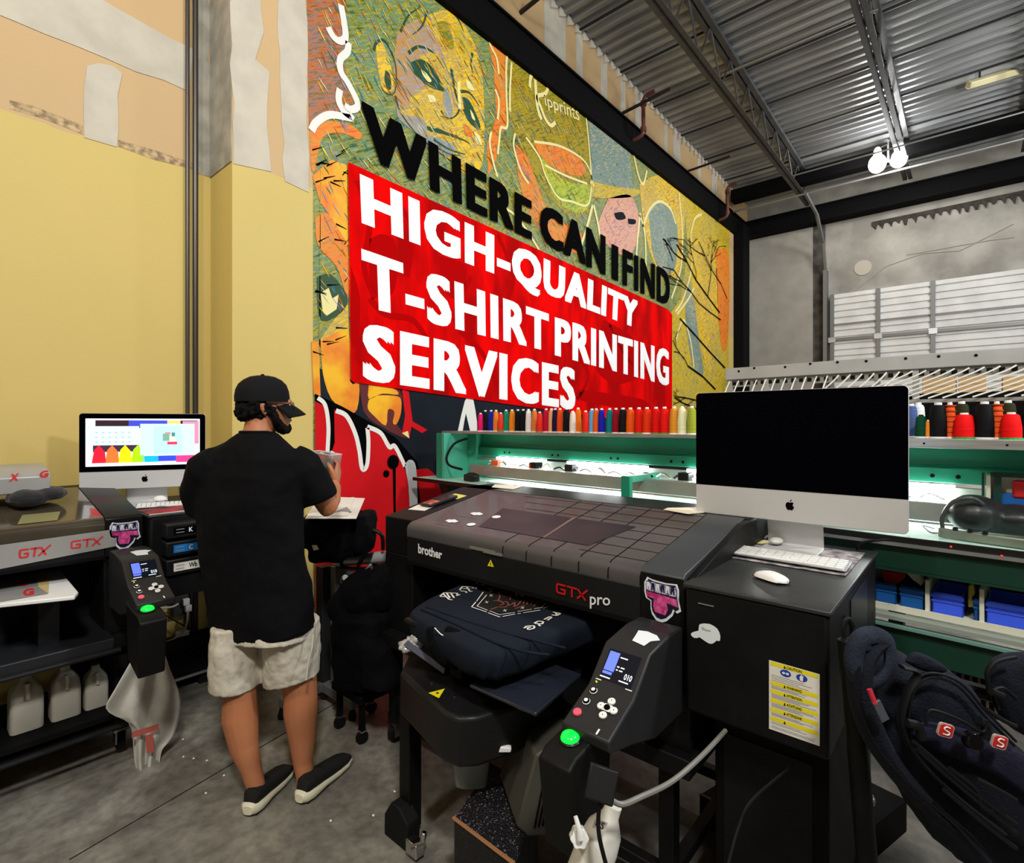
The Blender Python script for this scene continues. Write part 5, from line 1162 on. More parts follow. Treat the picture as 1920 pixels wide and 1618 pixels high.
cone(1890, .28, .026, .14, (44, 44, 22), 'dark olive', 'thread cone behind the red one at the right edge')
# cardboard boxes on a rear shelf
rs = thing('rear_shelf', 'dark shelf carrying cardboard boxes behind the thread rack', 'shelf', (0, 3.6, 1.70))
MB().box(-.6, 1.2, 3.5, 3.8, 1.685, 1.705).build('shelf_board', DARK, rs, world=True)
for x in (-.55, 1.15): MB().box(x - .02, x + .02, 3.6, 3.66, 0, 1.685).build('shelf_post', DARK, rs, world=True)
KR = mat('cardboard', (176, 142, 96), .8, var=.12, vscale=6, bump=.1)
for (a, b2, y0_, lab_) in ((1729, 1792, 708, 'cardboard box on the rear shelf, left one beside the sweep of thread tubes'), (1797, 1850, 700, 'cardboard box on the rear shelf with faint print, middle one'), (1880, 1960, 706, 'cardboard box on the rear shelf cut by the right edge')):
    p = pY(a, y0_, 3.55); q2 = pY(b2, y0_, 3.55)
    o = thing('cardboard_box', lab_, 'box', ((p.x + q2.x) / 2, 3.62, 1.705))
    MB().box(p.x, q2.x, 3.55, 3.72, 1.706, p.z).build('box_body', KR, o, world=True, bevel=.002)
    MB().box(p.x + .01, q2.x - .01, 3.549, 3.5495, (1.706 + p.z) / 2 - .002, (1.706 + p.z) / 2 + .002).build('tape_seam', mat('tape_tan', (150, 116, 72), .5), o, world=True)
# ================================================================== THE MAN
SKIN = mat('tan_skin', (176, 112, 76), .5, var=.1, vscale=6, bump=.05, bscale=60)
HAIR = mat('black_hair', (7, 6, 6), .75, var=.3, vscale=60, bump=.5, bscale=140, spec=.15)
TEE = mat('black_tee_jersey', (11, 11, 14), .85, var=.15, vscale=8, bump=.1, bscale=300, spec=.12)
CAPM = mat('black_cap_twill', (17, 16, 18), .85, bump=.15, bscale=400, spec=.2)
SHORT = mat('off_white_twill', (196, 188, 172), .85, var=.1, vscale=10, bump=.15, bscale=200)
man = thing('person', 'man seen from behind in black cap, black tee and off-white shorts holding a clear box', 'person', (-2.19, 1.12, 0))
br = Vector((.91, .41, 0)).normalized(); bf = Vector((-.41, .91, 0)).normalized(); UP = Vector((0, 0, 1))
hf = Vector((.30, .954, 0)).normalized(); hr = Vector((hf.y, -hf.x, 0))
def ering(c, a, b, ax=br, ay=bf, n=20, e=1.0, tilt=0.0):
    out = []
    for k in range(n):
        t = 2 * math.pi * k / n; ca, sa = math.cos(t), math.sin(t)
        ca = math.copysign(abs(ca) ** e, ca); sa = math.copysign(abs(sa) ** e, sa)
        out.append(c + ax * (a * ca) + ay * (b * sa) + UP * (tilt * ca))
    return out
def pm(px_, d): return px_ * d / F
# skin: legs, arms, neck, head, hands in one surface
bd = MB()
Lh, Lk = pD(448, 1160, 2.28), pD(450, 1295, 2.24)
bd.tube([Lh, Lk, pD(450, 1345, 2.235), pD(458, 1400, 2.22), pD(472, 1445, 2.20), pD(481, 1478, 2.19), pD(482, 1500, 2.185)], [.070, .064, .071, .056, .039, .036, .038], 16)
bd.tube([pD(550, 1150, 2.30), pD(563, 1290, 2.31), pD(564, 1335, 2.31), pD(567, 1390, 2.30), pD(568, 1430, 2.29), pD(572, 1455, 2.28), pD(573, 1480, 2.275)], [.080, .070, .071, .054, .040, .036, .038], 16)
for c, fwd in ((pD(482, 1503, 2.185), Vector((-.45, .85, 0))), (pD(573, 1480, 2.275), Vector((-.28, .95, 0)))):
    bd.tube([c, c + fwd * .12 - UP * .02], [.034, .028], 10)
# trunk
bd.loft([ering(pD(494, 1165, 2.29), .120, .09), ering(pD(487, 1080, 2.29), .15, .10), ering(pD(474, 960, 2.29), .165, .11), ering(pD(470, 880, 2.30), .17, .10), ering(pD(476, 838, 2.31), .12, .08), ering(pD(482, 815, 2.32), .062, .058), ering(pD(486, 795, 2.335), .057, .06), ering(pD(493, 775, 2.35), .055, .065)])
hc = pD(498, 763, 2.36)
# skull with jaw, brow, nose, lips
sk = []
for z, fw, w_, dp in ((.115, 0, .035, .045), (.10, 0, .060, .075), (.065, .0, .075, .094), (.03, .0, .078, .098), (-.005, .003, .077, .097), (-.035, .012, .072, .088), (-.065, .026, .062, .074), (-.09, .040, .046, .055), (-.108, .052, .026, .032)):
    sk.append(ering(hc + UP * z + hf * fw, w_, dp, hr, hf, 18))
bd.loft(sk)
bd.tube([hc + hf * .094 + UP * .015, hc + hf * .112 - UP * .012, hc + hf * .120 - UP * .028, hc + hf * .096 - UP * .034], [.009, .011, .014, .010], 8)
bd.tube([hc + hf * .088 + UP * .022 - hr * .045, hc + hf * .101 + UP * .026, hc + hf * .088 + UP * .022 + hr * .045], [.009, .011, .009], 8)
for s_ in (-1, 1):
    e0 = hc + hr * (s_ * .078) - hf * .012 - UP * .012
    bd.tube([e0 + UP * .028, e0 + UP * .018 - hf * .014 + hr * s_ * .010, e0 - hf * .012 + hr * s_ * .008, e0 - UP * .024 + hf * .002], [.008, .009, .009, .008], 8)
bd.tube([hc + hf * .094 - UP * .058 - hr * .022, hc + hf * .103 - UP * .058, hc + hf * .094 - UP * .058 + hr * .022], [.006, .008, .006], 8)
# right arm: upper arm, forearm rising, hand
el = pD(616, 948, 2.40); wr_ = pD(628, 912, 2.56)
bd.tube([pD(566, 872, 2.32), pD(596, 918, 2.36), el - UP * .006, el + (wr_ - el) * .35, wr_], [.062, .052, .047, .044, .029], 14)
palm = pD(631, 893, 2.60)
def hand(wrist, palm_, ax, side, thumb_dir, curl, dep, fr_=.0085):
    """ax: finger direction, side: across the palm, curl: direction the fingers bend to"""
    bd.loft([ering(wrist, .026, .018, side, curl, 12), ering(wrist.lerp(palm_, .5), .036, .017, side, curl, 12), ering(palm_ + ax * .012, .041, .015, side, curl, 12), ering(palm_ + ax * .035, .038, .012, side, curl, 12)])
    for k, ln in enumerate((.070, .078, .073, .056)):
        b0 = palm_ + ax * .032 + side * (.029 - k * .0195)
        bd.tube([b0 - ax * .02, b0 + ax * ln * .35 + curl * .003, b0 + ax * ln * .62 + curl * (ln * .34), b0 + ax * ln * .66 + curl * (ln * .72)], [fr_ * 1.05, fr_, fr_ * .92, fr_ * .75], 8)
    t0 = wrist.lerp(palm_, .45) + side * .028
    bd.tube([t0, t0 + thumb_dir * .035 + side * .012, t0 + thumb_dir * .062 + side * .010 + curl * .008, t0 + thumb_dir * .080 + curl * .014], [.014, .012, .0105, .008], 8)
cxr = pD(607, 869, 2.64)                     # clear box centre
away = Vector((FX, FY, 0)); rgt = Vector((RX, RY, 0))
ax = (UP * .75 + away * .55 + rgt * .05).normalized(); curl = (-rgt).normalized(); side = -(ax.cross(curl)).normalized()
if side.dot(away) > 0: side = -side
hand(wr_, palm, ax, side, (UP * .9 - rgt * .25 + away * .1).normalized(), curl, .1)
# left arm, mostly hidden by the body
sl = pD(398, 872, 2.29); le = pD(402, 985, 2.42); lw = pD(500, 930, 2.66); lp = pD(552, 900, 2.72)
bd.tube([sl, pD(382, 930, 2.33), le, le.lerp(lw, .35), lw], [.060, .052, .045, .043, .028], 14)
ax2 = (rgt * .55 + UP * .6 + away * .1).normalized(); curl2 = (rgt * .8 - away * .3 - UP * .3); curl2 = (curl2 - ax2 * curl2.dot(ax2)).normalized(); side2 = ax2.cross(curl2).normalized()
hand(lw, lp, ax2, side2, (UP * .8 + rgt * .3).normalized(), curl2, .1)
bd.build('body', SKIN, man, world=True, remesh=.0055, smo=4)
# hair under the cap, beard
h = MB()
def hb(dr, df, dz, a, b, c):
    M = Matrix.Translation(hc + hr * dr + hf * df + UP * dz) @ Matrix(((hr.x, hf.x, 0, 0), (hr.y, hf.y, 0, 0), (0, 0, 1, 0), (0, 0, 0, 1)))
    h.ball((0, 0, 0), (a, b, c), 16, 10, M)
hb(0, -.035, -.005, .090, .085, .068); hb(-.038, -.060, -.025, .058, .055, .042); hb(.02, -.085, -.02, .055, .038, .042); hb(.030, -.058, -.020, .055, .045, .034); hb(0, -.078, -.010, .060, .040, .040); hb(0, -.062, -.045, .050, .035, .022)
for s_ in (-1, 1): hb(s_ * .074, .012, -.022, .010, .018, .034)
h.build('hair', HAIR, man, world=True, remesh=.006, smo=2, disp=.034, dscale=.02)
h = MB()
for s_ in (-1, 1):
    h.tube([hc + hr * s_ * .074 + hf * .022 - UP * .020, hc + hr * s_ * .069 + hf * .030 - UP * .055, hc + hr * s_ * .050 + hf * .052 - UP * .088, hc + hr * s_ * .022 + hf * .078 - UP * .104], [.014, .018, .022, .022], 10)
h.ball((0, 0, 0), (.026, .022, .026), 10, 8, Matrix.Translation(hc + hf * .086 - UP * .094)); h.tube([hc + hf * .096 - UP * .046 - hr * .032, hc + hf * .106 - UP * .042, hc + hf * .096 - UP * .046 + hr * .032], [.006, .008, .006], 8)
h.build('beard', HAIR, man, world=True, remesh=.005, smo=2, disp=.01, dscale=.015)
# glasses, eyes
gl = MB()
for s_ in (-1, 1):
    gl.tube([hc + hr * s_ * .081 - hf * .01 + UP * .012, hc + hr * s_ * .076 + hf * .088 + UP * .012], .0022, 6)
    c = hc + hr * s_ * .034 + hf * .108 + UP * .002; gl.tube([c + hr * (.024 * math.cos(a)) + UP * (.018 * math.sin(a)) for a in [k * math.pi / 8 for k in range(17)]], .0018, 6)
gl.build('glasses', BLK2, man, world=True)
ey = MB()
for s_ in (-1, 1): ey.ball(hc + hr * s_ * .034 + hf * .088 + UP * .004, (.012,) * 3, 10, 8)
ey.build('eyes', WHT, man, world=True, smooth=True)
# cap
cc = hc + UP * .028 - hf * .012
cr_ = []
for z, s_ in ((-.006, 1.0), (.018, 1.0), (.045, .965), (.07, .87), (.09, .70), (.103, .46), (.110, .2), (.111, .03)):
    cr_.append(ering(cc + UP * z, .096 * s_, .112 * s_, hr, hf, 28))
cap = MB().loft(cr_).build('cap_crown', CAPM, man, world=True, smooth=True, disp=.006, dscale=.06)
MB().ball(cc + UP * .112, (.008, .008, .005), 10, 6).build('cap_button', CAPM, man, world=True, smooth=True)
vz = MB(); vs = []
for i in range(9):
    t = i / 8
    row = []
    for j in range(13):
        a = -1.15 + 2.3 * j / 12; base = cc + hr * (.090 * math.sin(a)) + hf * (.105 * math.cos(a)) ; ext = .076 * math.cos(a * .9) ** .6
        row.append(base + hf * (ext * t) - UP * (.008 + .050 * t ** 1.3 + .022 * math.sin(a) ** 2))
    vs.append(row)
vz.add([p for r_ in vs for p in r_], [(i * 13 + j, i * 13 + j + 1, (i + 1) * 13 + j + 1, (i + 1) * 13 + j) for i in range(8) for j in range(12)])
vz.build('cap_visor', CAPM, man, world=True, solid=.004, smooth=True)
# t-shirt
ts = MB(); D0 = 2.30
R3 = [(1183, 495, 102, .152, .020), (1172, 494, 101, .150, .018), (1120, 487, 104, .150, .0), (1060, 477, 103, .145, 0), (1000, 470, 102, .145, 0), (940, 466, 104, .145, 0), (890, 467, 107, .135, 0), (858, 471, 98, .115, 0), (838, 475, 78, .095, 0), (822, 480, 52, .078, 0), (812, 483, 37, .066, 0)]
ts.loft([ering(pD(cx, y, D0), pm(hw, D0), dp, n=28, e=.85, tilt=tl) for y, cx, hw, dp, tl in R3])
ts.tube([pD(545, 866, 2.31), pD(572, 878, 2.33), pD(592, 912, 2.355), pD(602, 937, 2.37)], [.080, .083, .077, .074], 18)
ts.tube([pD(412, 868, 2.29), pD(388, 882, 2.29), pD(376, 925, 2.32), pD(380, 958, 2.35)], [.080, .080, .073, .070], 18)
tee = ts.build('t_shirt', TEE, man, world=True, remesh=.008, smo=8, disp=.026, dscale=.15)
MB().tube([ering(pD(483, 813, 2.315), .068, .066, n=24)[k % 24] + UP * (.006 if k % 24 > 12 else .002) for k in range(25)], .0075, 8).build('neck_rib', TEE, man, world=True, smooth=True)
# shorts
sh_ = MB()
sh_.loft([ering(pD(496, 1120, 2.30), .18, .12), ering(pD(496, 1160, 2.29), .195, .135, e=.85), ering(pD(496, 1190, 2.28), .205, .135, e=.85)])
sh_.loft([ering(pD(450, 1165, 2.28), .095, .125), ering(pD(445, 1215, 2.26), .094, .12), ering(pD(442, 1284, 2.25), .094, .110, tilt=-.004)])
sh_.loft([ering(pD(546, 1165, 2.30), .108, .13), ering(pD(547, 1210, 2.30), .112, .125), ering(pD(547, 1272, 2.31), .116, .115, tilt=.022)])
sh_.build('shorts', SHORT, man, world=True, remesh=.006, smo=3, disp=.013, dscale=.045)
MB().tube([pD(587, 1190, 2.21), pD(585, 1215, 2.195), pD(578, 1240, 2.185), pD(574, 1275, 2.18)], .0035, 6).build('side_seam', SHORT, man, world=True)
# shoes
SOLE = mat('cream_foam_sole', (222, 216, 190), .6, var=.08, vscale=12)
UPP = mat('black_knit_upper', (14, 14, 15), .8, bump=.3, bscale=300)
def shoe(heel, toe, label):
    ax_ = (toe - heel); L_ = ax_.length; ax_.normalize(); sd = Vector((ax_.y, -ax_.x, 0))
    def rg(t, w_, z0, z1, n=16, off=0):
        c = heel + ax_ * (L_ * t) + sd * off
        return [c + sd * (w_ * math.copysign(abs(math.cos(a)) ** .7, math.cos(a))) + UP * ((z0 + z1) / 2 + (z1 - z0) / 2 * math.copysign(abs(math.sin(a)) ** .7, math.sin(a))) for a in [k * 2 * math.pi / n for k in range(n)]]
    s_ = MB().loft([rg(-.04, .020, .012, .046), rg(.01, .037, .006, .054), rg(.12, .045, .002, .052), rg(.35, .043, .004, .042), rg(.6, .049, .002, .035), rg(.8, .048, .002, .027), rg(.94, .036, .006, .026), rg(1.0, .016, .012, .022)]).build('shoe_sole', SOLE, man, world=True, smooth=True)
    MB().loft([rg(.03, .030, 0, .006), rg(.3, .034, 0, .006), rg(.65, .042, 0, .006), rg(.88, .036, 0, .007)]).build('outsole', RUBBER, s_, world=True)
    u = MB().loft([rg(.01, .026, .034, .075), rg(.05, .033, .032, .098), rg(.16, .037, .032, .094), rg(.32, .038, .028, .086), rg(.48, .042, .022, .078), rg(.65, .045, .02, .064), rg(.82, .043, .018, .052), rg(.94, .032, .018, .040), rg(.98, .018, .02, .032)]).build('shoe_upper', UPP, man, world=True, smooth=True, label='black knit upper')
    for k in range(4):
        t = .36 + k * .055; c = heel + ax_ * (L_ * t) + UP * (.088 - k * .006)
        MB().tube([c - sd * .024 - UP * .006, c, c + sd * .024 - UP * .006], .0028, 6).build('lace', RUBBER, u, world=True)
shoe(Vector((-2.185, .925, 0)), Vector((-2.335, 1.165, 0)), 'left'); shoe(Vector((-2.095, 1.095, 0)), Vector((-2.205, 1.385, 0)), 'right')
# the clear box he holds, with a greyish part inside
bxh = thing('clear_box', 'clear plastic box held in the right hand of the man', 'box', tuple(cxr))
CLR = mat('clear_plastic', (225, 225, 220), .08, trans=.85, ior=1.2)
Mx = Matrix.Translation(cxr) @ Matrix.Rotation(YAW + R(-12), 4, 'Z') @ Matrix.Rotation(R(8), 4, 'Y')
bo = MB(); a_, b_, c_ = .062, .05, .052
bo.box(-a_, a_, -b_, -b_ + .002, -c_, c_, Mx).box(-a_, a_, b_ - .002, b_, -c_, c_, Mx).box(-a_, -a_ + .002, -b_, b_, -c_, c_, Mx).box(a_ - .002, a_, -b_, b_, -c_, c_, Mx).box(-a_, a_, -b_, b_, c_ - .002, c_, Mx).box(-a_, a_, -b_, b_, -c_, -c_ + .002, Mx)
bo.build('box_shell', CLR, bxh, world=True)
MB().box(-.048, .02, -.03, .03, -.046, .012, Mx).build('grey_insert', mat('grey_insert', (120, 124, 122), .4, .3), bxh, world=True, bevel=.004)
MB().tube([Mx @ Vector(p) for p in ((-a_, -b_, c_), (a_, -b_, c_), (a_, b_, c_), (-a_, b_, c_), (-a_, -b_, c_))], .003, 6).build('lid_rim', mat('frosted_rim', (200, 200, 194), .4), bxh, world=True)
# ================================================================== FABRIC AND CLUTTER
BCL = mat('black_cotton', (7, 7, 10), .9, var=.2, vscale=6, bump=.2, bscale=120, spec=.12)
NAVY = mat('navy_black_cotton', (24, 30, 41), .9, var=.15, vscale=6, bump=.15, bscale=160, spec=.15)
# printed shirt on the platen
ps = thing('t_shirt', 'navy black t-shirt stretched over the printer platen with a half printed design', 'clothing', (-1.4, 1.45, .855))
top = [(-1.655, 1.40), (-1.60, 1.27), (-1.52, 1.225), (-1.20, 1.165), (-1.115, 1.185), (-1.08, 1.25), (-1.03, 1.62), (-1.03, 1.84), (-1.70, 1.84), (-1.69, 1.60)]
tp = [Vector((x, y, 0)) for x, y in top]; tp = curve(tp + [tp[0]], 5)[:-1]
cen = Vector((-1.37, 1.5, 0))
def tring(s_, z, wob=0, seed=0):
    out = []
    for i, p in enumerate(tp):
        d = (p - cen); k = s_ + wob * math.sin(i * 1.7 + seed) ; out.append(cen + d * k + Vector((0, 0, z + wob * .25 * math.sin(i * 2.3 + seed))))
    return out
rings = [tring(.10, .872), tring(.6, .872), tring(.93, .871), tring(.985, .864), tring(1.0, .85), tring(1.005, .83), tring(.997, .815, .006), tring(.985, .795, .012, 1), tring(.96, .775, .018, 2), tring(.88, .76, .015, 2), tring(.6, .76, .005, 3)]
MB().loft(rings).build('shirt_cloth', NAVY, ps, world=True, smooth=True, sub=1)
# crease along the front, hanging neck fold and swing label
MB().tube(curve([pZ(*q, .874) for q in ((790, 1142), (850, 1168), (930, 1205), (985, 1222), (1030, 1228))], 6), .0045, 6).build('fold', NAVY, ps, world=True, smooth=True)
MB().tube(curve([pZ(*q, .873) for q in ((800, 1138), (880, 1166), (960, 1190), (1060, 1215))], 6), .004, 6).build('fold', NAVY, ps, world=True, smooth=True)
n0 = pD(838, 1190, 1.86)
mb = MB().tube(curve([pD(808, 1175, 1.84), pD(815, 1205, 1.82), pD(845, 1240, 1.80), pD(860, 1250, 1.80)], 6), [.02] * 6 + [.03] * 6 + [.02] * 7, 8)
mb.tube(curve([pD(835, 1180, 1.80), pD(870, 1200, 1.78), pD(862, 1245, 1.79)], 6), .018, 8)
mb.build('neck_fold', BCL, ps, world=True, remesh=.008, smo=4)
MB().tube(curve([pD(815, 1177, 1.785), pD(828, 1190, 1.775), pD(845, 1196, 1.77)], 5), .0018, 6).build('collar_edge', WPRINT, ps, world=True)
q = [pD(*p, 1.765) for p in ((842, 1205), (857, 1208), (858, 1237), (845, 1237))]
MB().poly(q).build('care_label', PAPER, ps, world=True, fix=False, solid=.001)
# print on the shirt: white frame, red brown flames, gothic capitals
ZS = .8755
def sp(pts, m, wd, z=ZS, nm='print_line', close=False):
    c = [pZ(x, y, z) for x, y in pts]; k = len(c); mb = MB()
    for i in range(k - 1):
        t = (c[i + 1] - c[i]).normalized(); n_ = Vector((-t.y, t.x, 0)) * wd; mb.add([c[i] - n_, c[i + 1] - n_, c[i + 1] + n_, c[i] + n_], [(0, 1, 2, 3)])
    return mb.build(nm, m, ps, world=True, fix=False)
K = .15625
def z5(pts): return [(800 + x * K, 1080 + y * K) for x, y in pts]
INK = mat('white_ink', (225, 222, 214), .7); RINK = mat('rust_ink', (150, 78, 70), .7); DINK = mat('black_ink_area', (8, 8, 10), .8)
MB().poly([pZ(*p, ZS - .001) for p in z5([(700, 170), (760, 60), (1400, 200), (1560, 420), (1400, 380), (880, 440), (600, 370)])]).build('ink_area', DINK, ps, world=True, fix=False)
for s_ in ([(680, 190), (600, 300)], [(590, 310), (540, 370), (720, 430)], [(735, 440), (880, 492)], [(910, 485), (1060, 455)], [(1090, 452), (1130, 446)], [(1160, 440), (1360, 408)], [(1400, 385), (1460, 365)]):
    sp(z5(s_), INK, .0022)
for s_ in ([(720, 225), (605, 360), (730, 410)], [(750, 415), (870, 462), (1060, 435)], [(1090, 425), (1260, 398)], [(1290, 392), (1380, 378), (1430, 320)], [(740, 160), (830, 130)], [(760, 190), (790, 170)]):
    sp(z5(s_), INK, .0016)
for s_ in ([(770, 400), (850, 370), (950, 372), (985, 340), (960, 305), (900, 310), (850, 300), (880, 250), (870, 210), (900, 180)], [(800, 300), (870, 285), (930, 330), (880, 350)], [(960, 360), (1020, 340), (1060, 310), (1050, 370), (1100, 340), (1130, 300), (1180, 290), (1160, 330)], [(1200, 340), (1220, 290), (1280, 280), (1250, 340)], [(1280, 360), (1350, 300), (1400, 330)], [(830, 160), (900, 140), (980, 160), (950, 200), (1000, 210)], [(1060, 390), (1120, 370), (1180, 350)], [(900, 230), (960, 250), (1010, 240), (1000, 280)]):
    sp(z5([tuple(v) for v in s_]), RINK, .0025, ZS + .0003)
for s_ in ([(1070, 240), (1080, 190), (1130, 200), (1150, 240), (1090, 215)], [(1140, 250), (1190, 215), (1220, 240), (1300, 245)], [(1350, 262), (1420, 290), (1600, 345)], [(1670, 360), (1725, 382)]):
    sp(z5(s_), INK, .0024, ZS + .0005)
for x, y in ((720, 312), (775, 232), (940, 412), (1150, 380)):
    for dx, dy in ((22, -8), (10, 14)): sp(z5([(x - dx, y - dy), (x + dx, y + dy)]), INK, .0016, ZS + .0005)
for s_ in ([(160, 240), (210, 200), (370, 205), (360, 240), (400, 220)], [(200, 215), (270, 280), (310, 285)], [(240, 205), (280, 262)], [(290, 205), (330, 262)], [(160, 245), (230, 248)],
           [(395, 165), (430, 125), (560, 130), (545, 150), (600, 130), (590, 155)], [(400, 175), (470, 185), (480, 200)], [(480, 130), (520, 185), (550, 180)], [(430, 150), (520, 150)],
           [(590, 95), (640, 58), (740, 60), (745, 90), (700, 112), (610, 95)], [(650, 65), (690, 110)],
           [(1515, 430), (1605, 450), (1560, 475), (1500, 465)], [(1550, 440), (1560, 470)], [(1410, 520), (1480, 485), (1500, 495), (1450, 530)], [(1290, 565), (1340, 540), (1400, 545), (1385, 575), (1300, 568)], [(1340, 580), (1365, 600)], [(1170, 625), (1200, 600), (1290, 595), (1290, 625), (1220, 645), (1210, 620), (1250, 612)]):
    sp(z5(s_), INK, .0035, ZS + .0003)
# silver foil bag wedged left of the platen
fb = thing('foil_bag', 'crinkled silvery white bag sticking out left of the printed shirt', 'bag', tuple(pZ(778, 1200, .70)))
mb = MB().ball(pD(775, 1208, 1.98), (.045, .06, .02), 10, 8).ball(pD(785, 1197, 1.97), (.03, .03, .02), 10, 8)
mb.build('foil', mat('silver_foil', (205, 205, 210), .3, .5, var=.2), fb, world=True, remesh=.007, disp=.03, dscale=.02)
q = [pD(*p, 1.93) for p in ((757, 1208), (765, 1200), (835, 1252), (832, 1262))]
MB().poly(q).build('bag_edge', mat('grey_film', (96, 98, 112), .3), fb, world=True, fix=False, solid=.006)
# pile of black shirts on the left of the printer
bp_ = thing('garment_pile', 'pile of black garments hanging over a stool left of the large printer', 'clothing', (-2.36, 1.60, 0))
mb = MB()
mb.ball(pD(685, 1112, 2.72), (.155, .13, .115), 16, 10).ball(pD(655, 1135, 2.72), (.09, .12, .10), 14, 8).ball(pD(722, 1100, 2.68), (.09, .12, .12), 14, 8)
c = pD(685, 1190, 2.70)
mb.loft([ering(c + UP * .12, .165, .15), ering(c, .170, .15), ering(c - UP * .12, .165, .145), ering(c - UP * .235, .16, .14)])
mb.loft([ering(pD(712, 1200, 2.6), .09, .10), ering(pD(716, 1285, 2.55), .085, .09)])
mb.build('garments', BCL, bp_, world=True, remesh=.012, smo=6, disp=.05, dscale=.12)
stl = thing('stool', 'low black wheeled stool under the pile of black garments', 'stool', (-2.36, 1.60, 0))
c = pZ(690, 1375, 0); 
MB().box(-2.50, -2.24, 1.47, 1.72, .20, .24).build('seat_plate', DARK, stl, world=True, bevel=.004)
for x, y in ((-2.47, 1.5), (-2.27, 1.5), (-2.47, 1.69), (-2.27, 1.69)):
    MB().box(x - .012, x + .012, y - .012, y + .012, .06, .24).build('leg', DARK, stl, world=True)
    w_ = MB().tube([(x - .012, y, .03), (x + .012, y, .03)], .029, 12).build('caster', RUBBER, stl, world=True, smooth=True)
    MB().box(x - .02, x + .02, y - .015, y + .015, .058, .066).build('caster_plate', CHROME, w_, world=True)
# heat press / stand behind the man with a draped black garment and papers
pr = thing('press_stand', 'grey and black press stand with gauge beside the pilaster', 'machine', (-2.85, 1.75, 0))
GM = mat('grey_enamel', (120, 122, 122), .4, .3, var=.1); DM = mat('dark_enamel', (34, 36, 38), .45)
a = pD(612, 1060, 3.05)
MB().box(a.x - .045, a.x + .03, a.y - .04, a.y + .04, .02, a.z).build('column', DM, pr, world=True, bevel=.004)
a2 = pD(632, 1060, 3.02); MB().box(a2.x - .02, a2.x + .035, a2.y - .03, a2.y + .05, .08, a2.z).build('side_plate', GM, pr, world=True, bevel=.004)
MB().tube([pD(630, 1052, 3.0), pD(735, 1043, 2.95)], .032, 14).build('cylinder', mat('white_enamel', (196, 198, 198), .3, .3), pr, world=True, smooth=True)
for x in (640, 700, 722): MB().tube([pD(x, 1051, 2.99), pD(x + 6, 1050.5, 2.99)], .036, 14).build('ring', BLK2, pr, world=True, smooth=True)
g0 = pD(662, 1078, 2.95); Mg = Matrix.Translation(g0) @ Matrix.Rotation(YAW, 4, 'Z')
MB().box(-.07, .16, -.01, .03, -.045, .04, Mg).build('control_plate', mat('dark_grey_plate', (70, 72, 74), .45), pr, world=True, bevel=.003)
Mg2 = Matrix.Translation(pD(648, 1082, 2.92)) @ Matrix.Rotation(YAW, 4, 'Z') @ Matrix.Rotation(R(90), 4, 'X')
MB().lathe([(.020, -.012), (.020, .004), (.016, .005)], 16, Mg2).build('gauge_case', CHROME, pr, world=True, smooth=True)
MB().lathe([(.0155, .0045), (.0155, .0062), (0, .0062)], 16, Mg2).build('gauge_face', PAPER, pr, world=True)
MB().lathe([(.008, 0), (.022, .01), (.022, .02), (.01, .026)], 12, Matrix.Translation(pD(668, 1077, 2.91)) @ Matrix.Rotation(YAW, 4, 'Z') @ Matrix.Rotation(R(90), 4, 'X')).build('valve_knob', mat('red_knob', (205, 26, 50), .4), pr, world=True)
MB().tube([pD(674, 1080, 2.9), pD(686, 1066, 2.9), pD(696, 1058, 2.92)], .006, 8).build('air_hose', mat('teal_hose', (110, 200, 200), .3), pr, world=True, smooth=True)
MB().tube(curve([pD(676, 1000, 2.9), pD(698, 994, 2.9), pD(716, 1004, 2.9), pD(718, 1030, 2.92)], 6), .011, 8).build('handle_tube', BLK2, pr, world=True, smooth=True)
b0 = pD(612, 1246, 3.0); MB().box(b0.x - .05, b0.x + .28, b0.y - .02, b0.y + .02, .06, .11).box(b0.x - .05, b0.x - .01, b0.y - .25, b0.y + .25, .06, .11).build('base_bar', GM, pr, world=True, bevel=.004)
for dx, dy in ((-.03, -.24), (-.03, .24), (.26, 0)): MB().lathe([(.02, 0), (.022, .02), (.01, .06)], 10, T(b0.x + dx, b0.y + dy, 0)).build('foot', RUBBER, pr, world=True)
dg = thing('draped_garment', 'black garment draped over the press in front of the man', 'clothing', tuple(pD(630, 1000, 2.95)))
mb = MB(); Mr = Matrix.Rotation(YAW, 4, 'Z')
def rbox(px0, px1, y0_, y1_, d0, d1, mbx):
    a = pD(px0, y1_, d0); w2 = (px1 - px0) * d0 / F; h2 = (y1_ - y0_) * d0 / F
    mbx.box(0, w2, 0, d1 - d0, 0, h2, Matrix.Translation(a) @ Mr)
rbox(560, 680, 972, 1030, 2.80, 3.1, mb); rbox(578, 640, 1020, 1058, 2.80, 3.0, mb); rbox(662, 688, 965, 1040, 2.78, 3.0, mb); rbox(640, 672, 1020, 1046, 2.82, 3.0, mb)
mb.build('garment', BCL, dg, world=True, remesh=.012, smo=10, disp=.03, dscale=.09)
MB().tube([pD(690, 985, 2.80), pD(688, 1030, 2.79), pD(672, 1060, 2.79), pD(670, 1068, 2.79)], [.012, .014, .010, .008], 8).build('drawstring', BCL, dg, world=True, smooth=True)
pp = thing('paper_stack', 'white papers lying on the black garment beside the man', 'paper', tuple(pZ(635, 955, 1.09)))
for k, (pts, z) in enumerate((([(572, 972), (600, 930), (684, 934), (668, 972), (640, 972)], 1.085), ([(578, 968), (606, 936), (664, 932), (652, 966)], 1.089))):
    q = [pZ(x, y, z) for x, y in pts]; MB().prism([(p.x, p.y) for p in q], z - .002, z, 'z').build('sheet', PAPER, pp, world=True)
ci = MB(); c = pZ(632, 950, 1.0895)
MB().poly([pZ(*p, 1.0905) for p in ((622, 962), (650, 950), (660, 960), (640, 958))]).build('printed_mark', GTXT, pp, world=True, fix=False)
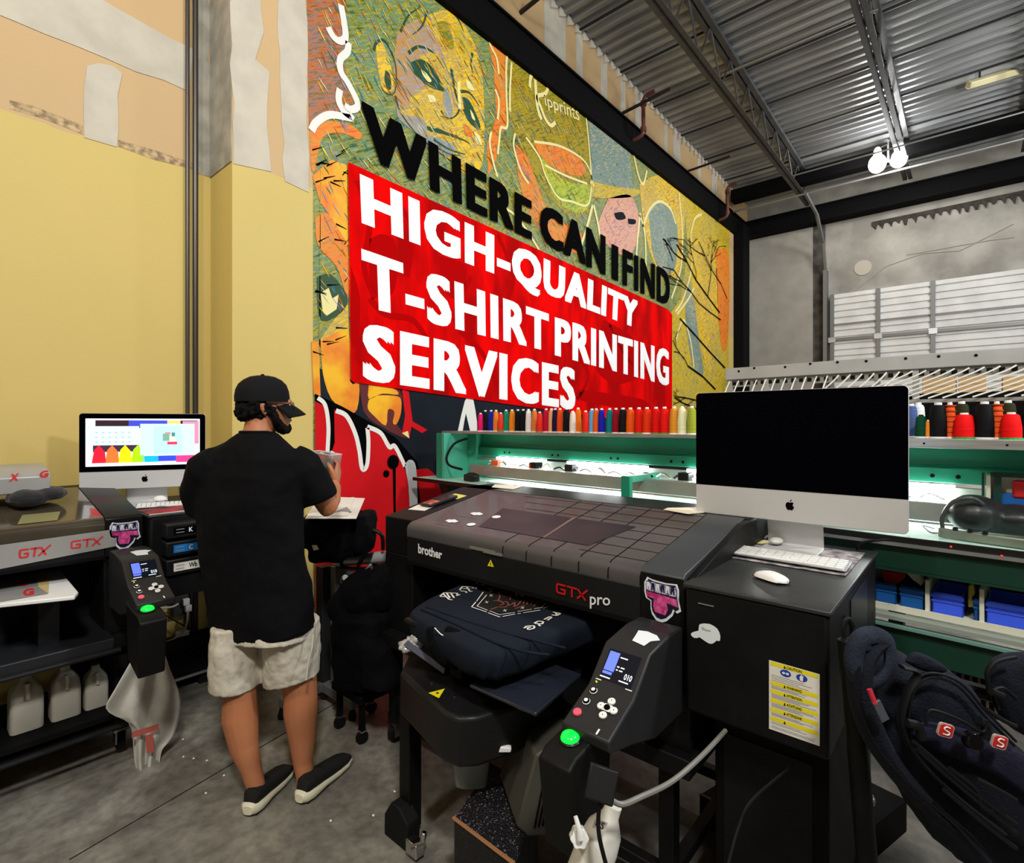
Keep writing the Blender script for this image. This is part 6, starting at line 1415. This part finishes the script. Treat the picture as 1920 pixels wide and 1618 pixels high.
# yellowish label under the garment
tag(MB().poly([pD(*p, 2.77) for p in ((585, 1022), (594, 1022), (598, 1030), (588, 1032))]).build('garment_label', mat('pale_label', (226, 220, 170), .6), solid=.001), 'small pale label peeking out beside the black draped garment', 'label')
# ---------------- items under the big printer
fm = thing('foam_block', 'glittery black foam block with a wooden edge on the floor under the printer', 'foam', tuple(pZ(900, 1590, .1)))
q = [pD(*p, 1.75) for p in ((845, 1535), (930, 1590), (990, 1700), (900, 1700), (820, 1620))]
fz = [pZ(850, 1535, .30), pZ(905, 1450, .30), pZ(1010, 1490, .30), pZ(965, 1622, .30)]
MB().prism([(p.x, p.y) for p in fz], .02, .30, 'z').build('foam', mat('glittery_foam', (12, 12, 18), .3, var=.5, vscale=120, bump=1.0, bscale=160), fm, world=True, bevel=.01)
MB().tube([fz[0] + Vector((0, 0, .003)), fz[3] + Vector((0, 0, .003))], .006, 6).build('wood_edge', mat('raw_wood_edge', (150, 104, 70), .7), fm, world=True)
gp = random.Random(5); gm = MB()
for k in range(260):
    u, v = gp.random(), gp.random(); p = (fz[0] * (1 - u) + fz[3] * u) * (1 - v) + (fz[1] * (1 - u) + fz[2] * u) * v
    s_ = gp.uniform(.0008, .002); gm.ball((p.x, p.y, .3015), (s_, s_ * 2, s_), 4, 3)
tag(gm.build('glitter', mat('silver_glitter', (190, 190, 205), .2, .6), fm, world=True), kind='stuff')
ac = thing('compressor_unit', 'grey beige plastic pump unit with a slatted vent under the printer', 'machine', tuple(pD(1030, 1480, 1.75)))
BG = mat('grey_beige_plastic', (70, 68, 60), .55, var=.1)
Ma = Matrix.Translation(pD(1040, 1480, 1.68)) @ Matrix.Rotation(YAW + R(14), 4, 'Z') @ Matrix.Rotation(R(12), 4, 'Y')
MB().prism([(-.10, -.12), (-.085, .10), (-.05, .125), (.10, .125), (.11, -.05), (.04, -.145), (-.06, -.15)], 0, .25, 'y', Ma).build('casing', BG, ac, world=True, bevel=.008)
for k in range(11): MB().box(-.045 + k * .013, -.039 + k * .013, -.003, .004, -.12 + .004 * k, .02, Ma).build('vent_slat', DARK, ac, world=True)
MB().box(-.03, .09, -.002, .004, .03, .075, Ma).build('front_recess', mat('recess_grey', (62, 61, 56), .6), ac, world=True)
jar = thing('clear_tub', 'clear greyish tub hanging under the platen base of the large printer', 'tub', tuple(pD(880, 1450, 1.9)))
MB().loft([ering(pD(883, 1405, 1.85), .068, .05, rgt, away, 16, .6), ering(pD(884, 1465, 1.85), .055, .04, rgt, away, 16, .6)]).build('tub_body', mat('cloudy_plastic', (150, 160, 160), .25, trans=.4), jar, world=True, smooth=True)
bt = thing('white_bottle', 'white wash bottle with a long spout and CS label at the bottom of the frame', 'bottle', tuple(pD(1120, 1590, 1.2)))
Mb = Matrix.Translation(pD(1127, 1570, 1.22)) @ Matrix.Rotation(YAW, 4, 'Z') @ Matrix.Rotation(R(22), 4, 'Y')
MB().lathe([(.03, -.16), (.045, -.12), (.046, -.02), (.04, .02), (.020, .055), (.018, .08)], 18, Mb).build('bottle_body', mat('milky_plastic', (222, 220, 212), .35), bt, world=True, smooth=True)
Mc = Matrix.Translation(pD(1086, 1576, 1.16)) @ Matrix.Rotation(YAW, 4, 'Z') @ Matrix.Rotation(R(-70), 4, 'X')
fl_ = []
for k in range(24):
    a = k * math.pi / 12; r = .019 * (1 + .10 * math.cos(6 * a)); fl_.append((r * math.cos(a), r * math.sin(a)))
MB().prism(fl_, -.03, .0, 'z', Matrix.Translation(pD(1087, 1574, 1.16)) @ Matrix.Rotation(YAW, 4, 'Z') @ Matrix.Rotation(R(70), 4, 'X')).build('cap', WHT, bt, world=True, bevel=.002)
MB().tube([pD(1088, 1572, 1.15), pD(1086, 1555, 1.15), pD(1079, 1530, 1.16)], [.008, .006, .0045], 10).build('spout', WHT, bt, world=True, smooth=True)
ql = [pD(*p, 1.155) for p in ((1110, 1551), (1134, 1560), (1140, 1543), (1116, 1535))]
MB().poly(ql).build('bottle_label', PAPER, bt, world=True, fix=False)
lettering('CS', [pD(*p, 1.153) for p in ((1115, 1549), (1131, 1555), (1134, 1544), (1118, 1539))], KPRINT, bt, bold=.01)
def cable(pts, r, m, label, nm='cable'):
    return tag(MB().tube(curve(pts, 8), r, 8).build(nm, m, smooth=True), label, 'cable')
GC = mat('grey_cable', (120, 118, 112), .4)
cable([pD(1140, 1495, 1.12), pD(1165, 1508, 1.12), pD(1200, 1495, 1.14), pD(1260, 1465, 1.2), pD(1315, 1418, 1.28), pD(1360, 1370, 1.4)], .006, GC, 'grey cable curving from the control console towards the dark cabinet')
cable([pD(1128, 1490, 1.12), pD(1122, 1530, 1.12), pD(1124, 1570, 1.11), pD(1136, 1620, 1.11)], .0045, RUBBER, 'black cable hanging down in front of the white bottle')
cable([pD(1480, 1440, 1.35), pD(1410, 1500, 1.3), pD(1385, 1550, 1.25), pD(1360, 1640, 1.2)], .004, RUBBER, 'thin black cable trailing to the floor under the cabinet')
cable([pD(1706, 1008, 1.95), pD(1618, 1010, 1.95) if False else pD(1612, 1020, 1.98), pD(1622, 1060, 1.96), pD(1632, 1130, 1.9), pD(1634, 1190, 1.85)], .005, RUBBER, 'black power cable hanging from the computer down the cabinet side')
tag(MB().box(-.030, .030, -.01, .02, -.034, .030, Matrix.Translation(pD(1128, 1468, 1.13)) @ Matrix.Rotation(YAW + R(-6), 4, 'Z') @ Matrix.Rotation(R(-28), 4, 'X') @ Matrix.Rotation(R(14), 4, 'Y')).build('cable_plate', BLK2, bevel=.003), 'small dark plate hanging below the control console over the bottle', 'plate')
tag(MB().prism([(-.02, -.006), (.02, -.006), (.022, .008), (-.012, .012)], 0, .02, 'y', Matrix.Translation(pD(946, 1408, 1.7)) @ Matrix.Rotation(YAW, 4, 'Z')).build('white_clip', WHT, bevel=.003), 'small white clip beside the beige pump unit', 'clip')
cl2 = thing('lever_clamp', 'chrome levelling clamp at the front foot of the large printer stand', 'clamp', tuple(pZ(780, 1590, .05)))
MB().box(-.03, .03, -.02, .02, 0, .05, Matrix.Translation(pZ(778, 1600, .02))).tube([pZ(790, 1588, .05), pZ(796, 1560, .10)], .012, 8).build('clamp_body', CHROME, cl2, world=True, bevel=.004)
MB().tube([pZ(770, 1590, .06), pZ(796, 1580, .07)], .010, 8).build('clamp_lever', CHROME, cl2, world=True, smooth=True)
lg2 = thing('front_post', 'thick black front post carrying the platen base of the large printer', 'post', (-1.55, 1.35, 0))
MB().box(-1.66, -1.60, 1.26, 1.32, .03, .52).build('post', BLK, lg2, world=True, bevel=.004)
MB().prism([(-1.70, .0), (-1.56, .0), (-1.56, .10), (-1.61, .14), (-1.66, .14), (-1.70, .08)], 1.22, 1.28, 'y').build('post_foot', RUBBER, lg2, world=True, bevel=.006)
fb2 = thing('floor_board', 'black board with a steel edge lying on the floor under the cabinet', 'board', (-.5, 1.7, 0))
q = [pZ(*p, .12) for p in ((1312, 1490), (1560, 1612), (1700, 1500), (1480, 1390))]
MB().prism([(p.x, p.y) for p in q], .0, .12, 'z').build('board', DARK, fb2, world=True)
MB().tube([q[0] + Vector((0, 0, .002)), q[1] + Vector((0, 0, .002))], .005, 6).build('steel_edge', mat('dull_edge', (90, 90, 90), .4, .5), fb2, world=True)
tag(MB().ball(pZ(1630, 1500, .13), (.02, .02, .02), 10, 8).ball(pZ(1622, 1492, .15), (.012, .012, .02), 8, 6).build('chrome_coupling', mat('crumpled_foil', (190, 190, 190), .25, .8), remesh=.004, disp=.03, dscale=.01), 'bright crumpled foil scrap on the dark board beside the backpack', 'scrap')
# plain dark box filling the black space beneath the main printer cabinet
db = thing('dark_fill_box', 'tall black box filling the dark space below the printer cabinet', 'case', (-.55, 1.95, 0))
MB().box(-.61, -.30, 1.66, 2.28, .13, .70).build('case_body', DARK, db, world=True, bevel=.006)
MB().box(-.58, -.34, 1.655, 1.66, .20, .62).build('fill_box_front', BLK, db, world=True)
# ---------------- left side: jugs, bag, outlet, cables
JG = mat('cloudy_white_jug', (176, 172, 160), .45, var=.1)
for k, (px_, py_, yy, s_, lab) in enumerate(((60, 1300, .37, 1.0, 'white plastic jug below the left work shelf, nearest the left edge'), (130, 1290, .50, .95, 'white plastic jug below the left work shelf, middle one'), (178, 1290, .61, .8, 'smaller white plastic jug below the left work shelf, beside the plastic bag'))):
    o = thing('plastic_jug', lab, 'jug', (-3.08, yy, .26), 0, 'white jugs on the lower board')
    s2 = s_
    MB().loft([[(x * s2, y * s2, z * s2) for x, y in rrect(-.055, .055, -.055, .055, .02)] for z in (0, .13)] + [[(x * s2 * f_, y * s2 * f_, z * s2) for x, y in rrect(-.055, .055, -.055, .055, .02)] for z, f_ in ((.17, .9), (.20, .55), (.215, .35), (.235, .33))]).build('jug_body', JG, o, bevel=.003)
    MB().tube([(.02 * s2, 0, .19 * s2), (.055 * s2, 0, .20 * s2), (.06 * s2, 0, .14 * s2)], .009 * s2, 8).build('jug_handle', JG, o, smooth=True)
lb = thing('lower_board', 'black lower board of the left stand carrying white jugs', 'shelf', (-3.1, .3, .24))
MB().box(-3.35, -2.93, -.4, .68, .235, .259).build('board', DARK, lb, world=True)
MB().tube([(-2.92, -.4, .20), (-2.92, .7, .20)], .012, 8).build('board_rail', BLK2, lb, world=True, smooth=True)
pb = thing('plastic_bag', 'thin whitish plastic bag with red marks hanging from the left printer stand', 'bag', tuple(pX(275, 1190, -2.86)))
PB = mat('thin_plastic_film', (206, 204, 194), .4, var=.12, vscale=9, alpha=.93, bump=.4, bscale=30)
def bagpt(x, y, off=0): p = pX(x, y, -2.86 + off); return p
L_ = [(278, 1185), (262, 1210), (225, 1275), (205, 1310), (192, 1328), (215, 1345), (245, 1350), (250, 1385), (250, 1430), (262, 1460), (262, 1508)]
R_ = [(304, 1175), (306, 1230), (330, 1280), (340, 1310), (338, 1345), (325, 1385), (305, 1402), (302, 1410), (298, 1440), (290, 1470), (292, 1498)]
vs = []; nn = len(L_); W8 = 14
rb = random.Random(3)
for i in range(nn):
    for j in range(W8 + 1):
        u = j / W8; x = L_[i][0] * (1 - u) + R_[i][0] * u; y = L_[i][1] * (1 - u) + R_[i][1] * u
        vs.append(bagpt(x, y, .035 * math.sin(u * math.pi * 5 + i * .5) * (.4 + .1 * i) * .6))
MB().add(vs, [(i * (W8 + 1) + j, i * (W8 + 1) + j + 1, (i + 1) * (W8 + 1) + j + 1, (i + 1) * (W8 + 1) + j) for i in range(nn - 1) for j in range(W8)]).build('film', PB, pb, world=True, solid=.0015, sub=1, fix=False)
RM = mat('faded_red_mark', (190, 96, 86), .6)
MB().poly([bagpt(x, y, .045) for x, y in ((247, 1372), (298, 1357), (297, 1368), (247, 1384))]).build('red_mark', RM, pb, world=True, fix=False)
MB().poly([bagpt(x, y, .045) for x, y in ((272, 1380), (287, 1374), (289, 1410), (275, 1412))]).build('red_mark', RM, pb, world=True, fix=False)
MB().poly([bagpt(x, y, .045) for x, y in ((264, 1508), (266, 1485), (272, 1480), (285, 1500))]).build('red_mark', RM, pb, world=True, fix=False)
cable([pX(262, 1150, -2.88), pX(278, 1180, -2.85), pX(296, 1208, -2.84), pX(304, 1190, -2.85), pX(296, 1165, -2.88)], .004, RUBBER, 'black cable looping below the left control panel')
ou = thing('power_outlet', 'dark wall outlet box with white plugs low on the yellow wall', 'outlet', tuple(pX(340, 1135, -3.73)))
a = pX(322, 1155, -3.72); b2 = pX(358, 1110, -3.72)
MB().box(-3.74, -3.69, a.y, b2.y, a.z, b2.z).build('outlet_box', mat('dark_outlet_box', (52, 50, 50), .5), ou, world=True, bevel=.004)
for x, y in ((348, 1128), (352, 1140)): p = pX(x, y, -3.68); MB().box(-3.69, -3.66, p.y - .018, p.y + .018, p.z - .02, p.z + .02).build('plug', WHT, ou, world=True, bevel=.004)
ps2 = thing('power_strip', 'white power adapter bundle hanging below the wall outlet', 'adapter', tuple(pX(342, 1190, -3.70)))
p = pX(342, 1188, -3.70); MB().box(-3.72, -3.67, p.y - .035, p.y + .03, p.z - .03, p.z + .02).build('adapter', WHT, ps2, world=True, bevel=.006)
WC = mat('white_cable', (200, 196, 186), .45)
cable([pX(352, 1145, -3.66), pX(350, 1170, -3.64), pX(338, 1190, -3.66), pX(310, 1205, -3.66)], .006, WC, 'white cable dropping from the wall plugs to the adapter')
cable([pX(300, 1140, -3.66), pX(322, 1138, -3.66), pX(334, 1132, -3.67)], .006, WC, 'short white cable entering the outlet box from the left')
cable([pX(356, 1080, -3.69), pX(358, 1130, -3.68), pX(360, 1190, -3.68), pX(378, 1216, -3.66)], .005, RUBBER, 'black cable running straight down past the wall outlet')
cable([pX(305, 1150, -3.68), pX(330, 1165, -3.66), pX(360, 1180, -3.66), pX(385, 1186, -3.66)], .004, RUBBER, 'thin black cable sagging across the wall under the outlet')
cable([pX(345, 905, -3.70), pX(352, 930, -3.69), pX(360, 950, -3.68)], .004, RUBBER, 'thin black cable on the wall behind the lit computer')
lb2 = thing('low_case', 'long low black case along the base of the yellow wall', 'case', (-3.5, 1.1, 0))
MB().box(-3.72, -3.50, .60, 1.32, .06, .26).build('case_body', DARK, lb2, world=True, bevel=.006)
MB().box(-3.50, -3.495, .62, 1.30, .07, .085).build('case_trim', ALU, lb2, world=True)
MB().box(-3.70, -3.52, .66, .72, 0, .06).box(-3.70, -3.52, 1.2, 1.26, 0, .06).build('case_foot', RUBBER, lb2, world=True)
# ---------------- backpacks
BKP = mat('navy_black_pack_fabric', (20, 24, 36), .85, var=.25, vscale=7, bump=.35, bscale=160, spec=.25)
BKL = mat('violet_grey_panel', (30, 29, 52), .8, var=.3, vscale=8, bump=.3, bscale=150, spec=.25)
BKE = mat('dark_piping', (9, 11, 16), .6, spec=.3)
def puff(pts, d, dep, m, name, parent, rings=(1, .97, .90, .76, .55, .3, .08), bulge=None, disp=0, smoothc=4):
    c2 = curve([Vector((x, y, 0)) for x, y in pts] + [Vector((pts[0][0], pts[0][1], 0))], smoothc)[:-1]
    cx = sum(p.x for p in c2) / len(c2); cy = sum(p.y for p in c2) / len(c2)
    R_ = [[pD(p.x, p.y, d + dep * .6) for p in c2]]
    for s_ in rings:
        hh = dep * math.sqrt(max(0, 1 - s_ ** 3.0))
        R_.append([pD(cx + (p.x - cx) * s_, cy + (p.y - cy) * s_, d - hh * .6) for p in c2])
    return MB().loft(R_).build(name, m, parent, world=True, smooth=True, sub=1, disp=disp, dscale=.06)
def piping(pts, d, r, m, name, parent): return MB().tube(curve([pD(x, y, d) for x, y in pts], 6), r, 8).build(name, m, parent, world=True, smooth=True)
bk = thing('backpack', 'large navy black backpack with two red emblems leaning at the lower right', 'backpack', tuple(pZ(1750, 1600, 0)))
puff([(1600, 1235), (1640, 1198), (1690, 1225), (1740, 1245), (1800, 1270), (1850, 1330), (1905, 1400), (1985, 1490), (2010, 1660), (1930, 1700), (1830, 1640), (1740, 1560), (1680, 1470), (1628, 1400), (1602, 1320)], 1.16, .10, BKP, 'main_compartment', bk, disp=.02)
puff([(1700, 1330), (1718, 1268), (1760, 1256), (1815, 1282), (1850, 1335), (1905, 1395), (1990, 1500), (1960, 1600), (1880, 1560), (1790, 1470), (1728, 1400)], 1.07, .05, BKP, 'front_pocket', bk, disp=.012)
puff([(1706, 1380), (1730, 1352), (1830, 1372), (1915, 1410), (1990, 1480), (1960, 1510), (1860, 1450), (1760, 1410)], 1.035, .03, BKL, 'emblem_panel', bk)
for pts in ([(1700, 1400), (1696, 1340), (1708, 1285), (1745, 1262), (1800, 1280), (1850, 1335), (1905, 1390)], [(1708, 1395), (1704, 1340), (1716, 1292), (1748, 1270), (1798, 1288), (1846, 1342), (1902, 1398)]): piping(pts, 1.025, .0025, BKE, 'piping', bk)
for pts in ([(1736, 1360), (1740, 1338), (1752, 1332), (1800, 1350), (1842, 1372), (1850, 1350)],): piping(pts, 1.0, .003, BKE, 'pocket_seam', bk)
for k, pts in enumerate(([(1712, 1390), (1770, 1440), (1830, 1490), (1905, 1545)], [(1718, 1402), (1776, 1455), (1836, 1505), (1905, 1562)], [(1830, 1460), (1870, 1480), (1905, 1500)], [(1770, 1480), (1840, 1540), (1905, 1590)])): piping(pts, 1.005, .004, BKE, 'zip_line', bk)
# padded strap rolling down the left side, top loop
st_ = [(1655, 1200), (1632, 1215), (1615, 1245), (1612, 1290), (1625, 1345), (1650, 1400), (1690, 1455), (1740, 1510), (1800, 1560), (1850, 1620)]
MB().tube(curve([pD(x, y, 1.06) for x, y in st_], 5), [.022 + .012 * math.sin(math.pi * i / 45) for i in range(46)], 12, flat=.6).build('padded_strap', BKP, bk, world=True, smooth=True)
piping([(1612, 1250), (1608, 1300), (1625, 1360), (1660, 1420), (1720, 1485), (1790, 1545), (1840, 1600)], 1.03, .003, BKE, 'piping', bk)
MB().tube(curve([pD(x, y, 1.05) for x, y in ((1612, 1275), (1600, 1240), (1612, 1200), (1640, 1190), (1665, 1205), (1668, 1245), (1650, 1275), (1625, 1285))], 6), .017, 10, flat=.55).build('top_loop', mat('grey_webbing', (40, 46, 60), .85, var=.3, vscale=20, bump=.3, bscale=200, spec=.2), bk, world=True, smooth=True)
MB().tube(curve([pD(x, y, 1.05) for x, y in ((1625, 1192), (1618, 1200), (1622, 1215))], 4), .012, 8).build('loop_end', mat('grey_webbing', (62, 68, 84)), bk, world=True, smooth=True)
puff([(1695, 1240), (1712, 1222), (1745, 1232), (1775, 1252), (1768, 1262), (1730, 1258)], 1.05, .02, BKP, 'top_flap', bk)
MB().tube(curve([pD(x, y, 1.02) for x, y in ((1690, 1250), (1720, 1262), (1700, 1300), (1690, 1360), (1720, 1420), (1790, 1490), (1880, 1560))], 6), [.010] * 37, 8, flat=.4).build('side_strap', BKE, bk, world=True, smooth=True)
MB().tube([pD(1630, 1292, 1.005), pD(1641, 1320, 1.0)], .0045, 8).build('zip_pull', mat('red_pull', (190, 40, 60), .5), bk, world=True, smooth=True)
MB().prism([(-.008, -.02), (.008, -.02), (.009, .02), (-.006, .02)], -.003, .003, 'y', Matrix.Translation(pD(1650, 1333, 1.0)) @ Matrix.Rotation(YAW, 4, 'Z') @ Matrix.Rotation(R(-28), 4, 'Y')).build('zip_toggle', mat('dark_silver_toggle', (90, 96, 104), .4, .4), bk, world=True, bevel=.001)
def emb(x, y, d, s_, par):
    M_ = Matrix.Translation(pD(x, y, d)) @ Matrix.Rotation(YAW, 4, 'Z') @ Matrix.Rotation(R(16), 4, 'Y')
    e_ = MB().prism(rrect(-.017 * s_, .017 * s_, -.0145 * s_, .0145 * s_, .006 * s_), -.001, .003, 'y', M_).build('red_emblem', mat('emblem_red', (190, 34, 30), .35), par, world=True, bevel=.001)
    MB().prism(rrect(-.019 * s_, .019 * s_, -.0165 * s_, .0165 * s_, .007 * s_), 0, .004, 'y', M_).build('emblem_rim', mat('emblem_rim', (200, 180, 176), .4, .3), e_, world=True)
    c = curve([M_ @ Vector((px_ * s_, -.0018, pz_ * s_)) for px_, pz_ in ((.006, .009), (-.003, .010), (-.008, .005), (-.003, .001), (.005, -.001), (.008, -.005), (.003, -.009), (-.007, -.008))], 4)
    MB().tube(c, .0016 * s_, 6).build('emblem_letter', WPRINT, e_, world=True)
emb(1774, 1370, .985, .74, bk); emb(1875, 1392, .985, .74, bk)
MB().lathe([(.016, 0), (.014, .012), (.013, .014)], 14, Matrix.Translation(pD(1818, 1386, .99)) @ Matrix.Rotation(YAW, 4, 'Z') @ Matrix.Rotation(R(80), 4, 'X')).build('round_port', mat('glossy_black', (6, 6, 7), .2), bk, world=True, smooth=True)
for pts, r in (([(1700, 1355), (1722, 1362), (1728, 1385)], .008), ([(1835, 1350), (1850, 1362), (1846, 1385)], .008), ([(1780, 1440), (1830, 1480), (1838, 1510), (1860, 1520)], .004), ([(1850, 1330), (1880, 1350), (1905, 1362)], .004)): piping(pts, 1.005, r, BKE, 'webbing', bk)
# black leg of a rack beside the backpack
rk = thing('backpack_rack', 'black tubular rack the backpacks hang on', 'rack', tuple(pZ(1620, 1620, 0)))
MB().tube([pD(1590, 1200, 1.25), pD(1600, 1330, 1.24), pD(1612, 1450, 1.24), pD(1628, 1640, 1.24), pD(1640, 2040, 1.24)], .022, 10).build('rack_leg', BLK, rk, world=True, smooth=True)
MB().tube(curve([pD(1590, 1215, 1.27), pD(1582, 1180, 1.27), pD(1590, 1160, 1.27), pD(1600, 1175, 1.27)], 5), .006, 8).build('rack_hook', BLK2, rk, world=True, smooth=True)
MB().tube([pD(1595, 1230, 1.3), pD(1960, 1330, 1.3)], .018, 8).build('rack_bar', BLK, rk, world=True, smooth=True)
b2 = thing('backpack', 'second navy backpack cut by the right edge behind the large one', 'backpack', tuple(pZ(1900, 1560, 0)))
puff([(1850, 1300), (1846, 1260), (1862, 1232), (1900, 1222), (1990, 1230), (2040, 1300), (2000, 1400), (1900, 1370)], 1.25, .07, BKP, 'main_compartment', b2, disp=.012)
for pts in ([(1856, 1310), (1852, 1268), (1868, 1242), (1905, 1232)], [(1872, 1330), (1862, 1300), (1880, 1290), (1905, 1310)]): piping(pts, 1.185, .004, BKE, 'piping', b2)
emb(1865, 1300, 1.17, .5, b2) if False else None
MB().tube([pD(1858, 1296, 1.17), pD(1880, 1306, 1.17)], .008, 8).build('webbing', BKE, b2, world=True, smooth=True)
